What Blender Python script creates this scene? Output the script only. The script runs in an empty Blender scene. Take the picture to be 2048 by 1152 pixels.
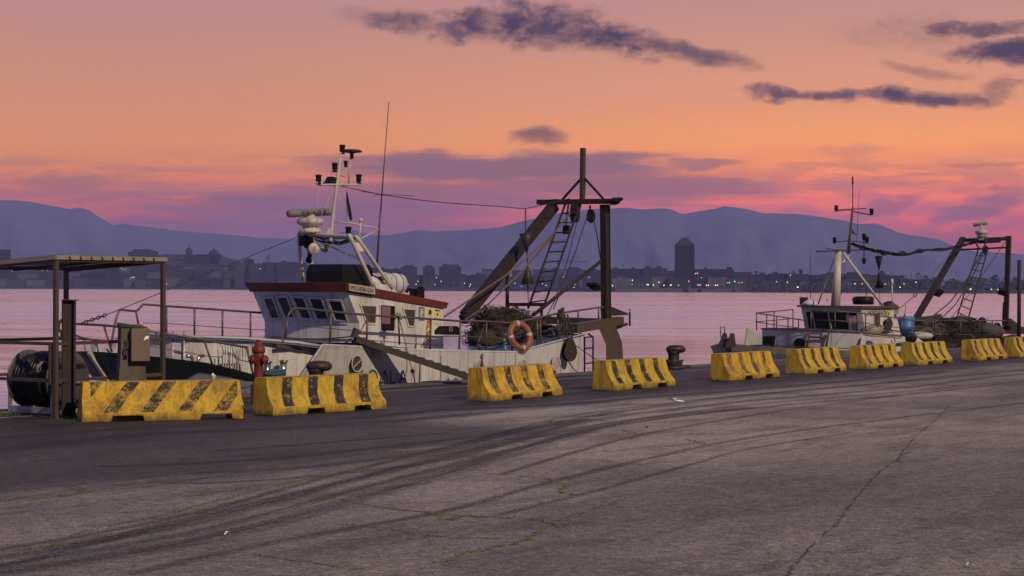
import bpy, bmesh, math, random
from mathutils import Vector, Matrix
R = math.radians
rnd = random.Random(7)
scene = bpy.context.scene
col = scene.collection

# ---------------------------------------------------------------- camera model and quay frame
F, HC, EPS = 3800.0, 2.4, 0.0034
CR = Vector((math.cos(EPS), 0, math.sin(EPS)))
CU = Vector((-math.sin(EPS), 0, math.cos(EPS)))
TH = R(34.49)
U = Vector((math.sin(TH), math.cos(TH), 0))      # along the quay, away from the camera
N = Vector((-math.cos(TH), math.sin(TH), 0))     # from the quay edge out over the water
Z = Vector((0, 0, 1))
E0 = Vector((-2.07, 48.0, 0))

def W(s, t, z): return E0 + U * s + N * t + Z * z
def ray(px, py): return CR * ((px - 1024) / F) + CU * ((576 - py) / F) + Vector((0, 1, 0))
def G(px, py, z=0.0):
    d = ray(px, py); k = (z - HC) / d.z
    return Vector((d.x * k, d.y * k, z))
def AT(px, py, t):                                # point of the sight line on the plane t = const of the quay frame
    d = ray(px, py); k = (E0.dot(N) + t) / d.dot(N)
    return Vector((0, 0, HC)) + d * k
def AS(px, py, s):
    d = ray(px, py); k = (E0.dot(U) + s) / d.dot(U)
    return Vector((0, 0, HC)) + d * k
def AY(px, py, Y): return Vector((0, 0, HC)) + ray(px, py) * Y
def ST(p):
    q = p - E0
    return q.dot(U), q.dot(N), p.z

# ---------------------------------------------------------------- node helpers
def lin(r, g=None, b=None):
    def f(c):
        c /= 255.0
        return c / 12.92 if c <= 0.04045 else ((c + 0.055) / 1.055) ** 2.4
    return (f(r), f(g), f(b), 1.0)

class NT:
    def __init__(s, tree):
        s.t = tree; tree.nodes.clear()
    def put(s, sock, v):
        if isinstance(v, bpy.types.NodeSocket): s.t.links.new(v, sock)
        elif v is not None:
            if hasattr(sock.default_value, '__len__') and not hasattr(v, '__len__'): v = (v,) * len(sock.default_value)
            if hasattr(sock.default_value, '__len__') and len(sock.default_value) == 4 and len(v) == 3: v = (*v, 1)
            sock.default_value = v
    def n(s, typ, ins=None, **props):
        nd = s.t.nodes.new(typ)
        for k, v in props.items(): setattr(nd, k, v)
        for k, v in (ins or {}).items(): s.put(nd.inputs[k], v)
        return nd
    def m(s, op, a, b=None, c=None, clamp=False):
        nd = s.t.nodes.new('ShaderNodeMath'); nd.operation = op; nd.use_clamp = clamp
        for i, v in enumerate((a, b, c)):
            if v is not None: s.put(nd.inputs[i], v)
        return nd.outputs[0]
    def mix(s, f, a, b, blend='MIX'):
        nd = s.t.nodes.new('ShaderNodeMix'); nd.data_type = 'RGBA'; nd.blend_type = blend
        s.put(nd.inputs[0], f); s.put(nd.inputs[6], a); s.put(nd.inputs[7], b)
        return nd.outputs[2]
    def ramp(s, f, stops, interp='LINEAR'):
        nd = s.t.nodes.new('ShaderNodeValToRGB'); cr = nd.color_ramp; cr.interpolation = interp
        while len(cr.elements) < len(stops): cr.elements.new(0.5)
        for e, (p, c) in zip(cr.elements, stops):
            e.position = p; e.color = c if hasattr(c, '__len__') else (c, c, c, 1)
        s.put(nd.inputs[0], f)
        return nd.outputs[0]
    def ss(s, v, a, b):
        nd = s.t.nodes.new('ShaderNodeMapRange'); nd.interpolation_type = 'SMOOTHSTEP'
        s.put(nd.inputs[0], v); nd.inputs[1].default_value = a; nd.inputs[2].default_value = b
        return nd.outputs[0]
    def noise(s, vec, scale, detail=4, rough=0.55, dist=0.0, col=False):
        nd = s.n('ShaderNodeTexNoise', {'Vector': vec, 'Scale': scale, 'Detail': detail, 'Roughness': rough, 'Distortion': dist})
        return nd.outputs[1] if col else nd.outputs[0]
    def vmap(s, vec, scale=(1, 1, 1), loc=(0, 0, 0), rot=(0, 0, 0)):
        return s.n('ShaderNodeMapping', {'Vector': vec, 'Location': loc, 'Rotation': rot, 'Scale': scale}).outputs[0]

MATS = {}
def newmat(name):
    m = bpy.data.materials.new(name); m.use_nodes = True
    nt = NT(m.node_tree)
    out = nt.n('ShaderNodeOutputMaterial')
    MATS[name] = m
    return m, nt, out

def paint(name, c, rough=0.55, metal=0.0, dirt=(0.05, 0.04, 0.035), amount=0.35, scale=1.6, streak=True, bump=0.15, spec=0.25, fine=14, rust=None, rust_amt=0.0, runs=0.0):
    """weathered surface: base colour, large stains running down, fine mottling, optional rust"""
    m, nt, out = newmat(name)
    co = nt.n('ShaderNodeTexCoord').outputs['Object']
    st = nt.vmap(co, (1, 1, 0.35 if streak else 1))
    a = nt.noise(st, scale, 5, 0.6, 0.3)
    b = nt.noise(co, fine, 4, 0.65)
    f = nt.m('MULTIPLY', nt.ss(nt.m('ADD', nt.m('MULTIPLY', a, 0.7), nt.m('MULTIPLY', b, 0.3)), 0.42, 0.72), amount * 2, clamp=True)
    c1 = nt.mix(f, (*c, 1), (*dirt, 1))
    c1 = nt.mix(nt.m('MULTIPLY', nt.ss(b, 0.35, 0.7), 0.22), c1, tuple(min(1, x * 1.35) for x in c) + (1,))
    if rust:
        r = nt.noise(nt.vmap(co, (1, 1, 0.6), (3, 1, 7)), scale * 2.3, 6, 0.7, 0.4)
        c1 = nt.mix(nt.ss(r, 0.68 - rust_amt, 0.74 - rust_amt), c1, (*rust, 1))
    if runs:                                              # dirty water runs down the plating
        rn = nt.noise(nt.vmap(co, (7, 7, 0.45), (1, 4, 2)), 1.0, 6, 0.65, 0.2)
        c1 = nt.mix(nt.m('MULTIPLY', nt.ss(rn, 0.50, 0.64), runs), c1, (0.17, 0.125, 0.09, 1))
    bs = nt.n('ShaderNodeBsdfPrincipled', {'Base Color': c1, 'Metallic': metal, 'Specular IOR Level': spec,
              'Roughness': nt.m('ADD', rough - 0.12, nt.m('MULTIPLY', b, 0.25), clamp=True)})
    if bump:
        bp = nt.n('ShaderNodeBump', {'Strength': bump, 'Distance': 0.01, 'Height': b})
        nt.put(bs.inputs['Normal'], bp.outputs[0])
    nt.put(out.inputs[0], bs.outputs[0])
    return m

def flat(name, c, rough=0.5, metal=0.0, emit=None, strength=0.0):
    m, nt, out = newmat(name)
    bs = nt.n('ShaderNodeBsdfPrincipled', {'Base Color': (*c, 1), 'Roughness': rough, 'Metallic': metal})
    if emit:
        nt.put(bs.inputs['Emission Color'], (*emit, 1)); nt.put(bs.inputs['Emission Strength'], strength)
    nt.put(out.inputs[0], bs.outputs[0])
    return m

# ---------------------------------------------------------------- mesh helper
class MB:
    def __init__(s): s.v = []; s.f = []; s.mi = []; s.uv = []; s.sm = []
    def face(s, pts, m=0, uv=None, smooth=False):
        i = len(s.v); s.v += [Vector(p) for p in pts]
        s.f.append(tuple(range(i, i + len(pts)))); s.mi.append(m); s.uv.append(uv); s.sm.append(smooth)
    def grid(s, rings, m=0, closed=True, caps=True, smooth=True):
        i = len(s.v); n = len(rings[0])
        for r in rings: s.v += [Vector(p) for p in r]
        for a in range(len(rings) - 1):
            for b in range(n if closed else n - 1):
                c = (b + 1) % n
                s.f.append((i + a * n + b, i + a * n + c, i + (a + 1) * n + c, i + (a + 1) * n + b)); s.mi.append(m); s.uv.append(None); s.sm.append(smooth)
        if caps and closed:
            for a, fl in ((0, True), (len(rings) - 1, False)):
                ids = [i + a * n + b for b in range(n)]
                s.f.append(tuple(reversed(ids)) if fl else tuple(ids)); s.mi.append(m); s.uv.append(None); s.sm.append(False)
        return s
    def box(s, c, size, ax=None, m=0):
        x, y, z = ax or (Vector((1, 0, 0)), Vector((0, 1, 0)), Z)
        c = Vector(c); hx, hy, hz = (q / 2 for q in size)
        r = [[c + x * (a * hx) + y * (b * hy) + z * (k * hz) for a, b in ((-1, -1), (1, -1), (1, 1), (-1, 1))] for k in (-1, 1)]
        return s.grid(r, m, smooth=False)
    def qbox(s, c, size, m=0): return s.box(c, size, (U, N, Z), m)     # box aligned with the quay
    def beam(s, a, b, w, h, up=None, m=0, w2=None, h2=None):
        a = Vector(a); b = Vector(b); d = (b - a).normalized(); up = Vector(up) if up else Z
        if abs(d.dot(up)) > 0.97: up = U
        x = d.cross(up).normalized(); y = x.cross(d)
        r = []
        for p, ww, hh in ((a, w, h), (b, w2 or w, h2 or h)):
            r.append([p + x * (i * ww / 2) + y * (j * hh / 2) for i, j in ((-1, -1), (1, -1), (1, 1), (-1, 1))])
        return s.grid(r, m, smooth=False)
    def tube(s, pts, r, n=8, m=0, closed=False, r2=None):
        pts = [Vector(p) for p in pts]; L = len(pts); rings = []; px = None
        for i, p in enumerate(pts):
            if closed: d = pts[(i + 1) % L] - pts[i - 1]
            else: d = pts[min(i + 1, L - 1)] - pts[max(i - 1, 0)]
            d.normalize()
            if px is None:
                up = Z if abs(d.z) < 0.95 else U
                px = d.cross(up).normalized()
            else: px = (px - d * px.dot(d)).normalized()
            py = d.cross(px)
            rr = r if r2 is None else r + (r2 - r) * i / max(1, L - 1)
            rings.append([p + px * (rr * math.cos(2 * math.pi * k / n)) + py * (rr * math.sin(2 * math.pi * k / n)) for k in range(n)])
        if closed: rings.append(rings[0])
        return s.grid(rings, m, caps=not closed)
    def lathe(s, prof, c, axis=None, n=16, m=0, sx=1.0, sy=1.0, xax=None, caps=True):
        c = Vector(c); ax = (axis or Z).normalized()
        x = xax.normalized() if xax else ax.cross(Vector((0, 1, 0)) if abs(ax.y) < 0.9 else Z).normalized()
        y = ax.cross(x)
        return s.grid([[c + ax * h + x * (sx * max(r, 1e-4) * math.cos(2 * math.pi * k / n)) + y * (sy * max(r, 1e-4) * math.sin(2 * math.pi * k / n)) for k in range(n)] for r, h in prof], m, caps=caps)
    def prism(s, poly, off, m=0, m_side=None):
        """polygon (3-D points) extruded along vector off"""
        off = Vector(off); a = [Vector(p) for p in poly]; b = [p + off for p in a]
        nrm = Vector((0, 0, 0))
        for i in range(len(a)):
            nrm += a[i].cross(a[(i + 1) % len(a)])
        if nrm.dot(off) > 0: a, b = [*reversed(a)], [*reversed(b)]
        s.face(a, m); s.face([*reversed(b)], m)
        for i in range(len(a)):
            j = (i + 1) % len(a)
            s.face([a[j], a[i], b[i], b[j]], m if m_side is None else m_side)
        return s
    def blob(s, c, r, m=0, seg=10, ring=7, amp=0.25, seed=0, sq=(1, 1, 1)):
        g = random.Random(seed); c = Vector(c); rings = []
        for i in range(ring + 1):
            th = math.pi * i / ring; rr = []
            for k in range(seg):
                ph = 2 * math.pi * k / seg
                q = 1 + g.uniform(-amp, amp) * math.sin(th)
                rr.append(c + Vector((r * q * math.sin(th) * math.cos(ph) * sq[0], r * q * math.sin(th) * math.sin(ph) * sq[1], -r * q * math.cos(th) * sq[2])))
            rings.append(rr)
        return s.grid(rings, m)
    def build(s, name, mats, parent=None, loc=None, weld=True, bevel=0.0):
        me = bpy.data.meshes.new(name)
        o0 = Vector(loc) if loc is not None else (parent_world(parent) if parent else Vector((0, 0, 0)))
        me.from_pydata([tuple(v - o0) for v in s.v], [], s.f)
        if not isinstance(mats, (list, tuple)): mats = [mats]
        for m in mats: me.materials.append(m)
        me.polygons.foreach_set('material_index', s.mi)
        me.polygons.foreach_set('use_smooth', s.sm)
        if any(u is not None for u in s.uv):
            ul = me.uv_layers.new(name='UVMap')
            for p, u in zip(me.polygons, s.uv):
                if u:
                    for li, q in zip(p.loop_indices, u): ul.data[li].uv = q
        bm = bmesh.new(); bm.from_mesh(me)
        if weld: bmesh.ops.remove_doubles(bm, verts=bm.verts, dist=1e-5)
        bmesh.ops.recalc_face_normals(bm, faces=bm.faces)
        if bevel:
            es = [e for e in bm.edges if len(e.link_faces) == 2 and e.calc_face_angle(0) > 0.6]
            bmesh.ops.bevel(bm, geom=es, offset=bevel, segments=2, profile=0.6, affect='EDGES', clamp_overlap=True)
        bm.to_mesh(me); bm.free()
        o = bpy.data.objects.new(name, me); col.objects.link(o)
        if parent: o.parent = parent
        if loc is not None and not parent: o.location = o0
        return o

def parent_world(p):
    v = Vector((0, 0, 0))
    while p: v += Vector(p.location); p = p.parent
    return v
def tag(o, label, cat, group=None):
    o['label'] = label; o['category'] = cat
    if group: o['group'] = group
    return o
def thing(name, loc, label, cat, group=None):
    e = bpy.data.objects.new(name, None); col.objects.link(e); e.location = loc
    e.empty_display_size = 0.2
    return tag(e, label, cat, group)
def struct(o, kind='structure'): o['kind'] = kind; return o
def copy_tree(o, loc, rotz=None):
    r = o.copy(); col.objects.link(r); r.location = loc
    if rotz is not None: r.rotation_euler = (0, 0, rotz)
    for ch in list(o.children):
        c = ch.copy(); col.objects.link(c); c.parent = r
        for g in list(ch.children):
            d = g.copy(); col.objects.link(d); d.parent = c
    return r
def text_mb(mb, txt, origin, xdir, ydir, size, m=0, depth=0.004, sx=1.0):
    """letters as thin solid shapes lying on a surface"""
    cu = bpy.data.curves.new('lettering', 'FONT'); cu.body = txt; cu.size = 1.0; cu.extrude = 0.0; cu.resolution_u = 3
    to = bpy.data.objects.new('lettering', cu); col.objects.link(to)
    bpy.context.view_layer.update()
    me = bpy.data.meshes.new_from_object(to.evaluated_get(bpy.context.evaluated_depsgraph_get()))
    x = Vector(xdir).normalized(); y = Vector(ydir).normalized(); nn = x.cross(y)
    vs = [Vector(origin) + x * (v.co.x * size * sx) + y * (v.co.y * size) + nn * depth for v in me.vertices]
    for p in me.polygons: mb.face([vs[i] for i in p.vertices], m)
    bpy.data.objects.remove(to); bpy.data.curves.remove(cu); bpy.data.meshes.remove(me)
    return mb
def sag(a, b, drop, n=10):
    a = Vector(a); b = Vector(b)
    return [a.lerp(b, i / n) - Z * (drop * 4 * (i / n) * (1 - i / n)) for i in range(n + 1)]
def chain(mb, a, b, link=0.09, r=0.01, m=0):
    a = Vector(a); b = Vector(b); d = b - a; n = max(2, int(d.length / (link * 0.75))); d.normalize()
    x = d.cross(Z if abs(d.z) < 0.9 else U).normalized(); y = d.cross(x)
    for i in range(n):
        c = a.lerp(b, (i + 0.5) / n); q = x if i % 2 else y
        mb.tube([c + d * (link / 2 * math.cos(k)) + q * (link * 0.28 * math.sin(k)) for k in [j * math.pi / 4 for j in range(8)]], r, 5, m, closed=True)

# ---------------------------------------------------------------- materials
WHITE = paint('white_paint', (0.46, 0.455, 0.45), 0.45, dirt=(0.20, 0.165, 0.13), amount=0.36, rust=(0.16, 0.08, 0.04), rust_amt=0.02, runs=0.40)
HULLW = paint('hull_white', (0.40, 0.40, 0.41), 0.4, dirt=(0.24, 0.20, 0.16), amount=0.30, scale=0.9, rust=(0.14, 0.07, 0.035), rust_amt=0.03, runs=0.45)
GREYW = paint('grey_white_paint', (0.36, 0.35, 0.34), 0.5, dirt=(0.16, 0.13, 0.10), amount=0.4, scale=1.2)
CREAM = paint('cream_tube', (0.40, 0.36, 0.31), 0.45, dirt=(0.14, 0.10, 0.07), amount=0.4)
BAND = paint('black_green_band', (0.012, 0.020, 0.014), 0.5, dirt=(0.03, 0.028, 0.02), amount=0.4)
RED = paint('oxide_red_roof', (0.13, 0.030, 0.020), 0.5, dirt=(0.04, 0.02, 0.018), amount=0.45, scale=2.5)
RUST = paint('rusty_steel', (0.024, 0.017, 0.014), 0.65, dirt=(0.022, 0.016, 0.014), amount=0.5, rust=(0.075, 0.04, 0.024), rust_amt=0.04)
RUSTL = paint('brown_weathered_steel', (0.058, 0.043, 0.034), 0.6, dirt=(0.045, 0.03, 0.022), amount=0.5, rust=(0.11, 0.06, 0.036), rust_amt=0.05)
DARK = paint('dark_steel', (0.03, 0.026, 0.025), 0.5, dirt=(0.06, 0.045, 0.035), amount=0.3)
RAIL = paint('rail_steel', (0.10, 0.075, 0.064), 0.4, metal=0.3, dirt=(0.05, 0.035, 0.028), amount=0.45)
GALV = paint('galvanised', (0.32, 0.32, 0.33), 0.4, metal=0.6, dirt=(0.12, 0.11, 0.10), amount=0.35)
CHROME = paint('steel_bitt', (0.35, 0.33, 0.31), 0.3, metal=0.9, dirt=(0.08, 0.07, 0.06), amount=0.4)
BLACK = paint('black_plastic', (0.006, 0.006, 0.007), 0.5, dirt=(0.016, 0.015, 0.015), amount=0.3, spec=0.15)
RUBBER = paint('black_hose', (0.010, 0.010, 0.012), 0.32, dirt=(0.02, 0.018, 0.02), amount=0.2)
GLASS = flat('dark_glass', (0.006, 0.007, 0.010), 0.08)
GLASSG = paint('dusty_glass', (0.035, 0.032, 0.034), 0.2, dirt=(0.07, 0.065, 0.06), amount=0.3)
PINK = flat('pink_curtain', (0.16, 0.075, 0.09), 0.9)
TEAK = paint('varnished_wood', (0.10, 0.050, 0.028), 0.6, dirt=(0.03, 0.02, 0.015), amount=0.4)
ROPE = paint('pale_rope', (0.20, 0.16, 0.115), 0.9, dirt=(0.07, 0.055, 0.04), amount=0.5, bump=0.5, fine=60)
ROPED = paint('dark_rope', (0.045, 0.040, 0.036), 0.9, dirt=(0.02, 0.018, 0.016), amount=0.4, bump=0.5, fine=60)
ROPEB = paint('blue_rope', (0.035, 0.085, 0.14), 0.85, dirt=(0.02, 0.03, 0.04), amount=0.4, bump=0.5, fine=60)
NETM = paint('fishing_net', (0.042, 0.035, 0.024), 0.95, dirt=(0.018, 0.014, 0.010), amount=0.6, streak=False, bump=0.8, fine=30)
ORANGE = paint('buoy_orange', (0.23, 0.068, 0.034), 0.5, dirt=(0.16, 0.05, 0.03), amount=0.4, streak=False)
DECKB = paint('blue_deck', (0.11, 0.15, 0.27), 0.22, dirt=(0.04, 0.06, 0.12), amount=0.5, streak=False, spec=0.7)
BLUE = paint('blue_plastic', (0.04, 0.14, 0.36), 0.45, dirt=(0.02, 0.06, 0.14), amount=0.3)
YSIGN = flat('sign_yellow', (0.58, 0.46, 0.03), 0.6)
RSIGN = flat('sign_red', (0.40, 0.06, 0.04), 0.6)
BSIGN = flat('sign_black', (0.012, 0.012, 0.012), 0.6)
GSIGN = flat('poster_grey_blue', (0.10, 0.12, 0.18), 0.7)
LETTER = paint('letter_brown_black', (0.022, 0.018, 0.017), 0.6, amount=0.2)
HYDR = paint('hydrant_red', (0.13, 0.022, 0.016), 0.5, dirt=(0.07, 0.02, 0.016), amount=0.45, scale=4, rust=(0.03, 0.02, 0.018), rust_amt=0.02)
BOLL = paint('rusted_iron', (0.034, 0.022, 0.020), 0.45, dirt=(0.012, 0.010, 0.010), amount=0.5, scale=5, rust=(0.15, 0.07, 0.035), rust_amt=0.07, bump=0.6)
CANOPY = paint('canvas_tan', (0.22, 0.18, 0.135), 0.8, dirt=(0.12, 0.095, 0.07), amount=0.35)
FRAME = paint('brown_tube_frame', (0.058, 0.043, 0.035), 0.45, dirt=(0.05, 0.035, 0.03), amount=0.5)
PEDM = paint('pedestal_brown_concrete', (0.085, 0.068, 0.055), 0.75, dirt=(0.035, 0.027, 0.022), amount=0.55, scale=3)
BOXM = paint('pedestal_box', (0.12, 0.095, 0.074), 0.5, dirt=(0.08, 0.06, 0.045), amount=0.3)
CUPM = flat('white_paper', (0.7, 0.68, 0.62), 0.6)
FOLI = paint('dark_foliage', (0.035, 0.045, 0.025), 0.9, dirt=(0.015, 0.02, 0.012), amount=0.5, streak=False, scale=0.2, bump=0)
MOSS = paint('moss', (0.11, 0.12, 0.012), 0.95, dirt=(0.05, 0.055, 0.012), amount=0.5, streak=False, scale=8)
ROCK = paint('breakwater_rock', (0.06, 0.058, 0.06), 0.9, dirt=(0.03, 0.03, 0.03), amount=0.5, streak=False, scale=0.3, bump=0)
from mathutils import noise as mnoise
HAZE_D = 9.0e-5
# ================================================================ SKY (world)
world = bpy.data.worlds.new('World'); scene.world = world; world.use_nodes = True
def build_sky():
    nt = NT(world.node_tree)
    out = nt.n('ShaderNodeOutputWorld')
    d = nt.n('ShaderNodeTexCoord').outputs['Generated']
    sp = nt.n('ShaderNodeSeparateXYZ', {'Vector': d}); x, y, z = sp.outputs
    yy = nt.m('MAXIMUM', y, 0.08)
    u = nt.m('ADD', nt.m('MULTIPLY', nt.m('DIVIDE', x, yy), 3.8), 1.024)      # heading and height of a direction, in units of 15 degrees
    v = nt.m('SUBTRACT', 0.576, nt.m('MULTIPLY', nt.m('DIVIDE', z, yy), 3.8))
    def k(r, g, b, f=1.0): c = lin(r, g, b); return (c[0] * f, c[1] * f, c[2] * f, 1)
    HZ = (0.185, 0.145, 0.315)
    def air(zz, c):                                       # what the sky must send so that it reads as c through the haze box
        T = math.exp(-HAZE_D * min(12000.0, 484.0 / max(zz, 1e-4)))
        return tuple(max(0.0, (a - (1 - T) * h) / T) * 0.4 for a, h in zip(c[:3], HZ)) + (1,)
    UP = [(0.21, k(216, 166, 170)), (0.34, k(214, 186, 206)), (0.48, k(160, 152, 196)), (0.66, k(98, 112, 180)), (1.0, k(72, 94, 168))]
    LS = [(0.0, k(126, 100, 140)), (0.020, k(150, 104, 134)), (0.034, k(168, 104, 112)), (0.046, k(190, 112, 102)), (0.057, k(208, 128, 102)),
          (0.072, k(214, 142, 112)), (0.099, k(204, 142, 122)), (0.125, k(196, 140, 130)), (0.155, k(184, 136, 141))] + UP
    RS = [(0.0, k(150, 100, 130)), (0.018, k(180, 100, 116)), (0.034, k(212, 108, 100)), (0.046, k(230, 122, 84)),
          (0.062, k(240, 144, 96)), (0.078, k(243, 157, 112)), (0.098, k(224, 152, 122)), (0.122, k(208, 148, 130)), (0.155, k(188, 140, 141))] + UP
    left = nt.ramp(z, [(p, air(p, c)) for p, c in LS]); right = nt.ramp(z, [(p, air(p, c)) for p, c in RS])
    front = nt.mix(nt.ss(u, 0.25, 1.75), left, right)
    back = nt.ramp(z, [(0.0, k(110, 100, 132, .4)), (0.25, k(104, 104, 156, .4)), (1.0, k(72, 94, 168, .4))])
    # ---- clouds
    uv = nt.n('ShaderNodeCombineXYZ', {'X': u, 'Y': v, 'Z': 0.0}).outputs[0]
    wa = nt.noise(nt.vmap(uv, (5, 9, 1)), 1.0, 5, 0.6, col=True)
    w2 = nt.n('ShaderNodeVectorMath', {0: wa, 1: (0.5, 0.5, 0.5)}, operation='SUBTRACT').outputs[0]
    w3 = nt.n('ShaderNodeVectorMath', {0: w2, 'Scale': 0.075}, operation='SCALE').outputs[0]
    uvw = nt.n('ShaderNodeVectorMath', {0: uv, 1: w3}, operation='ADD').outputs[0]
    su, sv, _ = nt.n('ShaderNodeSeparateXYZ', {'Vector': uvw}).outputs
    puff = nt.noise(nt.vmap(uv, (13, 22, 1), rot=(0, 0, 0.5)), 1.0, 7, 0.62, 0.35)
    wisp = nt.m('ADD', nt.m('MULTIPLY', nt.noise(nt.vmap(uv, (2.0, 30, 1), rot=(0, 0, -0.04)), 1.0, 6, 0.6, 0.5), 0.6), nt.m('MULTIPLY', nt.noise(nt.vmap(uv, (6, 60, 1), (1, 3, 0), rot=(0, 0, 0.05)), 1.0, 5, 0.6, 0.6), 0.4))
    wisp2 = nt.noise(nt.vmap(uv, (4.5, 22, 1), (4, 2, 0), rot=(0, 0, 0.22)), 1.0, 6, 0.58, 0.7)
    def ell(cx, cy, rx, ry, sl=0.0):
        a = nt.m('SUBTRACT', su, cx); b = nt.m('SUBTRACT', nt.m('SUBTRACT', sv, cy), nt.m('MULTIPLY', a, sl))
        a = nt.m('DIVIDE', a, rx); b = nt.m('DIVIDE', b, ry)
        return nt.m('SUBTRACT', 1.0, nt.m('ADD', nt.m('MULTIPLY', a, a), nt.m('MULTIPLY', b, b)))
    def cloud(e, nz, gain=1.0, lo=0.0, hi=0.7, k2=1.6):
        return nt.m('MULTIPLY', nt.ss(nt.m('ADD', e, nt.m('MULTIPLY', nt.m('SUBTRACT', nz, 0.55), k2)), lo, hi), gain)
    ragged = nt.noise(nt.vmap(uv, (24, 40, 1), (2, 5, 0), rot=(0, 0, 0.6)), 1.0, 8, 0.68, 0.5)
    pf = nt.m('ADD', nt.m('MULTIPLY', puff, 0.45), nt.m('MULTIPLY', ragged, 0.55))
    dark = None
    for e, nz, g, lo, hi, k2 in [
        (ell(0.72, 0.036, 0.10, 0.030), pf, 0.30, 0.0, 1.4, 2.2),
        (ell(0.80, 0.043, 0.10, 0.036), pf, 0.85, -0.1, 1.1, 2.6),
        (ell(0.94, 0.046, 0.12, 0.046), pf, 0.98, -0.2, 1.1, 3.2),
        (ell(1.08, 0.052, 0.18, 0.054, 0.06), pf, 1.0, -0.3, 1.0, 3.2),
        (ell(1.21, 0.072, 0.16, 0.046, 0.20), pf, 1.0, -0.3, 1.0, 3.2),
        (ell(1.36, 0.106, 0.17, 0.026, 0.20), pf, 0.88, -0.2, 1.0, 2.2),
        (ell(1.10, 0.080, 0.30, 0.022, 0.12), wisp, 0.35, 0.0, 1.2, 1.2),
        (ell(1.95, 0.055, 0.15, 0.026, -0.03), pf, 0.9, -0.1, 1.0, 2.8),
        (ell(2.06, 0.100, 0.19, 0.032, 0.03), pf, 1.0, -0.2, 0.8, 2.2),
        (ell(1.84, 0.062, 0.22, 0.055), pf, 0.35, 0.0, 1.4, 2.6),
        (ell(1.535, 0.187, 0.065, 0.020), pf, 0.9, -0.1, 0.9, 2.6),
        (ell(1.66, 0.187, 0.20, 0.015, 0.02), pf, 0.9, -0.2, 1.0, 2.4),
        (ell(1.84, 0.192, 0.20, 0.019, -0.02), pf, 1.0, -0.3, 1.0, 2.4),
        (ell(2.00, 0.176, 0.08, 0.034, -0.3), pf, 0.65, 0.0, 1.1, 3.0),
        (ell(1.85, 0.140, 0.11, 0.016, 0.10), pf, 0.45, 0.0, 1.1, 2.4),
        (ell(1.08, 0.276, 0.075, 0.022), wisp, 0.75, -0.1, 0.9, 1.2)]:
        c = cloud(e, nz, g, lo, hi, k2)
        dark = c if dark is None else nt.m('MAXIMUM', dark, c)
    mid = None
    for e, nz, g, lo, hi, k2 in [
        (ell(1.00, 0.335, 0.46, 0.036), wisp, 0.95, -0.3, 0.7, 1.8),
        (ell(0.86, 0.385, 0.50, 0.036, -0.03), wisp, 0.80, -0.3, 0.8, 2.6),
        (ell(1.20, 0.365, 0.46, 0.042, 0.02), wisp, 0.85, -0.3, 0.8, 2.2),
        (ell(0.66, 0.420, 0.46, 0.034), wisp, 0.85, -0.3, 0.8, 2.4),
        (ell(0.30, 0.402, 0.36, 0.007), wisp, 0.60, 0.0, 1.0, 1.6),
        (ell(0.14, 0.365, 0.16, 0.020), wisp, 0.55, -0.2, 0.9, 2.0),
        (ell(0.66, 0.460, 0.70, 0.034), wisp, 0.75, -0.3, 0.8, 2.0),
        (ell(1.40, 0.326, 0.11, 0.012), wisp, 0.75, -0.2, 0.9, 1.4),
        (ell(1.40, 0.355, 0.30, 0.034, -0.05), wisp2, 0.50, -0.1, 1.1, 2.8),
        (ell(1.76, 0.410, 0.14, 0.018, -0.25), wisp2, 0.70, -0.2, 0.9, 2.2),
        (ell(1.96, 0.410, 0.16, 0.036, -0.35), wisp2, 0.80, -0.3, 0.8, 2.6),
        (ell(1.70, 0.300, 0.16, 0.014), wisp2, 0.30, 0.0, 1.0, 2.4),
        (ell(1.96, 0.330, 0.13, 0.008, -0.08), wisp2, 0.55, -0.1, 0.9, 1.6),
        (ell(1.95, 0.465, 0.22, 0.030, -0.2), wisp2, 0.60, -0.2, 0.9, 2.4)]:
        c = cloud(e, nz, g, lo, hi, k2)
        mid = c if mid is None else nt.m('MAXIMUM', mid, c)
    band = nt.m('MULTIPLY', nt.ss(v, 0.285, 0.345), nt.ss(v, 0.53, 0.44))
    mid = nt.m('MAXIMUM', mid, nt.m('MULTIPLY', nt.m('MULTIPLY', band, nt.ss(wisp, 0.45, 0.61)), 0.52))
    mid = nt.m('MAXIMUM', mid, nt.m('MULTIPLY', nt.m('MULTIPLY', nt.m('MULTIPLY', nt.ss(v, 0.26, 0.36), nt.ss(v, 0.52, 0.45)), nt.ss(u, 1.25, 1.55)), nt.m('MULTIPLY', nt.ss(wisp2, 0.48, 0.62), 0.42)))
    sky = nt.mix(nt.m('MULTIPLY', mid, 0.86), front, nt.mix(nt.ss(z, 0.030, 0.062), k(104, 82, 106, .4), k(112, 86, 100, .4)))
    sky = nt.mix(nt.m('MULTIPLY', nt.ss(wisp, 0.40, 0.75), 0.10), sky, k(255, 176, 128, .4))
    sky = nt.mix(nt.m('MULTIPLY', dark, 0.95), sky, k(50, 38, 56, .4))
    full = nt.mix(nt.ss(y, -0.25, 0.45), back, sky)
    bg = nt.n('ShaderNodeBackground', {'Color': full, 'Strength': 2.5})
    nt.put(out.inputs[0], bg.outputs[0])
build_sky()

# ================================================================ LIGHT
quay_key_light = bpy.data.lights.new('quay_key_light', 'SUN'); quay_key_light.energy = 3.5; quay_key_light.angle = R(1.2); quay_key_light.color = (1.0, 0.80, 0.52)  # stands in for unseen quay floodlights; the real sun is behind the mountains
so = bpy.data.objects.new('quay_key_light', quay_key_light); col.objects.link(so)
sd = Vector((0.52, -0.70, 0.58))                      # towards the light: behind the camera, a little to the right
so.rotation_euler = sd.to_track_quat('Z', 'Y').to_euler(); so.location = (20, -40, 40)

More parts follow.
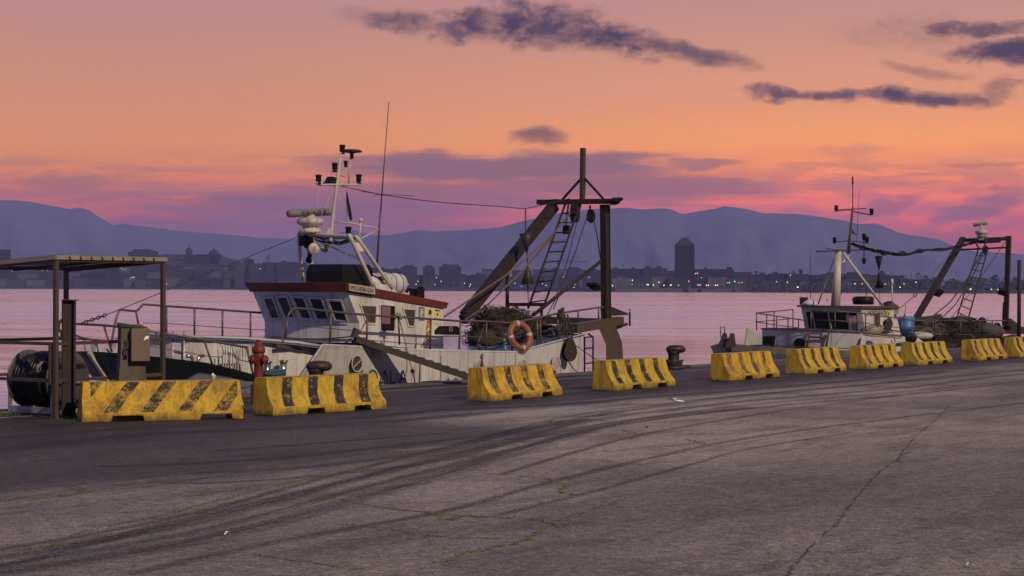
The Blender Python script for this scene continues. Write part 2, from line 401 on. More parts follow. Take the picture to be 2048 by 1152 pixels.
# ================================================================ HAZE
hm = bpy.data.materials.new('haze_air'); hm.use_nodes = True
nt = NT(hm.node_tree); out = nt.n('ShaderNodeOutputMaterial')
pv = nt.n('ShaderNodeVolumePrincipled', {'Color': (0.38, 0.45, 1.0, 1), 'Density': HAZE_D})
nt.put(out.inputs['Volume'], pv.outputs[0])
hb = MB(); hb.box((0, 5850, 238), (7600, 12300, 484))
haze = struct(hb.build('haze', hm), 'stuff')

# ================================================================ WATER
WZ = -1.5
wm, nt, out = newmat('sea_water')
co = nt.n('ShaderNodeTexCoord').outputs['Object']
wv1 = nt.noise(nt.vmap(co, (0.22, 0.8, 1), rot=(0, 0, 0.12)), 1.0, 5, 0.6, 0.2)
wv2 = nt.noise(nt.vmap(co, (0.5, 2.2, 1), rot=(0, 0, -0.06)), 1.0, 4, 0.55)
wv0 = nt.noise(nt.vmap(co, (0.035, 0.20, 1), rot=(0, 0, 0.05)), 1.0, 4, 0.6, 0.3)
r1 = nt.noise(nt.vmap(co, (0.0016, 0.011, 1), rot=(0, 0, 0.02)), 1.0, 4, 0.6, 0.3)
r2 = nt.noise(nt.vmap(co, (0.012, 0.085, 1), rot=(0, 0, -0.02)), 1.0, 4, 0.6, 0.3)
r3 = nt.noise(nt.vmap(co, (0.07, 0.55, 1), rot=(0, 0, 0.04)), 1.0, 4, 0.65, 0.3)
cm = nt.ss(nt.m('ADD', nt.m('MULTIPLY', r1, 0.40), nt.m('ADD', nt.m('MULTIPLY', r2, 0.32), nt.m('MULTIPLY', r3, 0.28))), 0.43, 0.58)   # wind-ruffled patches; their darker reflection is painted into the base colour too
h = nt.m('ADD', nt.m('ADD', nt.m('MULTIPLY', wv1, 1.0), nt.m('MULTIPLY', wv2, 0.45)), nt.m('MULTIPLY', wv0, 2.2))
bp = nt.n('ShaderNodeBump', {'Strength': nt.m('ADD', 0.09, nt.m('MULTIPLY', cm, 0.30)), 'Distance': 1.0, 'Height': h})
bs = nt.n('ShaderNodeBsdfPrincipled', {'Base Color': nt.mix(cm, (0.84, 0.81, 0.82, 1), (0.38, 0.40, 0.52, 1)), 'Metallic': 0.72, 'Roughness': nt.m('ADD', 0.08, nt.m('MULTIPLY', cm, 0.16)), 'IOR': 1.6, 'Normal': bp.outputs[0]})
nt.put(out.inputs[0], bs.outputs[0])
mb = MB(); mb.face([(-3700, -200, WZ), (3700, -200, WZ), (3700, 8200, WZ), (-3700, 8200, WZ)])
struct(mb.build('water', wm))

# ================================================================ QUAY
gm, nt, out = newmat('worn_asphalt')
co = nt.n('ShaderNodeTexCoord').outputs['Object']
q = nt.vmap(co, rot=(0, 0, -(math.pi / 2 - TH)))      # x runs along the quay
big = nt.noise(nt.vmap(q, (0.05, 0.16, 1)), 1.0, 5, 0.6, 0.4)
med = nt.noise(nt.vmap(q, (0.35, 1.3, 1)), 1.0, 5, 0.65, 0.3)
fine = nt.m('ADD', nt.m('MULTIPLY', nt.noise(co, 40, 2, 0.6), 0.45), nt.m('ADD', nt.m('MULTIPLY', nt.noise(co, 14, 3, 0.7), 0.30), nt.m('MULTIPLY', nt.noise(q, 5.5, 4, 0.75), 0.25)))
grit = nt.n('ShaderNodeTexVoronoi', {'Vector': co, 'Scale': 26.0}, feature='F1').outputs['Distance']
patch = nt.noise(nt.vmap(q, (0.22, 0.10, 1), (7, 3, 0)), 1.0, 4, 0.55, 0.6)
c = nt.mix(nt.ss(big, 0.32, 0.68), (0.128, 0.119, 0.102, 1), (0.255, 0.231, 0.186, 1))
c = nt.mix(nt.m('MULTIPLY', nt.ss(med, 0.46, 0.66), 0.55), c, (0.070, 0.061, 0.053, 1))
c = nt.mix(nt.m('MULTIPLY', nt.ss(patch, 0.54, 0.56), 0.30), c, (0.080, 0.072, 0.064, 1))
qs = nt.n('ShaderNodeSeparateXYZ', {'Vector': nt.vmap(co, loc=tuple(-E0))}).outputs
tt = nt.m('ADD', nt.m('MULTIPLY', qs[0], N.x), nt.m('MULTIPLY', qs[1], N.y))
ssn = nt.m('ADD', nt.m('MULTIPLY', qs[0], U.x), nt.m('MULTIPLY', qs[1], U.y))
wob = nt.m('MULTIPLY', nt.m('SUBTRACT', med, 0.5), 3.0)
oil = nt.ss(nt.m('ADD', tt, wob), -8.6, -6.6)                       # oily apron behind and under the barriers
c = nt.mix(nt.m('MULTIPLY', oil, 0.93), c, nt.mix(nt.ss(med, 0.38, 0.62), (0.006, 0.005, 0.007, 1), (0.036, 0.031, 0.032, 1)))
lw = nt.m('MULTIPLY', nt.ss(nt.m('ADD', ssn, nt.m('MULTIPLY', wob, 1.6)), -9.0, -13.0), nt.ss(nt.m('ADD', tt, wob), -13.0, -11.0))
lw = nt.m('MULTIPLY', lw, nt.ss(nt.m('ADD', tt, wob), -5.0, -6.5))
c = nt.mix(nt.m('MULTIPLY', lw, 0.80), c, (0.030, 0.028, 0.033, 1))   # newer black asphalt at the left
spill = nt.m('MULTIPLY', nt.ss(nt.noise(nt.vmap(q, (0.55, 0.9, 1), (3, 9, 0)), 1.0, 5, 0.7, 0.8), 0.60, 0.66), nt.ss(nt.m('ADD', tt, wob), -16.0, -9.0))
c = nt.mix(nt.m('MULTIPLY', spill, 0.7), c, (0.030, 0.026, 0.026, 1))
lamp_falloff = nt.m('MULTIPLY', nt.ss(ssn, -14.0, -34.0), 0.26)  # lamp light falling off to the left, painted as darker asphalt
c = nt.mix(lamp_falloff, c, (0.040, 0.036, 0.038, 1))
c = nt.mix(nt.m('MULTIPLY', nt.ss(fine, 0.50, 0.60), 0.75), c, nt.mix(1.0, c, (2.3, 2.2, 2.1, 1), 'MULTIPLY'))
c = nt.mix(nt.m('MULTIPLY', nt.ss(fine, 0.50, 0.40), 0.80), c, nt.mix(1.0, c, (0.28, 0.28, 0.30, 1), 'MULTIPLY'))
bp = nt.n('ShaderNodeBump', {'Strength': 0.55, 'Distance': 0.012, 'Height': nt.m('ADD', fine, nt.m('MULTIPLY', grit, 0.5))})
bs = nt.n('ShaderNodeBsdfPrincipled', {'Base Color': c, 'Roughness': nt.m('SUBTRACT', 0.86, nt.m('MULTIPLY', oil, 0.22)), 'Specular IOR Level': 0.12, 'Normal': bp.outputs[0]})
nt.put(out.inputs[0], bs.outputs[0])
CONC = paint('quay_concrete', (0.13, 0.118, 0.105), 0.85, dirt=(0.05, 0.044, 0.04), amount=0.5, scale=1.1)
CONC2 = paint('coping_concrete', (0.085, 0.078, 0.074), 0.8, dirt=(0.035, 0.032, 0.032), amount=0.5, scale=1.5)
s0, s1, t0 = -75, 260, -140
mb = MB()
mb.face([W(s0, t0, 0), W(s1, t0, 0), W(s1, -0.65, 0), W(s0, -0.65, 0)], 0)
mb.face([W(s0, -0.65, 0), W(s1, -0.65, 0), W(s1, -0.65, 0.035), W(s0, -0.65, 0.035)], 2)
mb.face([W(s0, -0.65, 0.035), W(s1, -0.65, 0.035), W(s1, 0, 0.03), W(s0, 0, 0.03)], 2)
mb.face([W(s0, 0, 0.03), W(s1, 0, 0.03), W(s1, 0, -2.4), W(s0, 0, -2.4)], 1)
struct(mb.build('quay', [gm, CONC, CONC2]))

def strip_mat(name, c, thr, soft, strength, sc=(0.6, 6.0), edge=1.5):
    m, nt, out = newmat(name)
    uvn = nt.n('ShaderNodeUVMap').outputs[0]
    uu, vv, _ = nt.n('ShaderNodeSeparateXYZ', {'Vector': uvn}).outputs
    prof = nt.m('POWER', nt.m('SUBTRACT', 1.0, nt.m('ABSOLUTE', nt.m('SUBTRACT', nt.m('MULTIPLY', vv, 2.0), 1.0)), clamp=True), edge)
    a = nt.noise(nt.vmap(uvn, (sc[0], sc[1], 1)), 1.0, 6, 0.65, 0.3)
    co = nt.n('ShaderNodeTexCoord').outputs['Object']
    b = nt.noise(co, 22, 3, 0.7)
    al = nt.ss(nt.m('ADD', nt.m('MULTIPLY', a, 0.65), nt.m('MULTIPLY', b, 0.35)), thr, thr + soft)
    al = nt.m('MULTIPLY', nt.m('MULTIPLY', al, prof), strength, clamp=True)
    bs = nt.n('ShaderNodeBsdfPrincipled', {'Base Color': (*c, 1), 'Roughness': 0.8, 'Alpha': al})
    nt.put(out.inputs[0], bs.outputs[0])
    return m
def spline(pts, k=6):
    pts = [Vector(p) for p in pts]; o = []
    for i in range(len(pts) - 1):
        p0 = pts[max(i - 1, 0)]; p1 = pts[i]; p2 = pts[i + 1]; p3 = pts[min(i + 2, len(pts) - 1)]
        for j in range(k):
            t = j / k
            o.append(0.5 * ((2 * p1) + (p2 - p0) * t + (2 * p0 - 5 * p1 + 4 * p2 - p3) * t * t + (3 * p1 - p0 - 3 * p2 + p3) * t ** 3))
    return o + [pts[-1]]
def strip(mb, pts, w, z, jit=0.0):
    acc = 0.0; pr = None; w0 = w
    P = [Vector((p.x, p.y, 0)) for p in pts]
    if jit: P = [p + Vector((rnd.uniform(-jit, jit), rnd.uniform(-jit, jit), 0)) for p in P]
    for i, p in enumerate(P):
        d = (P[min(i + 1, len(P) - 1)] - P[max(i - 1, 0)]).normalized(); nn = Vector((-d.y, d.x, 0))
        w = w0 * (rnd.uniform(.35, 1.25) if jit else 1)
        if i: acc += (p - P[i - 1]).length
        cur = (p + nn * w / 2 + Z * z, p - nn * w / 2 + Z * z, acc)
        if pr: mb.face([pr[0], pr[1], cur[1], cur[0]], 0, [(pr[2], 1), (pr[2], 0), (cur[2], 0), (cur[2], 1)])
        pr = cur
TYRE = strip_mat('tyre_rubber_marks', (0.018, 0.016, 0.017), 0.44, 0.13, 0.9, (0.30, 26.0), 1.0)
TRACKS = [([(2300, 735), (2048, 748), (1800, 776), (1500, 802), (1200, 838), (1024, 880), (700, 962), (400, 1042), (0, 1115), (-300, 1160)], 0.44, 0.004),
          ([(2300, 728), (2048, 741), (1800, 764), (1500, 790), (1250, 822), (1100, 848), (1024, 865), (860, 905), (600, 935), (380, 948)], 0.55, 0.0045),
          ([(1500, 815), (1250, 845), (1024, 905), (760, 985), (450, 1068), (120, 1128), (-200, 1170)], 0.60, 0.005),
          ([(2100, 800), (1780, 838), (1500, 876), (1320, 912), (1100, 965), (900, 1020), (640, 1068), (500, 1095), (260, 1150)], 0.28, 0.0055),
          ([(1700, 866), (1500, 898), (1380, 930), (1180, 985), (1000, 1030)], 0.20, 0.006),
          ([(1010, 822), (760, 845), (560, 858), (300, 868), (0, 900), (-200, 920)], 0.9, 0.0035),
          ([(1900, 742), (1600, 771), (1340, 792), (1080, 812), (900, 820), (700, 838)], 0.8, 0.003)]
TRACKS += [([(p[0] + 30, p[1] + 12) for p in TRACKS[0][0]], 0.30, 0.0032), ([(p[0] - 40, p[1] - 9) for p in TRACKS[0][0]], 0.22, 0.0034), ([(p[0], p[1] + 20) for p in TRACKS[1][0]], 0.25, 0.0036),
           ([(1180, 838), (960, 872), (700, 902), (480, 922), (200, 934)], 0.5, 0.0038), ([(900, 866), (640, 886), (430, 903)], 0.35, 0.0031), ([(820, 930), (600, 985), (300, 1058), (0, 1135)], 0.32, 0.0042), ([(1800, 790), (1560, 822), (1300, 866), (1150, 905), (1000, 950)], 0.22, 0.0044)]
mb = MB()
for pts, w, z in TRACKS: strip(mb, spline([G(*p) for p in pts], 8), w, z)
struct(mb.build('tyre_marks', TYRE))
CRK = strip_mat('crack_dark', (0.026, 0.022, 0.020), 0.40, 0.14, 0.85, (2.5, 1.0), 0.6)
mb = MB()
CR1 = [(1900, 812), (1862, 848), (1832, 872), (1806, 905), (1796, 918), (1752, 952), (1722, 985), (1700, 1012), (1672, 1050), (1640, 1078), (1600, 1118), (1580, 1145), (1560, 1190)]
strip(mb, spline([G(*p) for p in CR1], 14), 0.040, 0.0065, 0.02)
CRK2 = [([(1330, 912), (1420, 898), (1520, 880), (1640, 862), (1750, 846), (1880, 822), (2060, 805)], 0.03),
        ([(0, 1010), (100, 996), (200, 983), (380, 962), (560, 928)], 0.035), ([(0, 1031), (180, 1027), (420, 1020)], 0.03)]
for p, w in CRK2: strip(mb, spline([G(*a) for a in p], 10), w, 0.0062, 0.02)
struct(mb.build('asphalt_cracks', CRK))
MOSSM = strip_mat('moss_line', (0.125, 0.125, 0.018), 0.42, 0.10, 1.0, (1.6, 1.0), 0.5)
ML = [[(0, 1102), (110, 1092), (200, 1078), (330, 1045), (430, 1018), (560, 1000), (640, 990)],
      [(100, 1098), (180, 1060), (320, 1032), (400, 1010), (545, 975), (640, 955), (760, 935)],
      [(380, 994), (520, 972), (600, 962), (690, 942), (790, 918), (860, 905)],
      [(60, 998), (140, 990), (230, 975)],
      [(650, 994), (705, 1003), (760, 1015), (800, 1020), (860, 1026), (920, 1032), (1024, 1037)],
      [(690, 1048), (780, 1058), (860, 1072), (1000, 1078)],
      [(860, 1028), (900, 1040), (930, 1033), (1030, 1037)],
      [(500, 1108), (600, 1122), (720, 1140)],
      [(880, 1128), (930, 1108), (980, 1098), (1050, 1080), (1090, 1055), (1150, 1030), (1260, 995)],
      [(1035, 952), (1080, 957), (1110, 962), (1130, 972), (1118, 984), (1160, 990)],
      [(1060, 1038), (1094, 1046), (1130, 1056)], [(640, 1000), (830, 948), (960, 940)],
      [(600, 912), (760, 906), (900, 898), (960, 893), (1060, 885)],
      [(880, 922), (970, 908), (1100, 898)], [(1240, 860), (1275, 868), (1262, 880)], [(1380, 880), (1410, 890)],
      [(1790, 925), (1803, 915), (1812, 905)]]
mb = MB()
for p in ML: strip(mb, spline([G(*a) for a in p], 10), 0.055, 0.007, 0.045)
g2 = random.Random(5)
for p in ML:                                                   # tufts standing up out of the cracks
    for c0 in spline([G(*a) for a in p], 26):
        if g2.random() < 0.5: continue
        c0 = c0 + Vector((g2.uniform(-.05, .05), g2.uniform(-.05, .05), 0))
        for _ in range(g2.randint(1, 3)):
            a = g2.uniform(0, 6.28); r_ = g2.uniform(0.008, 0.028); hh = g2.uniform(0.003, 0.014)
            b = c0 + Vector((g2.uniform(-.05, .05), g2.uniform(-.05, .05), 0.003))
            e = Vector((math.cos(a), math.sin(a), 0)) * r_
            mb.face([b - e, b + e, b + e * 0.2 + Z * hh], 1)
struct(mb.build('crack_moss', [MOSSM, MOSS], weld=False), 'stuff')
LINEM = strip_mat('worn_white_line', (0.34, 0.33, 0.32), 0.30, 0.16, 1.0, (0.5, 2.0), 0.25)
mb = MB(); a, b = G(862, 777), G(1184, 754.5); tl = (ST(a)[1] + ST(b)[1]) / 2
strip(mb, [W(s, tl, 0) for s in range(-30, 80, 2)], 0.09, 0.0075)
struct(mb.build('edge_line', LINEM))

# ================================================================ MOUNTAINS AND FAR SHORE
mm = paint('mountain_forest', (0.10, 0.094, 0.105), 1.0, dirt=(0.07, 0.066, 0.072), amount=0.6, streak=False, scale=0.004, bump=0, fine=0.02, spec=0.0)
def ridge(name, prof, Y, depth, seed, rough, back=900):
    g = random.Random(seed); mb = MB()
    pts = []
    for (x0, y0), (x1, y1) in zip(prof, prof[1:]):
        k = max(1, int(abs(x1 - x0) / 7))
        for j in range(k):
            t = j / k; pts.append((x0 + (x1 - x0) * t, y0 + (y1 - y0) * t + (g.uniform(-.5, .5) if j else 0)))
    pts.append(prof[-1])
    rows = 24; rings = []
    ph = [g.uniform(0, 6.28) for _ in range(6)]
    for r in range(rows + 1):
        f = r / rows; row = []
        for (x, y) in pts:
            top = AY(x, y, Y)
            if f < 0.8:
                e = f / 0.8; yy = Y - depth * (1 - e)
                nz_ = mnoise.fractal(Vector((x * .012 + e * 1.6, e * 2.4 + x * .004, seed * 3.7)), 0.8, 2.1, 5)
                hgt = WZ - 1 + (top.z - WZ + 1) * max(0, e + (0.34 * nz_) * math.sin(math.pi * e) * (1 - e))
                row.append(Vector((top.x * yy / Y, yy, hgt if e < 0.999 else top.z)))
            else:
                e = (f - 0.8) / 0.2
                row.append(Vector((top.x, Y + back * e, top.z * (1 - e) - 2 * e)))
        rings.append(row)
    mb.grid(rings, 0, closed=False, caps=False)
    return struct(mb.build(name, mm))
PROF = [(-260, 420), (-120, 404), (0, 398), (30, 399), (60, 402), (100, 410), (140, 417), (152, 414), (166, 415), (180, 420), (205, 437), (228, 450), (240, 447), (262, 448), (300, 453), (350, 460), (400, 464), (470, 469), (520, 475), (600, 478), (640, 478)]
ridge('mountains', PROF, 9300, 1500, 3, 9)
PROF2 = [(540, 500), (600, 486), (650, 474), (680, 464), (702, 458), (720, 462), (740, 470), (765, 470), (800, 466), (835, 459), (868, 462), (900, 461), (940, 458), (975, 457), (1005, 453), (1040, 442), (1070, 436), (1100, 428), (1150, 420), (1190, 417), (1220, 416), (1250, 414), (1280, 417), (1320, 415), (1340, 417), (1366, 427), (1400, 420), (1430, 416), (1450, 411), (1490, 416), (1525, 425), (1570, 426), (1610, 428), (1640, 433), (1690, 440), (1710, 446), (1738, 447), (1750, 445), (1768, 452), (1800, 465), (1840, 472), (1878, 478), (1900, 488), (1940, 500), (2000, 512), (2100, 530), (2200, 545)]
ridge('mountains', PROF2, 8800, 1500, 4, 9)
ridge('mountains', [(1740, 520), (1840, 508), (1920, 502), (1980, 503), (2048, 508), (2150, 506), (2300, 512)], 9900, 900, 6, 7)

shm = paint('shore_ground', (0.025, 0.026, 0.026), 0.95, dirt=(0.03, 0.03, 0.028), amount=0.5, streak=False, scale=0.02, bump=0, fine=0.2)
mb = MB()
SH = [(-350, 2940, 24), (0, 2950, 26), (200, 2950, 38), (330, 2950, 58), (440, 2950, 56), (520, 2900, 36), (640, 2800, 20), (760, 2640, 8), (900, 2600, 4), (1200, 2500, 4), (1380, 2250, 4), (1500, 2050, 8), (1700, 1990, 10), (1900, 1970, 5), (2400, 1950, 6)]
rings = [[], [], [], [], []]
for x, Y, hgt in SH:
    for i, (dy, zz) in enumerate(((0, WZ - 1), (2, 1.6), (60, 2.2), (260, hgt), (1800, hgt * 0.4 + 1))):
        rings[i].append(Vector((AY(x, 576, Y).x * (Y + dy) / Y, Y + dy, zz)))
mb.grid(rings, 0, closed=False, caps=False, smooth=False)
struct(mb.build('far_shore', shm))

def facade(name, c, win=(0.02, 0.022, 0.03), fx=3.4, fz=3.1, amt=0.75):
    m, nt, out = newmat(name)
    co = nt.n('ShaderNodeTexCoord').outputs['Object']
    x, y, z = nt.n('ShaderNodeSeparateXYZ', {'Vector': co}).outputs
    a = nt.m('FRACT', nt.m('DIVIDE', nt.m('ADD', x, 500), fx)); b = nt.m('FRACT', nt.m('DIVIDE', nt.m('ADD', z, 300), fz))
    inside = nt.m('MULTIPLY', nt.m('MULTIPLY', nt.m('GREATER_THAN', a, 0.34), nt.m('LESS_THAN', a, 0.68)), nt.m('MULTIPLY', nt.m('GREATER_THAN', b, 0.28), nt.m('LESS_THAN', b, 0.76)))
    g = nt.noise(nt.vmap(co, (0.1, 0.1, 0.05)), 1.0, 4, 0.6)
    cc = nt.mix(nt.ss(g, 0.35, 0.7), (*c, 1), tuple(q * 0.6 for q in c) + (1,))
    cc = nt.mix(nt.m('MULTIPLY', inside, amt), cc, (*win, 1))
    bs = nt.n('ShaderNodeBsdfPrincipled', {'Base Color': cc, 'Roughness': 0.9, 'Specular IOR Level': 0.1})
    nt.put(out.inputs[0], bs.outputs[0])
    return m
FAC = [facade('facade_ochre', (0.055, 0.048, 0.046)), facade('facade_grey', (0.030, 0.031, 0.036), fx=2.9), facade('facade_dark', (0.018, 0.018, 0.022), fx=4.2), facade('facade_pale', (0.085, 0.082, 0.084), fx=3.0), facade('facade_brown', (0.030, 0.026, 0.027), fx=3.8, fz=3.3)]
ROOFM = paint('far_roof', (0.018, 0.017, 0.020), 0.95, amount=0.3, streak=False, scale=0.05, bump=0, fine=0.5)
ZONES = {}
def bld(x0, x1, yt, Y, style, label=None, zone=None, deep=14, roofs=(), yb=None, name='apartment_block', gable=False):
    """a far building: body with a set-back roof storey, stair heads and chimneys; pixel columns give its width at distance Y"""
    a = AY(x0, yt, Y); b = AY(x1, yt, Y); zb = 0.5 if yb is None else AY(x0, yb, Y).z
    root = thing(name, (((a.x + b.x) / 2), Y, zb), label or '', 'building', zone)
    w = b.x - a.x; h = (a.z + b.z) / 2 - zb; c = Vector(root.location)
    mb = MB(); mb.box(c + Vector((0, deep / 2, h / 2)), (w, deep, h))
    mb.build('wall', FAC[style], root)
    mb = MB()
    if gable:
        mb.prism([c + Vector((-w / 2 - .4, -.5, h + .02)), c + Vector((w / 2 + .4, -.5, h + .02)), c + Vector((w / 2 + .4, deep / 2, h + gable)), c + Vector((-w / 2 - .4, deep / 2, h + gable))], (0, 0.01, -0.3))
        mb.prism([c + Vector((-w / 2 - .4, -.5, h + .02)), c + Vector((-w / 2 - .4, deep / 2, h + gable)), c + Vector((-w / 2 - .4, deep + .5, h + .02))], (w + .8, 0, 0))
    else:
        mb.box(c + Vector((0, deep / 2, h + 0.25)), (w + 0.8, deep + 0.8, 0.5))
    for (fx, fw, fh) in roofs:
        mb.box(c + Vector((w * (fx - 0.5), deep * 0.5, h + 0.5 + fh / 2)), (w * fw, deep * 0.6, fh))
    g = random.Random(int(x0 * 7 + yt))
    for _ in range(g.randint(1, 3)):
        px_ = w * g.uniform(-.45, .45); hh = g.uniform(0.8, 2.0)
        mb.box(c + Vector((px_, deep * g.uniform(.3, .7), h + 0.5 + hh / 2)), (0.6, 0.6, hh))
    mb.tube([c + Vector((w * g.uniform(-.3, .3), deep * .5, h)), c + Vector((w * g.uniform(-.3, .3), deep * .5, h + g.uniform(2, 4)))], 0.07, 4)
    mb.build('roof', ROOFM, root)
    return root
ORD = ['first', 'second', 'third', 'fourth', 'fifth', 'sixth', 'seventh', 'eighth', 'ninth', 'tenth', 'eleventh', 'twelfth', 'thirteenth', 'fourteenth', 'fifteenth', 'sixteenth', 'seventeenth', 'eighteenth', 'nineteenth', 'twentieth']
def row(xs, yts, Y, zone, where, seed, gables=False, wob=2.5):
    g = random.Random(seed)
    for i in range(len(xs) - 1):
        yt = yts(xs[i]) + g.uniform(-wob, wob); st_ = g.choice([0, 1, 1, 2, 3, 4])
        tone = ['ochre', 'grey', 'dark', 'pale', 'brown'][st_]
        rf = [] if g.random() < .4 else [(g.uniform(.3, .7), g.uniform(.2, .5), g.uniform(1.5, 3))]
        bld(xs[i], xs[i + 1] - g.choice([0, 0, .6]), yt, Y + g.uniform(-12, 12), st_, f'{tone} building, {ORD[i]} from left in {where}', zone, g.uniform(10, 16), rf, gable=(g.uniform(1.5, 2.5) if gables and g.random() < .5 else False), name='town_house')
def span(a, b, lo, hi, seed):
    g = random.Random(seed); xs = [a]
    while xs[-1] < b: xs.append(xs[-1] + g.uniform(lo, hi))
    return xs
OLD = 'buildings of the old town on the hazy left shore'
row(span(-10, 520, 22, 40, 1), lambda x: 558, 2975, OLD, 'the waterfront row of the old town', 11, True, 3)
row(span(-5, 520, 24, 40, 2), lambda x: 546 - (4 if 250 < x < 450 else 0), 3040, OLD, 'the second row up the old town hill', 12, True, 3)
row(span(130, 520, 20, 36, 3), lambda x: 535 if x < 250 else (532 if x < 460 else 534), 3110, OLD, 'the third row up the old town hill', 13, True, 2)
row(span(322, 470, 18, 30, 4), lambda x: 521 if x < 440 else 527, 3170, OLD, 'the top row beside the domed church', 14, False, 1.5)
CEN = 'buildings of the hazy waterfront in the middle of the bay'
row(span(470, 590, 18, 32, 5), lambda x: 526, 2960, OLD, 'the row between church and large wheelhouse', 15, False, 2.5)
row(span(520, 770, 24, 40, 6), lambda x: 549, 2850, CEN, 'the low row behind the large wheelhouse', 16, False, 3)
row(span(590, 770, 30, 46, 7), lambda x: 538, 2920, CEN, 'the upper row behind the large boat mast', 17, False, 2.5)
row(span(770, 1225, 26, 46, 8), lambda x: 552, 2750, CEN, 'the low row behind the marina masts', 18, False, 3)
bld(-8, 17, 500, 3180, 2, 'dark flat-roofed block behind the canopy at the left picture edge', OLD)
bld(256, 313, 504, 3200, 1, 'wide flat-roofed block with roof storey on the hill left of the church', OLD, 18, [(.45, .62, 4.2), (.8, .3, 2.2)])
bld(487, 506, 520, 3060, 2, 'small hipped block rising above the roofs right of the domed church', OLD, 12, [(.5, .5, 2)])
bld(801, 833, 535, 2900, 1, 'stepped apartment block left of the two grouped by the yacht mast', CEN, 16, [(.5, .6, 3)])
bld(846, 869, 535, 2900, 2, 'narrow stepped apartment block beside the tall yacht mast', CEN, 16, [(.5, .6, 3)])
bld(878, 922, 534, 2900, 2, 'wide stepped apartment block just left of the inclined gantry beam', CEN, 18, [(.3, .3, 4), (.68, .42, 3.6)])
bld(964, 986, 541, 2850, 3, 'pale gable-roofed block behind the inclined gantry beam', CEN, 14, gable=2.5)
bld(1024, 1064, 541, 2850, 1, 'low pale block behind the hanging black cone', CEN, 14)
bld(1066, 1126, 539, 2850, 0, 'long block behind the gantry ladder', CEN, 16, [(.35, .2, 2), (.75, .2, 2.4)])
bld(1132, 1164, 538, 2850, 1, 'stepped block right of the gantry ladder', CEN, 16, [(.5, .6, 2.4)])
bld(1166, 1222, 541, 2700, 2, 'long low block behind the gantry column', CEN, 16, [(.4, .2, 2)])
bld(1223, 1286, 538, 2500, 2, 'long dark block just right of the gantry column', CEN, 18, [(.15, .1, 2), (.7, .1, 2)])
bld(1287, 1334, 537, 2480, 1, 'block with two roof sheds left of the tower', CEN, 18, [(.2, .2, 2.6), (.68, .18, 2.6)])
bld(1336, 1353, 543, 2420, 4, 'low narrow block touching the tower on its left', CEN, 14)
bld(1389, 1468, 539, 2400, 2, 'long block right of the tower with two roof sheds', CEN, 18, [(.3, .06, 2.4), (.9, .12, 2.8)])
bld(1468, 1504, 545, 2300, 1, 'low block on the slope right of the tower', CEN, 16)
RGT = 'buildings of the hazy wooded right shore'
row(span(1225, 1500, 30, 52, 9), lambda x: 556, 2300, CEN, 'the low row behind the breakwater', 19, False, 3)
row(span(1500, 1800, 26, 50, 10), lambda x: 549 + (x - 1500) * .006, 2130, RGT, 'upper row left of the double black cone', 20, False, 1.6)
row(span(1496, 1850, 24, 46, 21), lambda x: 562, 2040, RGT, 'the low row along the right shore', 22, True, 2.5)

# ---- church with bell tower and dome
Y = 3150
c0 = AY(405, 530, Y); root = thing('church', (c0.x, Y, c0.z), 'domed church with a bell tower on top of the old town hill', 'church')
def P(x, y, dy=0): p = AY(x, y, Y); return p + Vector((0, dy, 0))
mb = MB(); mb.prism([P(379, 536), P(379, 514), P(392, 509.5), P(437, 509.5), P(437, 536)], (0, 18, 0)); mb.build('nave', FAC[2], root)
mb = MB(); mb.prism([P(386, 512), P(396, 508.4), P(440, 508.4), P(440, 512)], (0, 19, -0.1)); mb.build('roof', ROOFM, root)
mb = MB(); mb.box(P(377, 508, 5) + Vector((0, 0, -6)), (9.6, 9.6, 22)); mb.box(P(377, 500.6, 5), (11.6, 11.6, 0.8))
bt = mb.build('bell_tower', FAC[1], root)
mb = MB(); mb.lathe([(4.9, 0), (4.7, 1.2), (3.8, 3), (2.2, 4.2), (0.7, 4.8), (0.5, 6.4), (0.1, 7)], P(377, 500, 5), n=14); mb.box(P(377, 491, 5), (.3, .3, 4)); mb.box(P(377, 491.4, 5), (1.8, .3, .3))
mb.build('bell_tower_dome', ROOFM, bt)
mb = MB(); mb.lathe([(9.6, -14), (9.6, 0), (10.4, 0.2), (9.6, 1), (9.0, 4), (7.2, 7), (4.4, 9), (1.5, 9.9), (1.1, 12), (0.2, 12.8)], P(426, 511, 9), n=20); mb.box(P(426, 496.5, 9), (.3, .3, 5))
mb.build('dome', ROOFM, root)

# ---- tower block
Y = 2300
c0 = AY(1370.5, 580, Y); root = thing('tower_block', (c0.x, Y, c0.z), 'tall dark tower block with a tapering crown standing alone on the shore', 'tower')
a = AY(1352.5, 490, Y); b = AY(1388.5, 490, Y); w = b.x - a.x; cx = c0.x
TW = facade('facade_tower', (0.020, 0.018, 0.022), (0.008, 0.012, 0.016), fx=2.2, fz=3.2, amt=0.9)
def zr(y): return AY(1370.5, y, Y).z
mb = MB(); mb.box((cx, Y + w / 2, (c0.z + zr(490.5)) / 2), (w, w, zr(490.5) - c0.z))
for k in range(8):
    mb.box((cx - w / 2 + w * (k + .5) / 8, Y - 0.35, (c0.z + zr(492)) / 2), (0.5, 0.7, zr(492) - c0.z))
for y in (528, 532, 536): mb.box((cx, Y + w / 2, zr(y)), (w + 1.6, w + 1.6, 0.8))
mb.build('wall', TW, root)
mb = MB(); mb.grid([[(cx + sx * w * .5 * f, Y + w / 2 + sy * w * .5 * f, zr(y)) for sx, sy in ((-1, -1), (1, -1), (1, 1), (-1, 1))] for y, f in ((491, 1.06), (489.5, 1.06), (483, .74), (482.6, .68), (476.5, .34), (475, .3))], smooth=False)
mb.build('crown', ROOFM, root)
mb = MB()
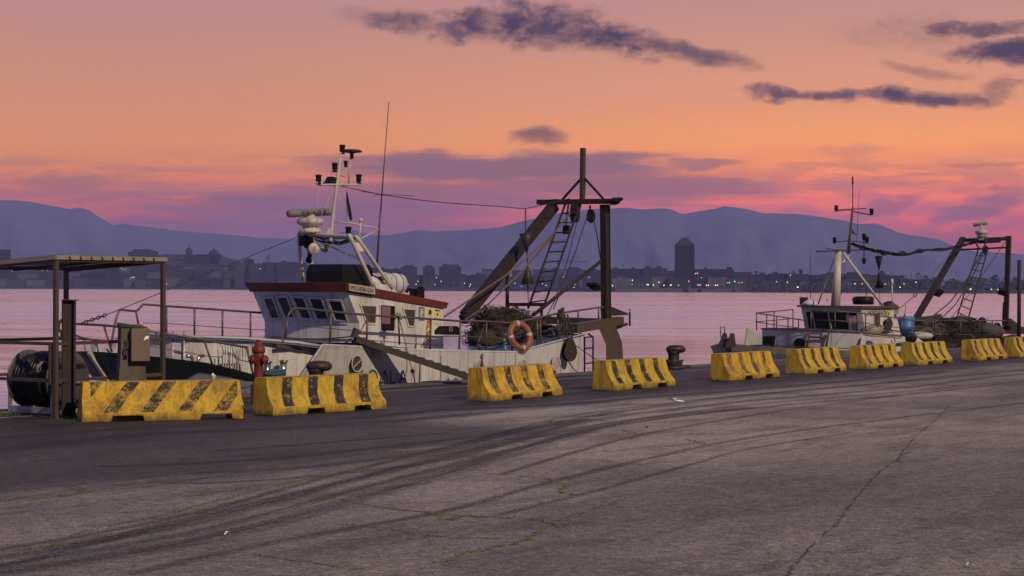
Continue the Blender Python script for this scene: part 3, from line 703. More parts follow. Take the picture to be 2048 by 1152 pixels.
for k, hh in zip((-.22, -.1, 0, .12, .26), (3.2, 2.2, 2.6, 3.4, 2.8)): mb.box((cx + w * k, Y + w / 2, zr(475) + hh / 2), (.35, .35, hh))
mb.build('antenna', DARK, root)

# ---- water towers, tower crane, cell mast
def water_tower(x, yt, yb, Y, label):
    a = AY(x, yb, Y); t = AY(x, yt, Y); hgt = t.z - a.z; k = hgt / 20.0
    r = thing('water_tower', a, label, 'water tower', 'water towers')
    mb = MB(); mb.lathe([(1.0 * k, -6), (0.9 * k, 10 * k)], a, n=10); mb.build('shaft', ROOFM, r)
    mb = MB(); mb.lathe([(0.9 * k, 10 * k), (3.4 * k, 13 * k), (3.6 * k, 18 * k), (2.2 * k, 19.4 * k), (0.2, 20 * k)], a, n=14); mb.build('tank', ROOFM, r)
water_tower(1601.5, 537, 560, 2160, 'mushroom-shaped water tower left of the double black cone')
water_tower(1763.5, 541, 562, 2160, 'small water tower seen just behind the double black cone')
Y = 2800; r = thing('tower_crane', AY(1128, 560, Y), 'thin construction tower crane behind the gantry ladder', 'crane')
mb = MB(); mb.tube([AY(1128, 566, Y), AY(1128, 519, Y)], 0.5, 4); mb.build('mast', DARK, r)
mb = MB(); mb.tube([AY(1112, 524.5, Y), AY(1176, 523, Y)], 0.4, 4); mb.tube([AY(1128, 519, Y), AY(1176, 523, Y)], 0.12, 4); mb.tube([AY(1128, 519, Y), AY(1112, 524.5, Y)], 0.12, 4); mb.build('jib', DARK, r)
mb = MB(); mb.box(AY(1113.5, 526, Y), (2.2, 1.4, 2.6)); mb.build('counterweight', DARK, r)
Y = 2700; r = thing('radio_mast', AY(1247, 540, Y), 'slim radio mast on the roofs right of the gantry column', 'mast')
mb = MB(); mb.tube([AY(1247, 545, Y), AY(1247, 526, Y)], 0.3, 5); mb.box(AY(1247, 531, Y), (4, .6, .5)); mb.build('pole', DARK, r)
mb = MB(); mb.lathe([(0.2, -1), (1.3, 0), (0.2, 1)], AY(1247, 530, Y), n=8); mb.build('antenna', DARK, r)

# ---- breakwater with two harbour lights, unfinished concrete frame, posts
mb = MB(); g = random.Random(9)
BW = [(800, 2300, 2.4), (1000, 2200, 2.6), (1230, 1980, 2.8), (1400, 1960, 2.7), (1402, 1940, 1.6), (1480, 1930, 1.5), (1491, 1928, 0.2)]
prev = None
for (xa, Ya, ha), (xb, Yb, hb_) in zip(BW, BW[1:]):
    n_ = max(2, int(abs(xb - xa) / 4))
    for j in range(n_ + 1):
        t = j / n_; x = xa + (xb - xa) * t; Yq = Ya + (Yb - Ya) * t; hh = ha + (hb_ - ha) * t + g.uniform(-.15, .25)
        p = AY(x, 576, Yq)
        cur = [Vector((p.x, Yq - 3 + g.uniform(-.8, .8), WZ - .5)), Vector((p.x, Yq - 1.5, hh * .5 + WZ + g.uniform(0, .6))), Vector((p.x, Yq, hh)), Vector((p.x, Yq + 6, hh + .05)), Vector((p.x, Yq + 9, WZ - .5))]
        if prev: mb.grid([prev, cur], 0, closed=False, caps=False, smooth=False)
        prev = cur
bwo = mb.build('breakwater', ROCK); tag(bwo, 'low dark stone breakwater with two harbour lights at its end', 'breakwater')
GLR = flat('lamp_red', (0.3, 0.02, 0.02), emit=(1, 0.10, 0.08), strength=5); GLG = flat('lamp_green', (0.02, 0.3, 0.1), emit=(0.10, 1, 0.45), strength=3.5)
for x, yt, Yq, gl, lab in ((1377.5, 566.5, 1958, GLR, 'dark harbour light with a red lamp on the breakwater'), (1469.5, 567, 1930, GLG, 'dark harbour light with a green lamp at the tip of the breakwater')):
    b = AY(x, 580, Yq); b.z = 1.2; t = AY(x, yt, Yq); hgt = t.z - b.z; r = thing('harbour_light', b, lab, 'beacon')
    mb = MB(); mb.lathe([(1.5, -1), (1.5, 0.2), (1.3, 0.4), (1.2, hgt), (1.9, hgt + .1), (1.9, hgt + .35), (0.1, hgt + .4)], b, n=12); mb.build('tower', ROCK, r)
    mb = MB(); mb.tube([b + Z * (hgt + .35), b + Z * (hgt + 1.6)], 0.12, 5)
    for k in range(6): mb.tube([b + Vector((1.7 * math.cos(k), 1.7 * math.sin(k), hgt + .3)), b + Vector((1.7 * math.cos(k), 1.7 * math.sin(k), hgt + 1.1))], .05, 4)
    mb.build('railing', DARK, r)
    mb = MB(); mb.lathe([(0.05, 0), (0.45, 0.2), (0.45, 0.8), (0.05, 1)], b + Z * (hgt + 1.5), n=8); mb.build('lamp', gl, r)
Y = 1990
a = AY(1233, 576, Y); r = thing('unfinished_building', a, 'unfinished dark concrete frame building on the breakwater', 'building')
mb = MB()
xs = [AY(x, 576, Y).x for x in (1234, 1246, 1254.5)]; zt = AY(1240, 553.5, Y).z
mb.box(((xs[0] + xs[1]) / 2, Y, (zt + 1) / 2), (xs[1] - xs[0], 8, zt - 1)); mb.build('wall', ROCK, r)
mb = MB()
for x in (xs[1] + 1.5, xs[2]): mb.box((x, Y - 3, (zt + 1) / 2), (.5, .5, zt - 1)); mb.box((x, Y + 3, (zt + 1) / 2), (.5, .5, zt - 1))
for zz in (zt, zt * .62, zt * .3): mb.box(((xs[1] + xs[2]) / 2, Y, zz), (xs[2] - xs[1] + .6, 7, .45))
mb.build('frame', ROCK, r)
for i, x in enumerate((1223, 1229, 1256, 1259, 1263, 1271.5, 1278.5, 1283, 1286)):
    p = AY(x, 576, Y); zt = AY(x, 565, Y).z; mb = MB(); mb.lathe([(.45, -2), (.45, zt - 2.4), (.05, zt - 2.2)], (p.x, Y, 2.4), n=7)
    o = mb.build('mooring_post', ROCK, loc=(p.x, Y, 2.4)); tag(o, 'dark round post beside the unfinished concrete frame on the breakwater', 'post', 'posts on the breakwater')

# ---- yachts of the marina
YM = paint('yacht_hull', (0.13, 0.13, 0.13), 0.5, amount=0.2, bump=0); YK = flat('yacht_mast', (0.05, 0.05, 0.055), 0.5)
def yacht(p, L, mast, seed):
    g = random.Random(seed)
    r = thing('sailing_yacht', p, 'sailing yacht with a bare mast in the packed hazy marina', 'yacht', 'yachts in the marina')
    mb = MB(); mb.grid([[p + Vector((L * (f - .5), bw * q, zz)) for q, zz in ((-1, 1.1 + .3 * f), (1, 1.1 + .3 * f), (.6, -.2), (-.6, -.2))] for f, bw in ((0, 1.2), (.3, 1.7), (.7, 1.3), (1, .05))], smooth=False); mb.box(p + Vector((-.3, 0, 1.6)), (L * .35, 1.6, .6)); mb.build('hull', YM, r)
    mb = MB(); q = p + Vector((L * .08, 0, 0)); mb.tube([q + Z, q + Z * mast], 0.13, 4); mb.tube([q + Z * (mast * .6) + Vector((-.8, 0, 0)), q + Z * (mast * .6) + Vector((.8, 0, 0))], .06, 4)
    mb.tube([q + Z * 2.2, q + Vector((-L * .4, 0, 2.3))], 0.14, 4); mb.tube([q + Z * mast, p + Vector((L * .48, 0, 1.4))], .03, 3); mb.build('mast', YK, r)
    return r
protos = [yacht(AY(776 + k * 7, 580.2, 2420) , 9 + k, 13 + 2.3 * k, k) for k in range(4)]
for p in protos: p.location.z = WZ
g = random.Random(31)
for i in range(64):
    x = g.uniform(770, 1050) if i < 50 else g.uniform(1050, 1220); Yq = g.uniform(2400, 2620); p = AY(x, 576, Yq); p.z = WZ
    copy_tree(protos[g.choice([0, 0, 1, 1, 2, 3])], p)
big = yacht(Vector((0, 0, 0)), 17, 27, 77); p = AY(862, 576, 2330); p.z = WZ; big.location = p
big['label'] = 'larger sailing yacht with the tallest mast, moored outside the marina'; del big['group']

# ---- lamps along the far shore
LW = flat('lamp_glow_white', (0.8, 0.75, 0.6), emit=(1.0, 0.84, 0.55), strength=2.4); LO = flat('lamp_glow_orange', (0.8, 0.5, 0.2), emit=(1.0, 0.42, 0.10), strength=2.4)
def lamp_proto(m, label, grp):
    r = thing('street_lamp', (0, 0, 0), label, 'lamp', grp)
    mb = MB(); mb.tube([(0, 0, -6), (0, 0, 0)], 0.10, 5); mb.build('pole', YK, r)
    mb = MB(); mb.blob((0, 0, .3), .46, seg=8, ring=5, amp=0); mb.build('lamp', m, r)
    return r
PW = lamp_proto(LW, 'small lit white lamp on the far shore of the bay', 'white lamps on the far shore'); PO = lamp_proto(LO, 'small lit orange lamp on the far shore of the bay', 'orange lamps on the far shore')
LAMPS = [(74, 540, 0), (84, 541, 0), (95, 541, 0), (241, 534, 1), (243, 537, 1), (247, 539.5, 1), (251, 539, 1), (261, 556, 0), (265, 555, 0), (268, 555, 0), (333, 568, 0), (520, 538, 0), (788, 566, 0), (796, 570, 0), (836, 563, 0), (832, 569, 0), (873, 556, 0), (882, 563, 0), (870, 570, 0), (816, 569, 0), (939, 573, 0), (929, 567, 0), (941, 569, 0), (996, 569, 0), (1030, 567, 0), (1043, 573, 0), (1085, 568, 0), (1092, 571, 0), (1127, 554, 0), (1148, 575, 0), (1150, 569, 0), (1177, 570, 0), (1178, 555, 0), (1220, 571, 0), (1225, 572, 0), (1265, 561, 0), (1264, 569, 1), (1294, 569.5, 0), (1297, 570, 0), (1307, 570.5, 0), (1318, 565, 0), (1328, 571, 0), (1341, 571, 0), (1343, 570.5, 1), (1357, 571, 1), (1391, 547.5, 0), (1395, 547, 0), (1403, 556, 1), (1396, 570.5, 1), (1400, 570.5, 0), (1413, 571, 0), (1417, 571, 0), (1431, 571, 0), (1435, 571, 0), (1455, 566, 1), (1459, 566, 0), (1478, 566, 1), (1484, 565.5, 1), (1553, 564, 1), (1575, 565, 0), (1581, 551, 1), (1595, 575, 0), (1596, 574.4, 0), (1710, 568, 0), (1724, 568, 1), (1770, 569, 1), (1800, 575, 0), (1808, 568, 1), (1832, 565, 0), (1940, 579, 0), (1942, 578.6, 0), (1953, 581, 0), (1983, 579, 0), (1996, 580, 0)]
for i, (x, y, o) in enumerate(LAMPS):
    Yq = 2930 if x < 500 else (2560 if x < 1225 else (1945 if y > 569 and x < 1450 else (2270 if x < 1500 else 1975)))
    pr = PO if o else PW; p = AY(x, y, Yq)
    if x == 74: PW.location = p
    elif x == 241: PO.location = p
    else: copy_tree(pr, p)

# ---- trees of the right shore
def tree(x, yt, yb, Y, wpx, label, kind='round', grp=None, n=150, seed=0):
    g = random.Random(seed); b = AY(x, yb, Y); t = AY(x, yt, Y); h = t.z - b.z; w = wpx / F * Y / 2
    r = thing('tree' if kind != 'cypress' else 'cypress_tree', b, label, 'tree', grp)
    mb = MB(); mb.tube([b - Z, b + Z * h * .5, b + Z * h * .8], w * .08 + .15, 5, r2=.08); mb.build('trunk', ROOFM, r)
    mb = MB()
    for _ in range(n):
        f = g.uniform(.12, 1); a = g.uniform(0, 6.28)
        prof = math.sin(math.pi * min(1, f * .85 + .12)) ** .6 if kind == 'round' else (1 - f) ** .5
        q = w * prof * math.sqrt(g.random()); c = b + Vector((q * math.cos(a), q * math.sin(a), h * f))
        e = g.uniform(.10, .22) * max(w, 2); d1 = Vector((g.uniform(-1, 1), g.uniform(-1, 1), g.uniform(-1, 1))).normalized() * e; d2 = Vector((g.uniform(-1, 1), g.uniform(-1, 1), g.uniform(-1, 1))).normalized() * e
        mb.face([c + d1, c + d2, c - d1, c - d2])
    mb.build('crown', FOLI, r, weld=False)
TR = 'trees on the wooded right shore'
for i, (x, yt, w, k, lab) in enumerate([(1512, 541, 18, 'round', 'broad round tree on the slope right of the tower'), (1586, 541, 16, 'round', 'round tree just left of the mushroom water tower'), (1812, 549, 10, 'cypress', 'slim cypress left of the taller one on the right shore'), (1822, 545.5, 9, 'cypress', 'taller slim cypress between the double cone and the small boat gantry'), (1836, 545, 18, 'round', 'round tree right of the tallest cypress'), (1800, 552, 20, 'round', 'low bushy tree left of the two cypresses'), (1852, 551, 22, 'round', 'low tree where the heavy cable starts to rise'), (1872, 556, 26, 'round', 'spreading tree left of the floodlight on the small boat gantry'), (1905, 558, 30, 'round', 'dark tree behind the left gantry leg of the small boat'), (1938, 557, 28, 'round', 'dark tree behind the small boat ladder'), (1965, 556, 26, 'round', 'dark tree just right of the small boat ladder'), (1990, 550, 26, 'round', 'tall round tree left of the small boat gantry column'), (2012, 554, 24, 'round', 'tree behind the small boat gantry column'), (2032, 553, 24, 'round', 'tree between the gantry column and the lone steel post'), (2056, 556, 34, 'round', 'tree cut by the right picture edge')]):
    tree(x, yt, 585 if k == 'round' else 580, 2010 + (i % 4) * 14, w, lab, k, TR, 170, i)
g = random.Random(4); mb = MB()
for i in range(5200):                                            # the undergrowth and wood that reads as one mass
    x = g.uniform(1490, 2110); f = g.random()
    top = 566 + 4 * math.sin(x * .06) + 3 * math.sin(x * .17) - (7 if x > 1840 else 0) + (0 if x > 1600 else 2)
    y = 585 + (top - 585) * f ** .8; p = AY(x, y, g.uniform(1985, 2035)); e = g.uniform(.7, 1.7)
    d1 = Vector((g.uniform(-1, 1), g.uniform(-1, 1), g.uniform(-1, 1))) * e; d2 = Vector((g.uniform(-1, 1), g.uniform(-1, 1), g.uniform(-1, 1))) * e
    mb.face([p + d1, p + d2, p - d1, p - d2])
struct(mb.build('woods', FOLI, weld=False), 'stuff')
# ================================================================ CONCRETE BARRIERS
def barrier_mat(name, slant, wear, seed, yel=(0.52, 0.34, 0.018)):
    """yellow painted concrete with worn black stripes across the length (object x) and optional slant"""
    m, nt, out = newmat(name)
    co = nt.n('ShaderNodeTexCoord').outputs['Object']
    x, y, z = nt.n('ShaderNodeSeparateXYZ', {'Vector': co}).outputs
    sh = nt.m('SUBTRACT', x, nt.m('MULTIPLY', z, slant))
    per = 0.66
    fr = nt.m('FRACT', nt.m('DIVIDE', nt.m('ADD', sh, 10 * per + (0.11 if slant else 0.10)), per))
    sc = nt.vmap(co, loc=(seed * 3.1, seed * 1.7, 0))
    e = nt.m('MULTIPLY', nt.m('SUBTRACT', nt.noise(sc, 30, 3, 0.6), 0.5), 0.03)
    fr = nt.m('ADD', fr, e)
    band = nt.m('MULTIPLY', nt.ss(fr, 0.30, 0.315), nt.ss(fr, 0.685, 0.67))
    band = nt.m('MULTIPLY', band, nt.m('MULTIPLY', nt.ss(x, -1.30, -1.28), nt.ss(x, 1.38, 1.36)))
    band = nt.m('MULTIPLY', band, nt.m('MULTIPLY', nt.ss(z, 0.155, 0.165), nt.ss(z, 0.70, 0.69)))
    band = nt.m('MULTIPLY', band, nt.ss(y, 0.0, -0.012))
    w1 = nt.noise(sc, 5.5, 6, 0.75, 0.5); w2 = nt.noise(sc, 34, 4, 0.75)
    keep = nt.ss(nt.m('ADD', nt.m('MULTIPLY', w1, 0.65), nt.m('MULTIPLY', w2, 0.45)), wear, wear + 0.12)
    blk = nt.m('MULTIPLY', band, keep)
    ghost = nt.m('MULTIPLY', band, 0.40)
    g = nt.noise(nt.vmap(sc, (1, 1, 0.4)), 3.2, 6, 0.65, 0.3)
    c = nt.mix(nt.ss(g, 0.36, 0.74), (*yel, 1), (yel[0] * 0.62, yel[1] * 0.60, yel[2] * 0.9, 1))
    c = nt.mix(nt.m('MULTIPLY', nt.ss(nt.noise(sc, 40, 3, 0.7), 0.50, 0.62), 0.6), c, (0.15, 0.10, 0.025, 1))
    runs = nt.noise(nt.vmap(sc, (7, 7, 0.8)), 1.0, 5, 0.65); c = nt.mix(nt.m('MULTIPLY', nt.ss(runs, 0.47, 0.62), 0.55), c, (0.17, 0.105, 0.022, 1))
    rs = nt.noise(nt.vmap(sc, (2.2, 2.2, 1.1), (5, 2, 1)), 1.0, 6, 0.7); c = nt.mix(nt.m('MULTIPLY', nt.ss(rs, 0.53, 0.62), 0.55), c, (0.12, 0.06, 0.018, 1))
    c = nt.mix(nt.m('MULTIPLY', nt.ss(nt.m('ADD', z, nt.m('MULTIPLY', nt.m('SUBTRACT', g, .5), .5)), 0.13, 0.0), 0.8), c, (0.075, 0.058, 0.030, 1))  # road dirt at the foot
    c = nt.mix(ghost, c, (0.16, 0.115, 0.02, 1))
    c = nt.mix(blk, c, (0.016, 0.015, 0.014, 1))
    chip = nt.ss(nt.noise(sc, 7, 6, 0.75), 0.615, 0.635)
    c = nt.mix(nt.m('MULTIPLY', chip, 0.8), c, (0.26, 0.23, 0.19, 1))
    top = nt.m('MULTIPLY', nt.ss(z, 0.67, 0.70), nt.ss(w1, 0.42, 0.6))
    c = nt.mix(nt.m('MULTIPLY', top, 0.6), c, (0.13, 0.10, 0.055, 1))
    bp = nt.n('ShaderNodeBump', {'Strength': 0.35, 'Distance': 0.012, 'Height': nt.m('ADD', w2, nt.m('MULTIPLY', w1, 0.8))})
    bs = nt.n('ShaderNodeBsdfPrincipled', {'Base Color': c, 'Roughness': 0.72, 'Specular IOR Level': 0.3, 'Normal': bp.outputs[0]})
    nt.put(out.inputs[0], bs.outputs[0])
    return m
BL, BH, BW_ = 2.95, 0.70, 0.60
def barrier_mesh(slots=((-0.85, -0.35), (0.60, 1.10)), seed=0):
    """profile along y (front = -y), length along x, two lifting slots through the foot"""
    g = random.Random(seed)
    prof = [(-BW_ / 2, 0), (-BW_ / 2, 0.15), (-0.20, 0.27), (-0.115, 0.40), (-0.045, BH - 0.02), (-0.025, BH), (BW_ / 2 - .02, BH), (BW_ / 2, BH - 0.02), (BW_ / 2, 0.14), (BW_ / 2, 0)]
    sl = 0.10
    bm = bmesh.new()
    xs = [-BL / 2]
    for a, b in slots: xs += [a, a + 0.03, b - 0.03, b]
    xs += [BL / 2]
    rows_ = []
    for x in xs:
        ins = any(a + 0.02 < x < b - 0.02 for a, b in slots)
        row_ = []
        for i, (y, z) in enumerate(prof):
            zz = z; xx = x
            if i in (0, len(prof) - 1): zz = sl if ins else 0.0
            if x == xs[0]: xx = x + 0.06 * (z / BH)
            if x == xs[-1]: xx = x - 0.06 * (z / BH)
            row_.append(bm.verts.new((xx, y, zz)))
        rows_.append(row_)
    n_ = len(prof)
    for a, b in zip(rows_, rows_[1:]):
        for i in range(n_):
            j = (i + 1) % n_
            bm.faces.new((a[i], a[j], b[j], b[i]))
    bm.faces.new(list(reversed(rows_[0]))); bm.faces.new(rows_[-1])
    bmesh.ops.recalc_face_normals(bm, faces=bm.faces)
    es = [e for e in bm.edges if e.calc_face_angle(0) > 0.5]
    bmesh.ops.bevel(bm, geom=es, offset=0.012, segments=2, profile=0.5, affect='EDGES', clamp_overlap=True)
    bmesh.ops.subdivide_edges(bm, edges=[e for e in bm.edges if e.calc_length() > 0.25], cuts=5, use_grid_fill=True)
    for v in bm.verts:                                         # chipped, not quite straight edges
        v.co += Vector((g.uniform(-1, 1), g.uniform(-1, 1), g.uniform(-1, 1) if v.co.z > 0.01 else 0)) * 0.0035
    me = bpy.data.meshes.new('concrete_barrier'); bm.to_mesh(me); bm.free()
    return me
GRP = 'yellow concrete barriers in a row on the quay'
BARS = [((163, 845), (482, 838), 1, 0.47, 'yellow concrete barrier with faded slanting stripes, in front of the canopy frame and pedestal'),
        ((546, 832), (771, 818), 2, 0.42, 'yellow concrete barrier in front of the red hydrant, mushroom bollard behind it'),
        ((980, 803), (1113, 790), 0, 0.465, 'yellow concrete barrier at the foot of the gangplank'),
        ((1228, 782), (1343, 772), 0, 0.43, 'yellow concrete barrier just below the bent stern arm of the large boat'),
        ((1461, 762), (1548, 754), 0, 0.49, 'yellow concrete barrier right of the lone bollard, at the bow of the smaller boat'),
        ((1610, 749), (1689, 741), 0, 0.445, 'yellow concrete barrier in front of the smaller boat\'s bow deck front'),
        ((1735, 739), (1807, 731), 0, 0.445, 'yellow concrete barrier below the corner of the smaller boat\'s wheelhouse'),
        ((1836, 731), (1906, 725), 0, 0.43, 'yellow concrete barrier below the blue tub and black fender'),
        ((1956, 722), (2018, 716), 0, 0.46, 'yellow concrete barrier below the ladder of the smaller boat\'s gantry'),
        ((2040, 715), (2104, 710), 0, 0.42, 'yellow concrete barrier cut by the right picture edge')]
for i, (a, b, kind, wear, lab) in enumerate(BARS):
    A = G(*a); B = G(*b); d = (B - A).normalized()
    if i >= 2: d = (d * 0.35 + U * 0.65).normalized()
    yaw = math.atan2(d.y, d.x)
    nrm = Vector((-d.y, d.x, 0))                       # away from the camera side
    c = A + d * (BL / 2) + nrm * (BW_ / 2)
    me = barrier_mesh(((-0.96, -0.36), (0.64, 1.24)) if kind == 1 else ((-0.62, -0.16), (0.60, 1.06)), i)
    me.materials.append(barrier_mat('barrier_paint', 0.85 if kind == 1 else (0.30 if kind == 2 else 0.0), wear, i + 1, yel=((0.50, 0.335, 0.018) if i % 2 else (0.53, 0.325, 0.016))))
    o = bpy.data.objects.new('concrete_barrier', me); col.objects.link(o); o.location = c; o.rotation_euler = (0, 0, yaw)
    tag(o, lab, 'barrier', GRP)

# ================================================================ BOLLARDS ON THE QUAY
def bollard(s, t, label, rope):
    r = thing('mooring_bollard', W(s, t, 0.03), label, 'bollard', 'mushroom bollards on the quay edge'); c = Vector(r.location)
    mb = MB(); mb.lathe([(.30, -.03), (.30, .03), (.24, .06), (.18, .16), (.165, .34), (.175, .44), (.22, .50)], c, n=24); mb.build('stem', BOLL, r)
    mb = MB(); d = (U * .8 - N * .6).normalized()
    mb.lathe([(.05, .46), (.20, .455), (.265, .50), (.285, .555), (.27, .61), (.21, .665), (.10, .685), (.005, .69)], c + d * 0.07, n=28, sx=1.08, sy=.88, xax=d); mb.build('head', BOLL, r)
    mb = MB()
    for k in range(3): mb.tube([c + Vector(((.24 + .02 * k) * math.cos(a), (.24 + .02 * k) * math.sin(a), .10 + .055 * k + .02 * math.sin(2 * a + k))) for a in [j * math.pi / 8 for j in range(16)]], .026, 6, closed=True)
    o = mb.build('mooring_rope', ROPED if rope == 0 else ROPEB, loc=c); tag(o, 'dark rope turns around the stem of the ' + ('bollard left of the large boat name' if s < 0 else 'lone bollard between the two boats'), 'rope')
bollard(-5.0, -0.5, 'rusty mushroom bollard behind the striped barrier beside the hydrant', 0)
bollard(11.1, -0.75, 'rusty mushroom bollard alone on the quay between the two boats', 0)
mb = MB(); c = W(11.1, -0.75, 0.06); mb.tube(spline([c + U * .35, c + U * .8 - N * .1, c + U * 1.1 + N * .12, c + U * .9 + N * .3, c + U * .55 + N * .2]), .03, 6)
tag(mb.build('rope', ROPED, loc=c), 'dark rope end lying beside the lone bollard between the boats', 'rope')

# ================================================================ HYDRANT
hp = G(517, 806); r = thing('fire_hydrant', hp, 'old red pillar hydrant between the two left barriers', 'hydrant'); v = (G(517, 806) - Vector((0, 0, 0))); dd = Vector((.93, .36, 0)).normalized()
mb = MB(); mb.lathe([(.11, .40), (.098, .44), (.096, .80), (.108, .83), (.108, .87), (.12, .90), (.128, .96), (.115, 1.02), (.105, 1.06)], hp, n=22)
for d_ in (dd, -dd): pass
mb.build('body', HYDR, r)
mb = MB(); mb.lathe([(.185, 0), (.185, .02), (.17, .05), (.165, .36), (.15, .41), (.12, .42)], hp, n=22); mb.build('base', HYDR, r)
mb = MB(); mb.lathe([(.132, 1.04), (.137, 1.07), (.137, 1.15), (.115, 1.165), (.11, 1.19), (.07, 1.20), (.065, 1.25), (.06, 1.27)], hp, n=8); mb.lathe([(.045, 1.26), (.045, 1.31), (.01, 1.315)], hp, n=5); mb.build('bonnet', HYDR, r)
for q in (Vector((-.80, -.60, 0)), Vector((.86, -.52, 0))):
    q.normalize(); mb = MB(); mb.lathe([(.072, .05), (.072, .13), (.09, .135), (.093, .19), (.078, .20), (.03, .205), (.026, .23), (.005, .235)], hp + Z * .90, axis=q, n=12); mb.build('outlet_cap', HYDR, r)

# thin steel stake between the barriers
sp_ = G(489, 838); mb = MB(); mb.tube([sp_ - Z * .02, sp_ + Z * .30 + U * .01], .012, 6)
tag(mb.build('steel_stake', RUST, loc=sp_), 'thin rusty stake in the gap between the two left barriers', 'stake')
# paper cup on the first barrier
A, B = G(163, 845), G(482, 838); d = (B - A).normalized(); nrm = Vector((-d.y, d.x, 0)); cp = A + d * 2.44 + nrm * .42 + Z * (BH + .002)
r = thing('paper_cup', cp, 'small white paper cup standing on the slant-striped barrier', 'cup')
mb = MB(); mb.lathe([(.028, 0), (.040, .085), (.042, .088), (.036, .084), (.026, .006), (.001, .006)], cp, n=14); mb.build('cup', CUPM, r)
mb = MB(); mb.blob(cp + Vector((-.012, 0, .095)), .026, seg=7, ring=5, amp=.35, seed=3); mb.build('crumpled_tissue', CUPM, r)

# ================================================================ CANOPY FRAME, REEL, PEDESTAL, STEEL POST
cA = G(111, 838); L_, D_ = 2.70, 2.70
r = thing('canopy_shelter', cA, 'brown tube frame with a tan canvas canopy over the black hose reel', 'shelter')
H_ = 2.92
cz = lambda a, b: cA + U * a + N * b
mb = MB(); n1 = 8
for i in range(n1):
    for j in range(n1):
        P4 = []
        for a, b in ((i, j), (i + 1, j), (i + 1, j + 1), (i, j + 1)):
            fa, fb = a / n1, b / n1
            P4.append(cz(-.05 + (L_ + .1) * fa, -.05 + (D_ + .1) * fb) + Z * (H_ + .055 - .17 * fb - .035 * math.sin(math.pi * fa) * math.sin(math.pi * fb)))
        mb.face(P4, 0)
for p, q in (((-.05, -.06), (L_ + .05, -.06)), ((-.06, -.05), (-.06, D_ + .05)), ((L_ + .06, -.05), (L_ + .06, D_ + .05)), ((-.05, D_ + .06), (L_ + .05, D_ + .06))):
    a = cz(*p) + Z * (H_ + .01 - .17 * (p[1] > 1)); b = cz(*q) + Z * (H_ + .01 - .17 * (q[1] > 1)); mb.beam(a, b, .012, .080)
mb.build('canopy', CANOPY, r)
for k in range(9):
    mb = MB(); p = cz(.25 + k * .265, -.075) + Z * (H_ - .02); mb.tube([p + Z * .05, p - N * .025 + Z * .02, p - N * .03 - Z * .02, p - N * .005 - Z * .03], .012, 5)
    mb.build('canopy_hook', DARK, r)
for a, b, h0 in ((0, 0, -.02), (L_, 0, -.02), (L_, D_, -.02), (0, D_, -.02)):
    mb = MB(); mb.beam(cz(a, b) + Z * h0, cz(a, b) + Z * (H_ - .16 * (b > 1)), .075, .075, up=U); mb.build('post', FRAME, r)
mb = MB()
for zz in (1.36, .69):
    mb.beam(cz(.04, 0) + Z * zz, cz(L_ - .04, 0) + Z * (zz + .02), .05, .06); mb.beam(cz(0, .04) + Z * zz, cz(0, D_ - .04) + Z * zz, .05, .06)
    mb.beam(cz(.04, D_) + Z * zz, cz(L_ - .04, D_) + Z * zz, .05, .06)
mb.beam(cz(-.02, .11) + Z * .62, cz(-.02, .11) + Z * 1.34, .045, .075, up=U)
mb.build('rail', FRAME, r)
mb = MB(); mb.beam(cz(0, 0) + Z * (H_ - .04), cz(L_, 0) + Z * (H_ - .04), .06, .06); mb.beam(cz(0, 0) + Z * (H_ - .04), cz(0, D_) + Z * (H_ - .20), .06, .06); mb.beam(cz(L_, 0) + Z * (H_ - .04), cz(L_, D_) + Z * (H_ - .20), .06, .06); mb.beam(cz(L_ / 2, 0) + Z * (H_ - .04), cz(L_ / 2, D_) + Z * (H_ - .20), .05, .05)
mb.build('top_frame', FRAME, r)

REELM = paint('reel_flange', (.10, .10, .105), .35, metal=.5, dirt=(.03, .03, .03), amount=.5)
# reel of black hose
Yr = 35.8; rc = AY(96, 758, Yr); ax = Vector((.84, -.54, 0)).normalized(); rz = rc.z
base = Vector((rc.x, rc.y, 0)); r = thing('hose_reel', base, 'large reel of glossy black hose under the tan canopy', 'hose reel')
Rr = .52; hw = .50
for sgn in (-1, 1):
    mb = MB(); c = rc + ax * (hw * sgn)
    mb.lathe([(.06, -.012 * sgn), (.24, -.02 * sgn), (.34, .0), (.44, .012 * sgn), (Rr + .02, 0), (Rr + .03, .012 * sgn), (Rr + .02, .03 * sgn), (.44, .035 * sgn), (.30, .02 * sgn), (.06, .02 * sgn)], c, axis=ax, n=36)
    mb.build('flange', DARK if sgn > 5 else REELM, r)
mb = MB()
pts = []
for lay, rad in ((0, .36), (1, .43), (2, .50)):
    turns = 13 if lay < 2 else 7
    for k in range(turns):
        cc = rc + ax * (-hw + .07 + k * (2 * hw - .14) / 12 + (0.28 if lay == 2 else 0)); x_ = ax.cross(Z).normalized(); y_ = ax.cross(x_)
        if lay == 0: continue
        mb.tube([cc + x_ * (rad * math.cos(a)) + y_ * (rad * math.sin(a)) + ax * (.01 * math.sin(3 * a + k)) for a in [j * math.pi / 14 for j in range(28)]], .036, 7, closed=True)
mb.lathe([(.36, -hw + .02), (.38, 0), (.36, hw - .02)], rc, axis=ax, n=24)
mb.build('hose', RUBBER, r)
mb = MB(); x_ = ax.cross(Z).normalized()
mb.beam(base - x_ * -.42 - ax * .50 + Z * .10, base - x_ * -.42 + ax * .55 + Z * .10, .05, .12); mb.beam(base + x_ * -.42 - ax * .50 + Z * .10, base + x_ * -.42 + ax * .55 + Z * .10, .05, .12)
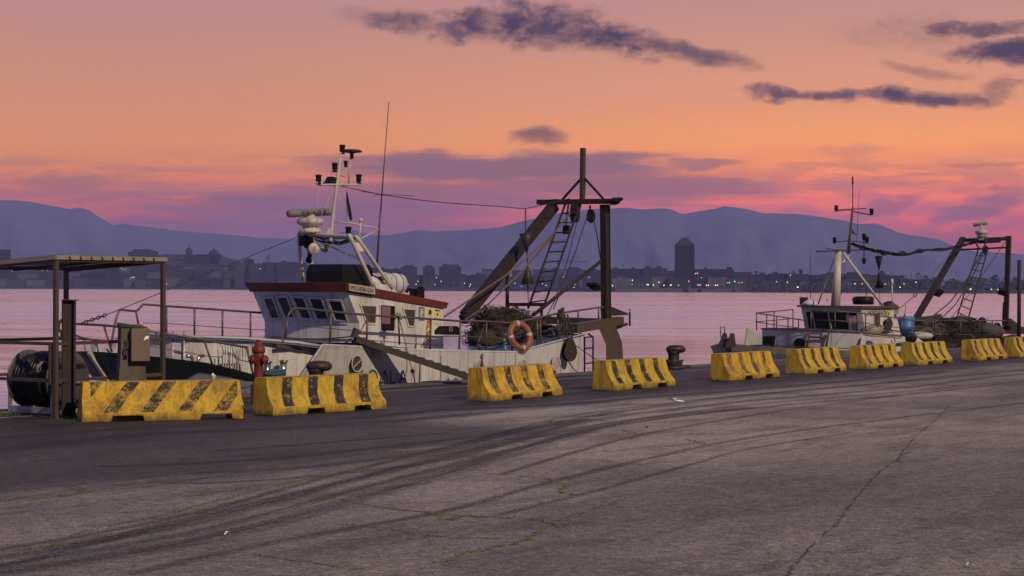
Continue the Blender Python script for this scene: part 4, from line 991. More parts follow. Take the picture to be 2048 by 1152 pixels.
for sgn in (-1, 1):
    q = base + ax * (.56 * sgn)
    mb.beam(q + x_ * .42 + Z * .04, q + x_ * .42 + Z * .62, .05, .06, up=U); mb.beam(q - x_ * .42 + Z * .04, q - x_ * .42 + Z * .62, .05, .06, up=U); mb.beam(q - x_ * .44 + Z * .62, q + x_ * .44 + Z * .62, .06, .07); mb.beam(q - x_ * .44 + Z * .07, q + x_ * .44 + Z * .07, .05, .08)
mb.tube([rc - ax * .6, rc + ax * .6], .04, 8)
mb.build('stand', GALV, r)
cl = AY(72, 742, Yr - .55); mb = MB()
mb.tube(spline([cl + Vector((-.12, 0, -.05)), cl + Vector((-.02, -.02, 0)), cl + Vector((.06, 0, .10)), cl + Vector((.12, .02, .16)), cl + Vector((.2, .1, .14))]), .03, 6); mb.blob(cl, .05, seed=4); tag(mb.build('rag', ROPE, loc=cl), 'pale rag tied over the black hose of the reel', 'rag')
# electric pedestal
pc = AY(261, 832, 35.25); pc.z = 0; r = thing('power_pedestal', pc, 'tapered brown service pedestal with a metal box, behind the slant-striped barrier', 'pedestal')
px_ = Vector((.93, .37, 0)); py_ = Vector((-.37, .93, 0))
def pt(a, b, z): return pc + px_ * a + py_ * b + Z * z
mb = MB()
mb.grid([[pt(a * f, b * .8 * f, z) for a, b in ((-1, -1), (1, -1), (1, 1), (-1, 1))] for z, f in ((0, .30), (.45, .275), (1.22, .215), (1.66, .21), (1.70, .20))], smooth=False)
mb.prism([pt(.05, -.235, .12), pt(.235, -.235, .12), pt(.21, -.225, .56), pt(.06, -.225, .56)], -py_ * -.02); mb.build('body', PEDM, r, bevel=.012)
mb = MB(); mb.prism([pt(-.22, -.20, 1.66), pt(.27, -.20, 1.63), pt(.27, -.20, 1.655), pt(-.22, -.20, 1.735)], py_ * .42); mb.build('lid', DARK, r)
mb = MB(); mb.box(pt(.12, -.24, 1.33), (.34, .20, .60), (px_, py_, Z)); b_ = mb.build('meter_box', BOXM, r, bevel=.008)
mb = MB(); mb.prism([pt(.17, -.344, 1.40), pt(.20, -.344, 1.48), pt(.265, -.344, 1.50), pt(.265, -.344, 1.44), pt(.225, -.344, 1.44)], -py_ * .003); mb.build('torn_sticker', CUPM, b_)
mb = MB(); mb.box(pt(-.09, -.19, 1.33), (.10, .05, .17), (px_, py_, Z)); mb.tube(spline([pt(-.13, -.22, 1.30), pt(-.16, -.25, 1.22), pt(-.12, -.25, 1.16), pt(-.10, -.24, 1.10)]), .015, 6); mb.blob(pt(-.12, -.25, 1.13), .035, seed=2); mb.build('socket', DARK, r)
# steel fender post
q = G(137, 836); r = thing('steel_post', q, 'tall square rusty steel post behind the canopy corner, capped by a plate', 'post')
mb = MB(); mb.beam(q - Z * .02, q + Z * 2.15, .13, .24, up=px_); mb.beam(q + px_ * .07 - py_ * .125, q + px_ * .07 - py_ * .125 + Z * 2.14, .10, .012, up=px_); mb.build('shaft', RUST, r)
mb = MB(); mb.prism([q + px_ * -.10 + py_ * -.16 + Z * 2.15, q + px_ * .15 + py_ * -.16 + Z * 2.14, q + px_ * .15 + py_ * .16 + Z * 2.14, q + px_ * -.10 + py_ * .16 + Z * 2.15], Z * .02); mb.build('cap_plate', DARK, r)
mb = MB(); mb.tube(spline([q - px_ * .10 + Z * 1.80, q - px_ * .17 + Z * 1.74, q - px_ * .18 + Z * 1.62, q - px_ * .12 + Z * 1.55, q - px_ * .16 + Z * 1.45]), .03, 6); tag(mb.build('rope', ROPED, loc=q), 'short dark rope knotted round the tall rusty post', 'rope')
# lone steel post at the right edge
p_t = AT(2038.5, 520, -.35); q2 = Vector((p_t.x, p_t.y, .03)); mb = MB(); mb.tube([q2 - Z * .05, p_t], .085, 10)
tag(mb.build('steel_post', RUST, loc=q2), 'slim dark steel post standing alone near the right picture edge', 'post')
# weeds at the foot of the frame, litter on the asphalt
mb = MB(); g = random.Random(8)
for (x, y, n_) in ((5, 829, 120), (115, 838, 60), (140, 836, 80), (27, 833, 40), (150, 842, 40), (485, 808, 70)):
    for _ in range(n_):
        p = G(x + g.uniform(-14, 14), y + g.uniform(-4, 3)); a = g.uniform(0, 6.28); e = Vector((math.cos(a), math.sin(a), 0)) * g.uniform(.005, .014)
        mb.face([p - e, p + e, p + e * .2 + Vector((g.uniform(-.03, .03), g.uniform(-.03, .03), g.uniform(.03, .10)))])
struct(mb.build('weeds', paint('weed_green', (.045, .075, .015), .9, dirt=(.02, .03, .01), bump=0, streak=False), weld=False), 'stuff')
def litter(x, y, w, lab, seed, m=CUPM, name='paper_scrap'):
    g = random.Random(seed); c = G(x, y) + Z * .004; mb = MB(); k = 7
    ring = [c + Vector((w * math.cos(a) * g.uniform(.5, 1), w * .6 * math.sin(a) * g.uniform(.5, 1), g.uniform(.004, .05))) for a in [i * 6.283 / k for i in range(k)]]
    top = c + Z * .03
    for i in range(k): mb.face([ring[i], ring[(i + 1) % k], top])
    tag(mb.build(name, m, loc=c), lab, 'litter')
litter(1344, 800, .16, 'white crumpled paper, left piece of a pair on the asphalt', 1); litter(1355, 804, .17, 'white crumpled paper, right piece of a pair on the asphalt', 2)
litter(1652, 1129, .04, 'small white scrap near the long crack at the bottom', 3); litter(1940, 1135, .06, 'small white scrap at the bottom right of the asphalt', 4)
litter(452, 1073, .028, 'small white scrap on the asphalt at lower left', 5); litter(24, 861, .05, 'small orange scrap at the far left of the asphalt', 6, ORANGE)
litter(1293, 858, .05, 'small orange scrap on the asphalt in the tyre marks', 7, ORANGE); litter(12, 828, .22, 'pale crumpled sheet on the quay edge beside the reel', 8)

# ================================================================ LARGE FISHING BOAT
def cosd(t): return max(0.0, min(1.0, t))
def interp(tab, x):
    for (a, va), (b, vb) in zip(tab, tab[1:]):
        if a <= x <= b: return va + (vb - va) * (x - a) / (b - a)
    return tab[0][1] if x < tab[0][0] else tab[-1][1]
boat = thing('fishing_boat', W(-0.5, 3.0, WZ), 'large white trawler with red-brown roof band and rusty stern gantry, moored at the quay', 'fishing boat', None)
TC = 3.0
BHALF = [(-8.62, 0.05), (-8.60, 0.35), (-8.45, 0.75), (-8.15, 1.15), (-7.7, 1.55), (-7.1, 1.92), (-6.4, 2.22), (-5.6, 2.38), (-4.2, 2.4), (4.8, 2.4), (8.3, 2.35)]
BWL = [(-8.62, 0.0), (-6.9, 0.02), (-6.2, 0.5), (-5.0, 1.1), (-3.5, 1.7), (0, 2.25), (5, 2.3), (8.3, 2.1)]
SHEER = [(-8.62, 0.93), (-7.0, 0.68), (-5.9, 0.40), (-4.25, 0.27), (-3.45, 1.02), (1.3, 0.75), (4.7, 0.63), (8.3, 1.07)]
NEARM, WHITEI = [], None
def hull_ring(s):
    b = interp(BHALF, s); bw = interp(BWL, s); zt = interp(SHEER, s); zl = min(0.16, zt - .08) if s < -4.2 else 0.0
    stem = s + max(0, (-6.0 - s)) * 0.0
    out = []
    for side in (-1, 1):
        pts = []
        for f, z in ((0, zt), (.08, zt - .10), (.35, zt * .55 + WZ * .2), (.7, WZ * .55), (1.0, WZ - .4), (1.0, WZ - 1.0)):
            w_ = b + (bw - b) * (f ** 1.2)
            # rake: lower points of the bow sit further aft
            k = max(0, (-5.2 - s) / 3.4)
            sh = k * (zt - z) * 0.88
            pts.append((s + sh, TC + side * w_, z))
        out.append(pts)
    return out
SS = [-8.62, -8.60, -8.45, -8.3, -8.15, -7.9, -7.7, -7.45, -7.25, -7.1, -7.0, -6.9, -6.7, -6.4, -6.2, -6.0, -5.9, -5.6, -5.2, -5.0, -4.9, -4.25, -3.45, -2.5, -1, 0.5, 2, 3.3, 4.75, 6, 7.2, 8.3]
mb = MB()
near = [hull_ring(s)[0] for s in SS]; far = [hull_ring(s)[1] for s in SS]
for side in (near, far):
    for a, b in zip(side, side[1:]):
        for i in range(5):
            mb.face([W(*a[i]), W(*a[i + 1]), W(*b[i + 1]), W(*b[i])], 0, smooth=(a[0][0] < -4.5))
mb.grid([[W(*p) for p in near[0]], [W(*p) for p in far[0]]], 0, closed=False, caps=False)
tr = near[-1] + far[-1][::-1]; mb.face([W(*p) for p in tr])
hull = mb.build('hull', HULLW, boat)
# inner bulwark / working deck
def hull_at(s, side, z, gap=0.0):
    rg = hull_ring(s)[0 if side < 0 else 1]
    for a, b in zip(rg, rg[1:]):
        if b[2] <= z <= a[2] + 1e-6: k = (a[2] - z) / max(1e-6, a[2] - b[2]); break
    w_ = max(.01, abs(a[1] + (b[1] - a[1]) * k - TC) - gap)
    return (a[0] + (b[0] - a[0]) * k + (gap if s < -7.6 else 0), TC + side * w_, z)
mb = MB(); DKS = [q for q in SS if q <= -3.45]
for a, b in zip(DKS, DKS[1:]):
    za = -0.28; P = {}
    for sg in (-1, 1):
        for kk, q in (('a', a), ('b', b)):
            zt = interp(SHEER, q); P[sg, kk] = (W(*hull_at(q, sg, za, .08)), W(*hull_at(q, sg, zt, .07)), W(*hull_at(q, sg, zt)))
    mb.face([P[-1, 'a'][0], P[-1, 'b'][0], P[1, 'b'][0], P[1, 'a'][0]])
    for sg in (-1, 1):
        A_, B_ = P[sg, 'a'], P[sg, 'b']
        mb.face([A_[0], B_[0], B_[1], A_[1]]); mb.face([A_[1], B_[1], B_[2], A_[2]])
mb.build('working_deck', GREYW, boat)
# black and green bow band: follows the hull a few mm proud, deep at the stem, thin aft
mb = MB()
def band_pt(s, side, f):
    depth = interp([(-8.62, .60), (-8.0, .56), (-7.45, .52), (-7.1, .22), (-6.0, .15), (-4.3, .10)], s)
    rg = hull_ring(s)[0 if side < 0 else 1]; z = rg[0][2] - depth * f
    for a, b in zip(rg, rg[1:]):
        if b[2] <= z <= a[2] + 1e-6:
            k = (a[2] - z) / max(1e-6, a[2] - b[2]); break
    return W(a[0] + (b[0] - a[0]) * k - (.016 if s < -7.2 else 0), a[1] + (b[1] - a[1]) * k + side * .014, z + (.015 if f == 0 else 0))
BS = [q for q in SS if q <= -4.2]
for side in (-1, 1):
    for a, b in zip(BS, BS[1:]):
        for f in range(4): mb.face([band_pt(a, side, f / 4), band_pt(a, side, (f + 1) / 4), band_pt(b, side, (f + 1) / 4), band_pt(b, side, f / 4)])
for f in range(4): mb.face([band_pt(-8.62, -1, f / 4), band_pt(-8.62, 1, f / 4), band_pt(-8.62, 1, (f + 1) / 4), band_pt(-8.62, -1, (f + 1) / 4)])
mb.build('bow_band', BAND, hull)
mb = MB(); k0 = (-5.2 + 8.62) / 3.4 * .88
mb.beam(W(-8.68, TC, .93), W(-8.68 + k0 * 2.3, TC, -1.4), .10, .09, up=N); mb.build('stem_bar', CREAM, hull)
# cap along the sheer of the raised side, vertical seam and rebate of the gangway door
mb = MB(); mb.tube([W(s, .62, interp(SHEER, s) + .005) for s in (-4.25, -3.45, 1.3, 4.75, 8.3)], .028, 8); mb.build('sheer_cap', HULLW, hull)
mb = MB(); y0 = .598
mb.qbox(W(.83, y0, .30), (.80, .012, .60)); mb.build('gangway_door', WHITE, hull)
mb = MB()
for sa in (.40, 1.27): mb.qbox(W(sa, y0 - .012, .30), (.05, .03, .66))
mb.qbox(W(4.72, y0, .33), (.05, .02, .60)); mb.build('hull_seam', GREYW, hull)
def disc(p, rad, m, rim=None, name='porthole', par=None, slash=False, ax=-N):
    mb = MB(); mb.lathe([(rad, 0), (rad + .035, .004), (rad + .03, .022), (rad, .012)], p, axis=ax, n=28, m=0, caps=False)
    mb.lathe([(rad + .002, .006), (.001, .006)], p, axis=ax, n=28, m=1)
    if slash: mb.beam(p - U * rad * .9 - Z * rad * .55 + ax * .012, p + U * rad * .9 + Z * rad * .55 + ax * .012, .012, .02, up=ax, m=0)
    return mb.build(name, [rim or GREYW, m], par)
disc(AT(714, 727, .588), .185, paint('porthole_grey', (.10, .10, .10), .5), name='porthole', par=hull, slash=True)
WREF = flat('painted_sea_glint', (.55, .42, .42), .25)  # glint of the sea painted as the scupper disc colour
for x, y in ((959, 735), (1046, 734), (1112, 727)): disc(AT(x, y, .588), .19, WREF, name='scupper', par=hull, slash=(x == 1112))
mb = MB(); text_mb(mb, 'K', AT(710, 772, .588), U, Z, .56); text_mb(mb, 'O', AT(733, 771, .588), U, Z, .56); text_mb(mb, 'A', AT(760.5, 770.5, .588), U, Z, .55); text_mb(mb, 'L', AT(778, 769, .588), U, Z, .55); text_mb(mb, 'A', AT(797.5, 768, .588), U, Z, .52)
mb.build('name_lettering', LETTER, hull)
mb = MB()
for k, (ch, x) in enumerate((('A', 890), ('R', 907), ('C', 922))): text_mb(mb, ch, AT(x, 778, .588), U, Z, .42)
mb.build('port_lettering', LETTER, hull)
# raised deck
mb = MB()
DK = [(-6.62, .45), (-6.45, .9), (-6.1, 1.35), (-5.5, 1.75), (-4.9, 2.0), (-4.25, 2.30), (-3.45, 2.36), (1.3, 2.36), (4.7, 2.36), (8.25, 2.3)]
def deckz(s): return interp([(-6.7, 1.30), (-5.6, 1.26), (-4.3, 1.14), (-3.45, 1.03), (1.3, .76), (4.7, .64), (8.3, 1.05)], s)
nr = [W(s, TC - b, deckz(s)) for s, b in DK]; fr = [W(s, TC + b, deckz(s)) for s, b in DK]
mb.grid([nr, fr], 0, closed=False, caps=False, smooth=False)
lo_n = [p - Z * .10 for p in nr]; lo_f = [p - Z * .10 for p in fr]
mb.grid([nr, lo_n], 0, closed=False, caps=False, smooth=False); mb.grid([fr, lo_f], 0, closed=False, caps=False, smooth=False); mb.face([nr[0], fr[0], lo_f[0], lo_n[0]])
mb.grid([lo_n, lo_f], 0, closed=False, caps=False, smooth=False)
for p in nr[:6] and []: pass
mb.build('upper_deck', DECKB, boat)
mb = MB(); mb.tube([p - Z * .04 for p in nr[:7]], .032, 8); mb.build('deck_edge_rail', GREYW, boat)
# forward house under the raised deck
FH = [(-6.54, .42), (-6.37, .85), (-6.02, 1.28), (-5.42, 1.66), (-4.85, 1.86), (-4.25, 2.06), (-3.3, 2.10)]
mb = MB(); nr_ = [[W(s, TC - b, z if z < 0 else deckz(s) - .06) for s, b in FH] for z in (-.27, 1.10)]
mb.grid(nr_, 0, closed=False, caps=False, smooth=False); mb.grid([[W(s, TC + b, z if z < 0 else deckz(s) - .06) for s, b in FH] for z in (-.27, 1.10)], 0, closed=False, caps=False, smooth=False)
mb.face([W(-6.54, TC - .42, -.27), W(-6.54, TC + .42, -.27), W(-6.54, TC + .42, 1.22), W(-6.54, TC - .42, 1.22)])
mb.face([W(-3.3, TC - 2.10, -.27), W(-3.3, TC - 2.35, -.27), W(-3.3, TC - 2.35, .92), W(-3.3, TC - 2.10, .98)])
fhouse = mb.build('forward_house', WHITE, boat)
a, b = Vector(W(-6.02, TC - 1.28, 0)), Vector(W(-5.42, TC - 1.66, 0)); dx = (b - a).normalized(); dn = Vector((dx.y, -dx.x, 0))
mb = MB(); mb.box(a + dx * .34 + Z * .55 + dn * .01, (.50, .03, .82), (dx, dn, Z)); mb.box(a + dx * .34 + Z * .88 + dn * .03, (.34, .02, .03), (dx, dn, Z)); mb.build('cabin_door', WHITE, fhouse, bevel=.006)
mb = MB()
for k in range(10): mb.box(a + dx * .26 + Z * (.22 + k * .045) + dn * .032, (.24, .02, .022), (dx, dn, Z))
mb.build('louvre_vent', GREYW, fhouse)
mb = MB(); q = W(-4.98, TC - 1.66, .74) - N * .015
mb.tube([q + Z * .10, q - Z * .16], .012, 5); mb.tube([q - U * .05 + Z * .05, q + U * .05 + Z * .05], .012, 5); mb.tube([q - U * .05 - Z * .12, q - U * .02 - Z * .16, q + U * .02 - Z * .16, q + U * .05 - Z * .12], .012, 5); mb.tube([q + Z * (.10 + .03) + U * (.025 * math.cos(t)) + Z * (.025 * math.sin(t)) for t in [k * math.pi / 4 for k in range(8)]], .008, 5, closed=True); mb.build('anchor_emblem', LETTER, fhouse)
for sg, x in ((-1, 384), (1, 397)):
    q = AT(x, 721, 1.28); mb = MB(); mb.tube([q + U * (.16 * sg) + Z * .10, q + U * (.05 * sg) + Z * .10, q - U * (.02 * sg) + Z * .03, q - U * (.02 * sg) - Z * .05, q + U * (.02 * sg) - Z * .12], .04, 8); mb.build('vent_horn', CHROME, fhouse)
mb = MB()
for x in range(446, 508, 5): q = AT(x, 700, 1.22); mb.qbox(Vector((q.x, q.y, .66)), (.018, .02, .84))
mb.build('panelling', WHITE, fhouse)
mb = MB(); q = AT(490, 725, 1.24); mb.qbox(Vector((q.x, q.y, .52)), (.42, .03, .50)); mb.build('locker_door', WHITE, fhouse, bevel=.008)
mb = MB(); mb.beam(AT(553, 691, .90), AT(604, 700, .86), .05, .07); mb.build('wooden_handrail', TEAK, fhouse)
mb = MB()
for ds in (0, .30): mb.tube([W(-6.52 + ds * .2, 2.55 - ds, -.2), W(-6.52 + ds * .2, 2.55 - ds, 1.38)], .025, 6)
for k in range(5): mb.tube([W(-6.52, 2.55, .0 + k * .3), W(-6.46, 2.25, .0 + k * .3)], .018, 6)
mb.build('bow_ladder', GALV, boat)
# pair of bitts with blue rope
for x, y in ((532, 733), (564, 738)):
    q = AT(x, y, .78); mb = MB(); q0 = Vector((q.x, q.y, .22)); mb.tube([q0, q0 + Z * .42 + U * .05], .085, 14); mb.lathe([(.085, 0), (.11, .01), (.11, .035), (.08, .05), (.001, .055)], q0 + Z * .42 + U * .05, n=16); mb.build('mooring_bitt', CHROME, boat)
mb = MB(); q = AT(548, 750, .78)
for k in range(5):
    mb.tube([q + U * ((.36 - .03 * (k % 2)) * math.cos(a)) + N * (.12 * math.sin(a)) + Z * (-.12 + .055 * k + .012 * math.sin(3 * a + k)) for a in [j * math.pi / 10 for j in range(20)]], .03, 6, closed=True)
tag(mb.build('mooring_rope', ROPEB, loc=q), 'blue rope wound round the pair of bitts behind the hydrant', 'rope')
mb = MB(); mb.tube([p for p in sag(AT(543, 757, .9), AT(470, 778, -.1), .03)], .028, 6); tag(mb.build('mooring_line', ROPEB, loc=q), 'blue mooring line running from the bitts behind the hydrant', 'rope')

# ---- rails
def rail(name, top, posts, mid=None, r0=.028, mats=None):
    mb = MB(); mb.tube(spline(top, 4), r0, 8)
    for a, b in posts: mb.tube([a, b], r0 * .9, 7)
    if mid: mb.tube(mid, .010, 5)
    return mb.build(name, mats or RAIL, boat)
t1 = .75
rp = [((570, 676), (576, 631)), ((660, 685), (662, 623)), ((733, 692), (735, 630)), ((799, 688), (797, 634)), ((860, 697), (862, 638)), ((918, 697), (921, 642)), ((972, 698), (973, 643)), ((1024, 700), (1025, 646))]
rp2 = [((1075, 691), (1074, 636)), ((1081, 687), (1081, 635)), ((1117, 677), (1115, 627)), ((1157, 644), (1156, 621)), ((1197, 637), (1197, 615))]
rail('guard_rail', [AT(x, y, t1) for x, y in ((576, 631), (582, 623), (594, 617), (662, 623), (735, 630), (797, 634), (862, 638), (921, 642), (973, 643), (1025, 646), (1050, 641), (1074, 636), (1115, 627), (1156, 621), (1197, 615), (1207, 615))],
     [(AT(*a, t1) - Z * .02, AT(*b, t1)) for a, b in rp + rp2], [AT(x, y, t1) for x, y in ((573, 656), (587, 655), (592, 651), (661, 657), (734, 664), (798, 668), (861, 672), (920, 673), (973, 674), (1024, 677), (1076, 665), (1116, 655))])
for a, b in (((862, 655), (842, 695)), ((733, 640), (718, 668)), ((969, 650), (952, 697))): mb = MB(); mb.tube([AT(*a, t1 - .04), AT(*b, t1 - .08)], .013, 5); mb.build('rail_stay', RAIL, boat)
tf = 4.6
rail('far_guard_rail', [AT(x, y, tf) for x, y in ((222, 692), (230, 648), (238, 622), (246, 620), (268, 622), (276, 620), (284, 611), (290, 609), (333, 612), (389, 616), (445, 620), (501, 624), (530, 626))],
     [(AT(x, 672 + (x - 300) * .01, tf), AT(x, y, tf)) for x, y in ((333, 612), (389, 616), (445, 620), (501, 624))] + [(AT(277, 650, tf), AT(272, 622, tf))], [AT(x, y, tf) for x, y in ((286, 646), (333, 647), (389, 651), (445, 655), (530, 660))])
tb = interp
bowtop = [AT(130, 646, 3.9), AT(158, 648, 3.3), AT(212, 651, 2.6), AT(262, 657, 2.1), AT(325, 666, 1.65), AT(410, 680, 1.15), AT(495, 695, .85)]
bowpost = [((208, 652, 2.6), (224, 704, 2.45)), ((311, 664, 1.75), (333, 722, 1.55)), ((408, 680, 1.15), (427, 735, 1.0)), ((493, 695, .85), (506, 748, .75))]
rail('bow_rail', bowtop, [(AT(*a), AT(*b)) for a, b in bowpost], [AT(230, 676, 2.5), AT(300, 692, 1.8), AT(420, 713, 1.1), AT(443, 714, 1.0), AT(448, 708, 1.0), AT(440, 686, 1.0)])
for pts, rr in (([AT(463, 690, .95), AT(470, 716, .95), AT(477, 719, .9), AT(497, 724, .85)], .012), ([AT(130, 662, 3.9), AT(165, 676, 3.2), AT(215, 684, 2.9)], .025), ([AT(130, 676, 3.9), AT(190, 680, 3.1), AT(216, 682, 2.9)], .02), ([AT(168, 678, 3.2), AT(171, 704, 3.1)], .012), ([AT(182, 678, 3.2), AT(185, 704, 3.1)], .012), ([AT(196, 678, 3.2), AT(199, 704, 3.1)], .012)):
    mb = MB(); mb.tube(pts, rr, 6); mb.build('rail_stay', RAIL, boat)
mb = MB(); q = AT(218, 696, 3.0); mb.prism([q + U * a + Z * b for a, b in ((-.42, -.14), (.42, -.14), (.36, .14), (.24, .14), (.20, -.02), (-.20, -.02), (-.24, .14), (-.36, .14))], N * .12); mb.build('fairlead', GREYW, boat)

# ---- wheelhouse
WN, WF = 1.40, 4.58
zb0, zb1 = 1.10, .80
def arc(t, amt): f = (t - WN) / (WF - WN); return -amt * 4 * f * (1 - f)
TT = [WN + (WF - WN) * i / 12 for i in range(13)]
f_top = [W(-1.57 + arc(t, .26), t, 2.30) for t in TT]; f_mid = [W(-1.09 + arc(t, .20), t, 1.50) for t in TT]; f_bot = [W(-1.09 + arc(t, .20), t, 1.00) for t in TT]
aft_top_n, aft_bot_n = W(2.46, WN, 1.86), W(2.46, WN, .70); aft_top_f, aft_bot_f = W(2.46, WF, 1.86), W(2.46, WF, .70)
mb = MB(); mb.grid([f_top, f_mid, f_bot], 0, closed=False, caps=False, smooth=False)
mb.face([f_top[0], f_mid[0], f_bot[0], aft_bot_n, aft_top_n]); mb.face([f_top[-1], f_mid[-1], f_bot[-1], aft_bot_f, aft_top_f]); mb.face([aft_top_n, aft_bot_n, aft_bot_f, aft_top_f])
wh = mb.build('wheelhouse', WHITE, boat)
# roof with band
mb = MB(); ov = .10
def off(p, du, dn, dz): return p + U * du + N * dn + Z * dz
ring_lo = [off(p, -.07, -ov * .4 if i == 0 else (ov * .4 if i == 12 else 0), -.015) for i, p in enumerate(f_top)] + [W(2.52, WF + .06, 1.845), W(2.52, WN - .06, 1.845)]
ring_hi = [off(p, -.20, -ov if i == 0 else (ov if i == 12 else 0), .22) for i, p in enumerate(f_top)] + [W(2.56, WF + .10, 2.0), W(2.56, WN - .10, 2.0)]
ring_in = [off(p, -.10, 0, .225) for p in f_top] + [W(2.50, WF, 2.005), W(2.50, WN, 2.005)]
ring_in2 = [off(p, -.10, 0, .05) for p in f_top] + [W(2.50, WF, 1.90), W(2.50, WN, 1.90)]
cent = [W(.4, 3.0, 2.20)] * len(ring_in)
mb.grid([ring_lo, ring_hi, ring_in, ring_in2], 0, closed=True, caps=True, smooth=False)
roof = mb.build('roof_band', RED, wh)
mb = MB(); mb.face([p + Z * .005 for p in ring_in2]); mb.build('roof_top', GREYW, wh)
mb = MB(); p0 = W(-1.42, WN - .135, 2.285); p1 = W(.02, WN - .135, 2.285 - 1.44 * .108)
xd = (p1 - p0).normalized(); yd = Z - xd * Z.dot(xd); yd.normalize()
bx0, bx1 = AT(697.5, 567, WN - .12), AT(749, 575, WN - .12); bz = AT(698, 581.5, WN - .12); 
xd = (bx1 - bx0).normalized(); h_ = (bx0 - bz).length * .98
mb.face([bx0 - N * .02, bx1 - N * .02, bx1 - N * .02 - Z * h_, bx0 - N * .02 - Z * h_], 0); mb.face([bx0 - N * .002, bx1 - N * .002, bx1 - N * .002 - Z * h_, bx0 - N * .002 - Z * h_], 0)
text_mb(mb, 'IMO-8581634', bx0 - N * .028 - Z * (h_ * .86) + xd * .03, xd, Z, h_ * .98, 1, sx=.93)
mb.build('number_plate', [paint('plate_cream', (.34, .30, .25), .6), BSIGN], wh, weld=False)
# windows: frame and pane in one mesh each
def window(name, pts, par, outn, fw=.045, pane=GLASS, fm=WHITE, inset=.02, extra=None):
    pts = [Vector(p) for p in pts]; c = sum(pts, Vector()) / len(pts); outn = outn.normalized(); mb = MB()
    inner = []
    for i, p in enumerate(pts):
        e1 = (pts[i - 1] - p).normalized(); e2 = (pts[(i + 1) % len(pts)] - p).normalized(); bis = (e1 + e2)
        sn = max(.3, math.sqrt(max(0, (1 - e1.dot(e2)) / 2))); inner.append(p + bis.normalized() * (fw / sn))
    for i in range(len(pts)):
        j = (i + 1) % len(pts); o = outn * .022
        mb.face([pts[i] + o, pts[j] + o, inner[j] + o, inner[i] + o], 0); mb.face([pts[i], pts[j], pts[j] + o, pts[i] + o], 0); mb.face([inner[i] + o, inner[j] + o, inner[j] + outn * .004, inner[i] + outn * .004], 0)
    mb.face([p + outn * .004 for p in inner], 1)
    if extra: mb.face([p + outn * .006 for p in extra], 2)
    return mb.build(name, [fm, pane] + ([PINK] if extra else []), par)
fn = (f_mid[6] - f_top[6]); fn = Vector((-U.x, -U.y, 0)) * .86 - Z * .5
def front_pt(x, y):
    # on the raked front: solve along the sight line against the curved raked surface
    lo, hi = -2.4, -.6
    for _ in range(40):
        s = (lo + hi) / 2; p = AS(x, y, s); _, t, z = ST(p); f = max(0, min(1, (t - WN) / (WF - WN)))
        srf = -1.57 + (2.30 - z) / .80 * .48 + (-(.26 - (2.30 - z) / .80 * .06) * 4 * f * (1 - f))
        if s < srf: lo = s
        else: hi = s
    return AS(x, y, (lo + hi) / 2 - .03)
WIN = [((525, 593.5), (546, 592), (562, 638), (542.5, 638.5)), ((552, 592), (575, 591), (591.5, 637), (571, 638)), ((583, 592), (609, 592.5), (626, 639), (602.5, 638)), ((615.5, 593.5), (644.5, 595), (660.5, 640), (633, 640)), ((653, 598), (684, 599), (698, 644.5), (669, 642.5))]
for w_ in WIN: window('window', [front_pt(*p) for p in w_], wh, fn, .05, GLASS)
ts = WN - .002
def S(x, y): return AT(x, y, ts)
window('window', [S(718, 608), S(754, 609.5), S(752, 650), S(732, 648.5)], wh, -N, .045, GLASSG)
window('window', [S(803.5, 615), S(832, 617), S(829, 655), S(816, 654.5)], wh, -N, .045, GLASSG)
dr = [S(758, 610), S(761, 607.5), S(788, 609.5), S(791, 612), S(790, 661), S(787, 665), S(761, 663.5), S(759, 661)]
window('cabin_door', dr, wh, -N, .035, BLACK, extra=[S(763, 612), S(781, 613), S(780, 648), S(763, 647)])
def board(name, pts, m, marks=()):
    mb = MB(); P_ = [S(*p) for p in pts]; mb.prism(P_, -N * .012, 0)
    for i, mk in enumerate(marks):
        kind, a, mi = mk
        if kind == 'poly': mb.face([S(*p) - N * (.014 + .001 * i) for p in a], mi)
        elif kind == 'disc': c = S(a[0], a[1]); mb.face([c - N * .015 + U * (a[2] * math.cos(t)) + Z * (a[2] * math.sin(t) * 1.0) for t in [k * math.pi / 8 for k in range(16)]], mi)
    return mb.build(name, m, wh, weld=False)
board('poster', [(837, 613), (848.5, 614), (848.5, 641), (837, 641)], [GSIGN, GREYW], [('poly', [(840, 618), (845, 617), (846, 626), (843, 630), (846, 636), (841, 637), (839, 628)], 1)])
board('warning_sign', [(853.5, 616.5), (865, 618), (865, 632), (853.5, 631)], [YSIGN, BSIGN], [('disc', (859.3, 624.5, .075), 1)])
board('warning_sign', [(869.5, 619), (878.5, 620), (877.5, 636), (869.5, 635.5)], [YSIGN, BSIGN], [('poly', [(869.5, 619), (878.5, 620), (878.5, 623), (869.5, 622)], 1), ('poly', [(872, 630), (873.5, 627), (876, 625.5), (876, 629), (874, 632)], 1)])
board('warning_sign', [(855, 639), (860.5, 639.5), (860.5, 665), (851.5, 664.5)], [RSIGN, YSIGN, GREYW], [('poly', [(855, 646), (858, 651), (853.5, 651)], 2), ('poly', [(856.5, 652), (860.3, 664), (852, 663.5)], 1)])
HAZM, nt, out = newmat('hazard_stripes'); co = nt.n('ShaderNodeTexCoord').outputs['Object']; wv = nt.n('ShaderNodeTexWave', {'Vector': nt.vmap(co, (.6, .6, 1.0)), 'Scale': 6.0}, bands_direction='DIAGONAL').outputs[1]
bs = nt.n('ShaderNodeBsdfPrincipled', {'Base Color': nt.mix(nt.m('GREATER_THAN', wv, .5), (.55, .36, .03, 1), (.02, .018, .015, 1)), 'Roughness': .6}); nt.put(out.inputs[0], bs.outputs[0])
board('hazard_plate', [(851.5, 667), (860.5, 667.5), (860.5, 680.5), (851.5, 680)], [HAZM])
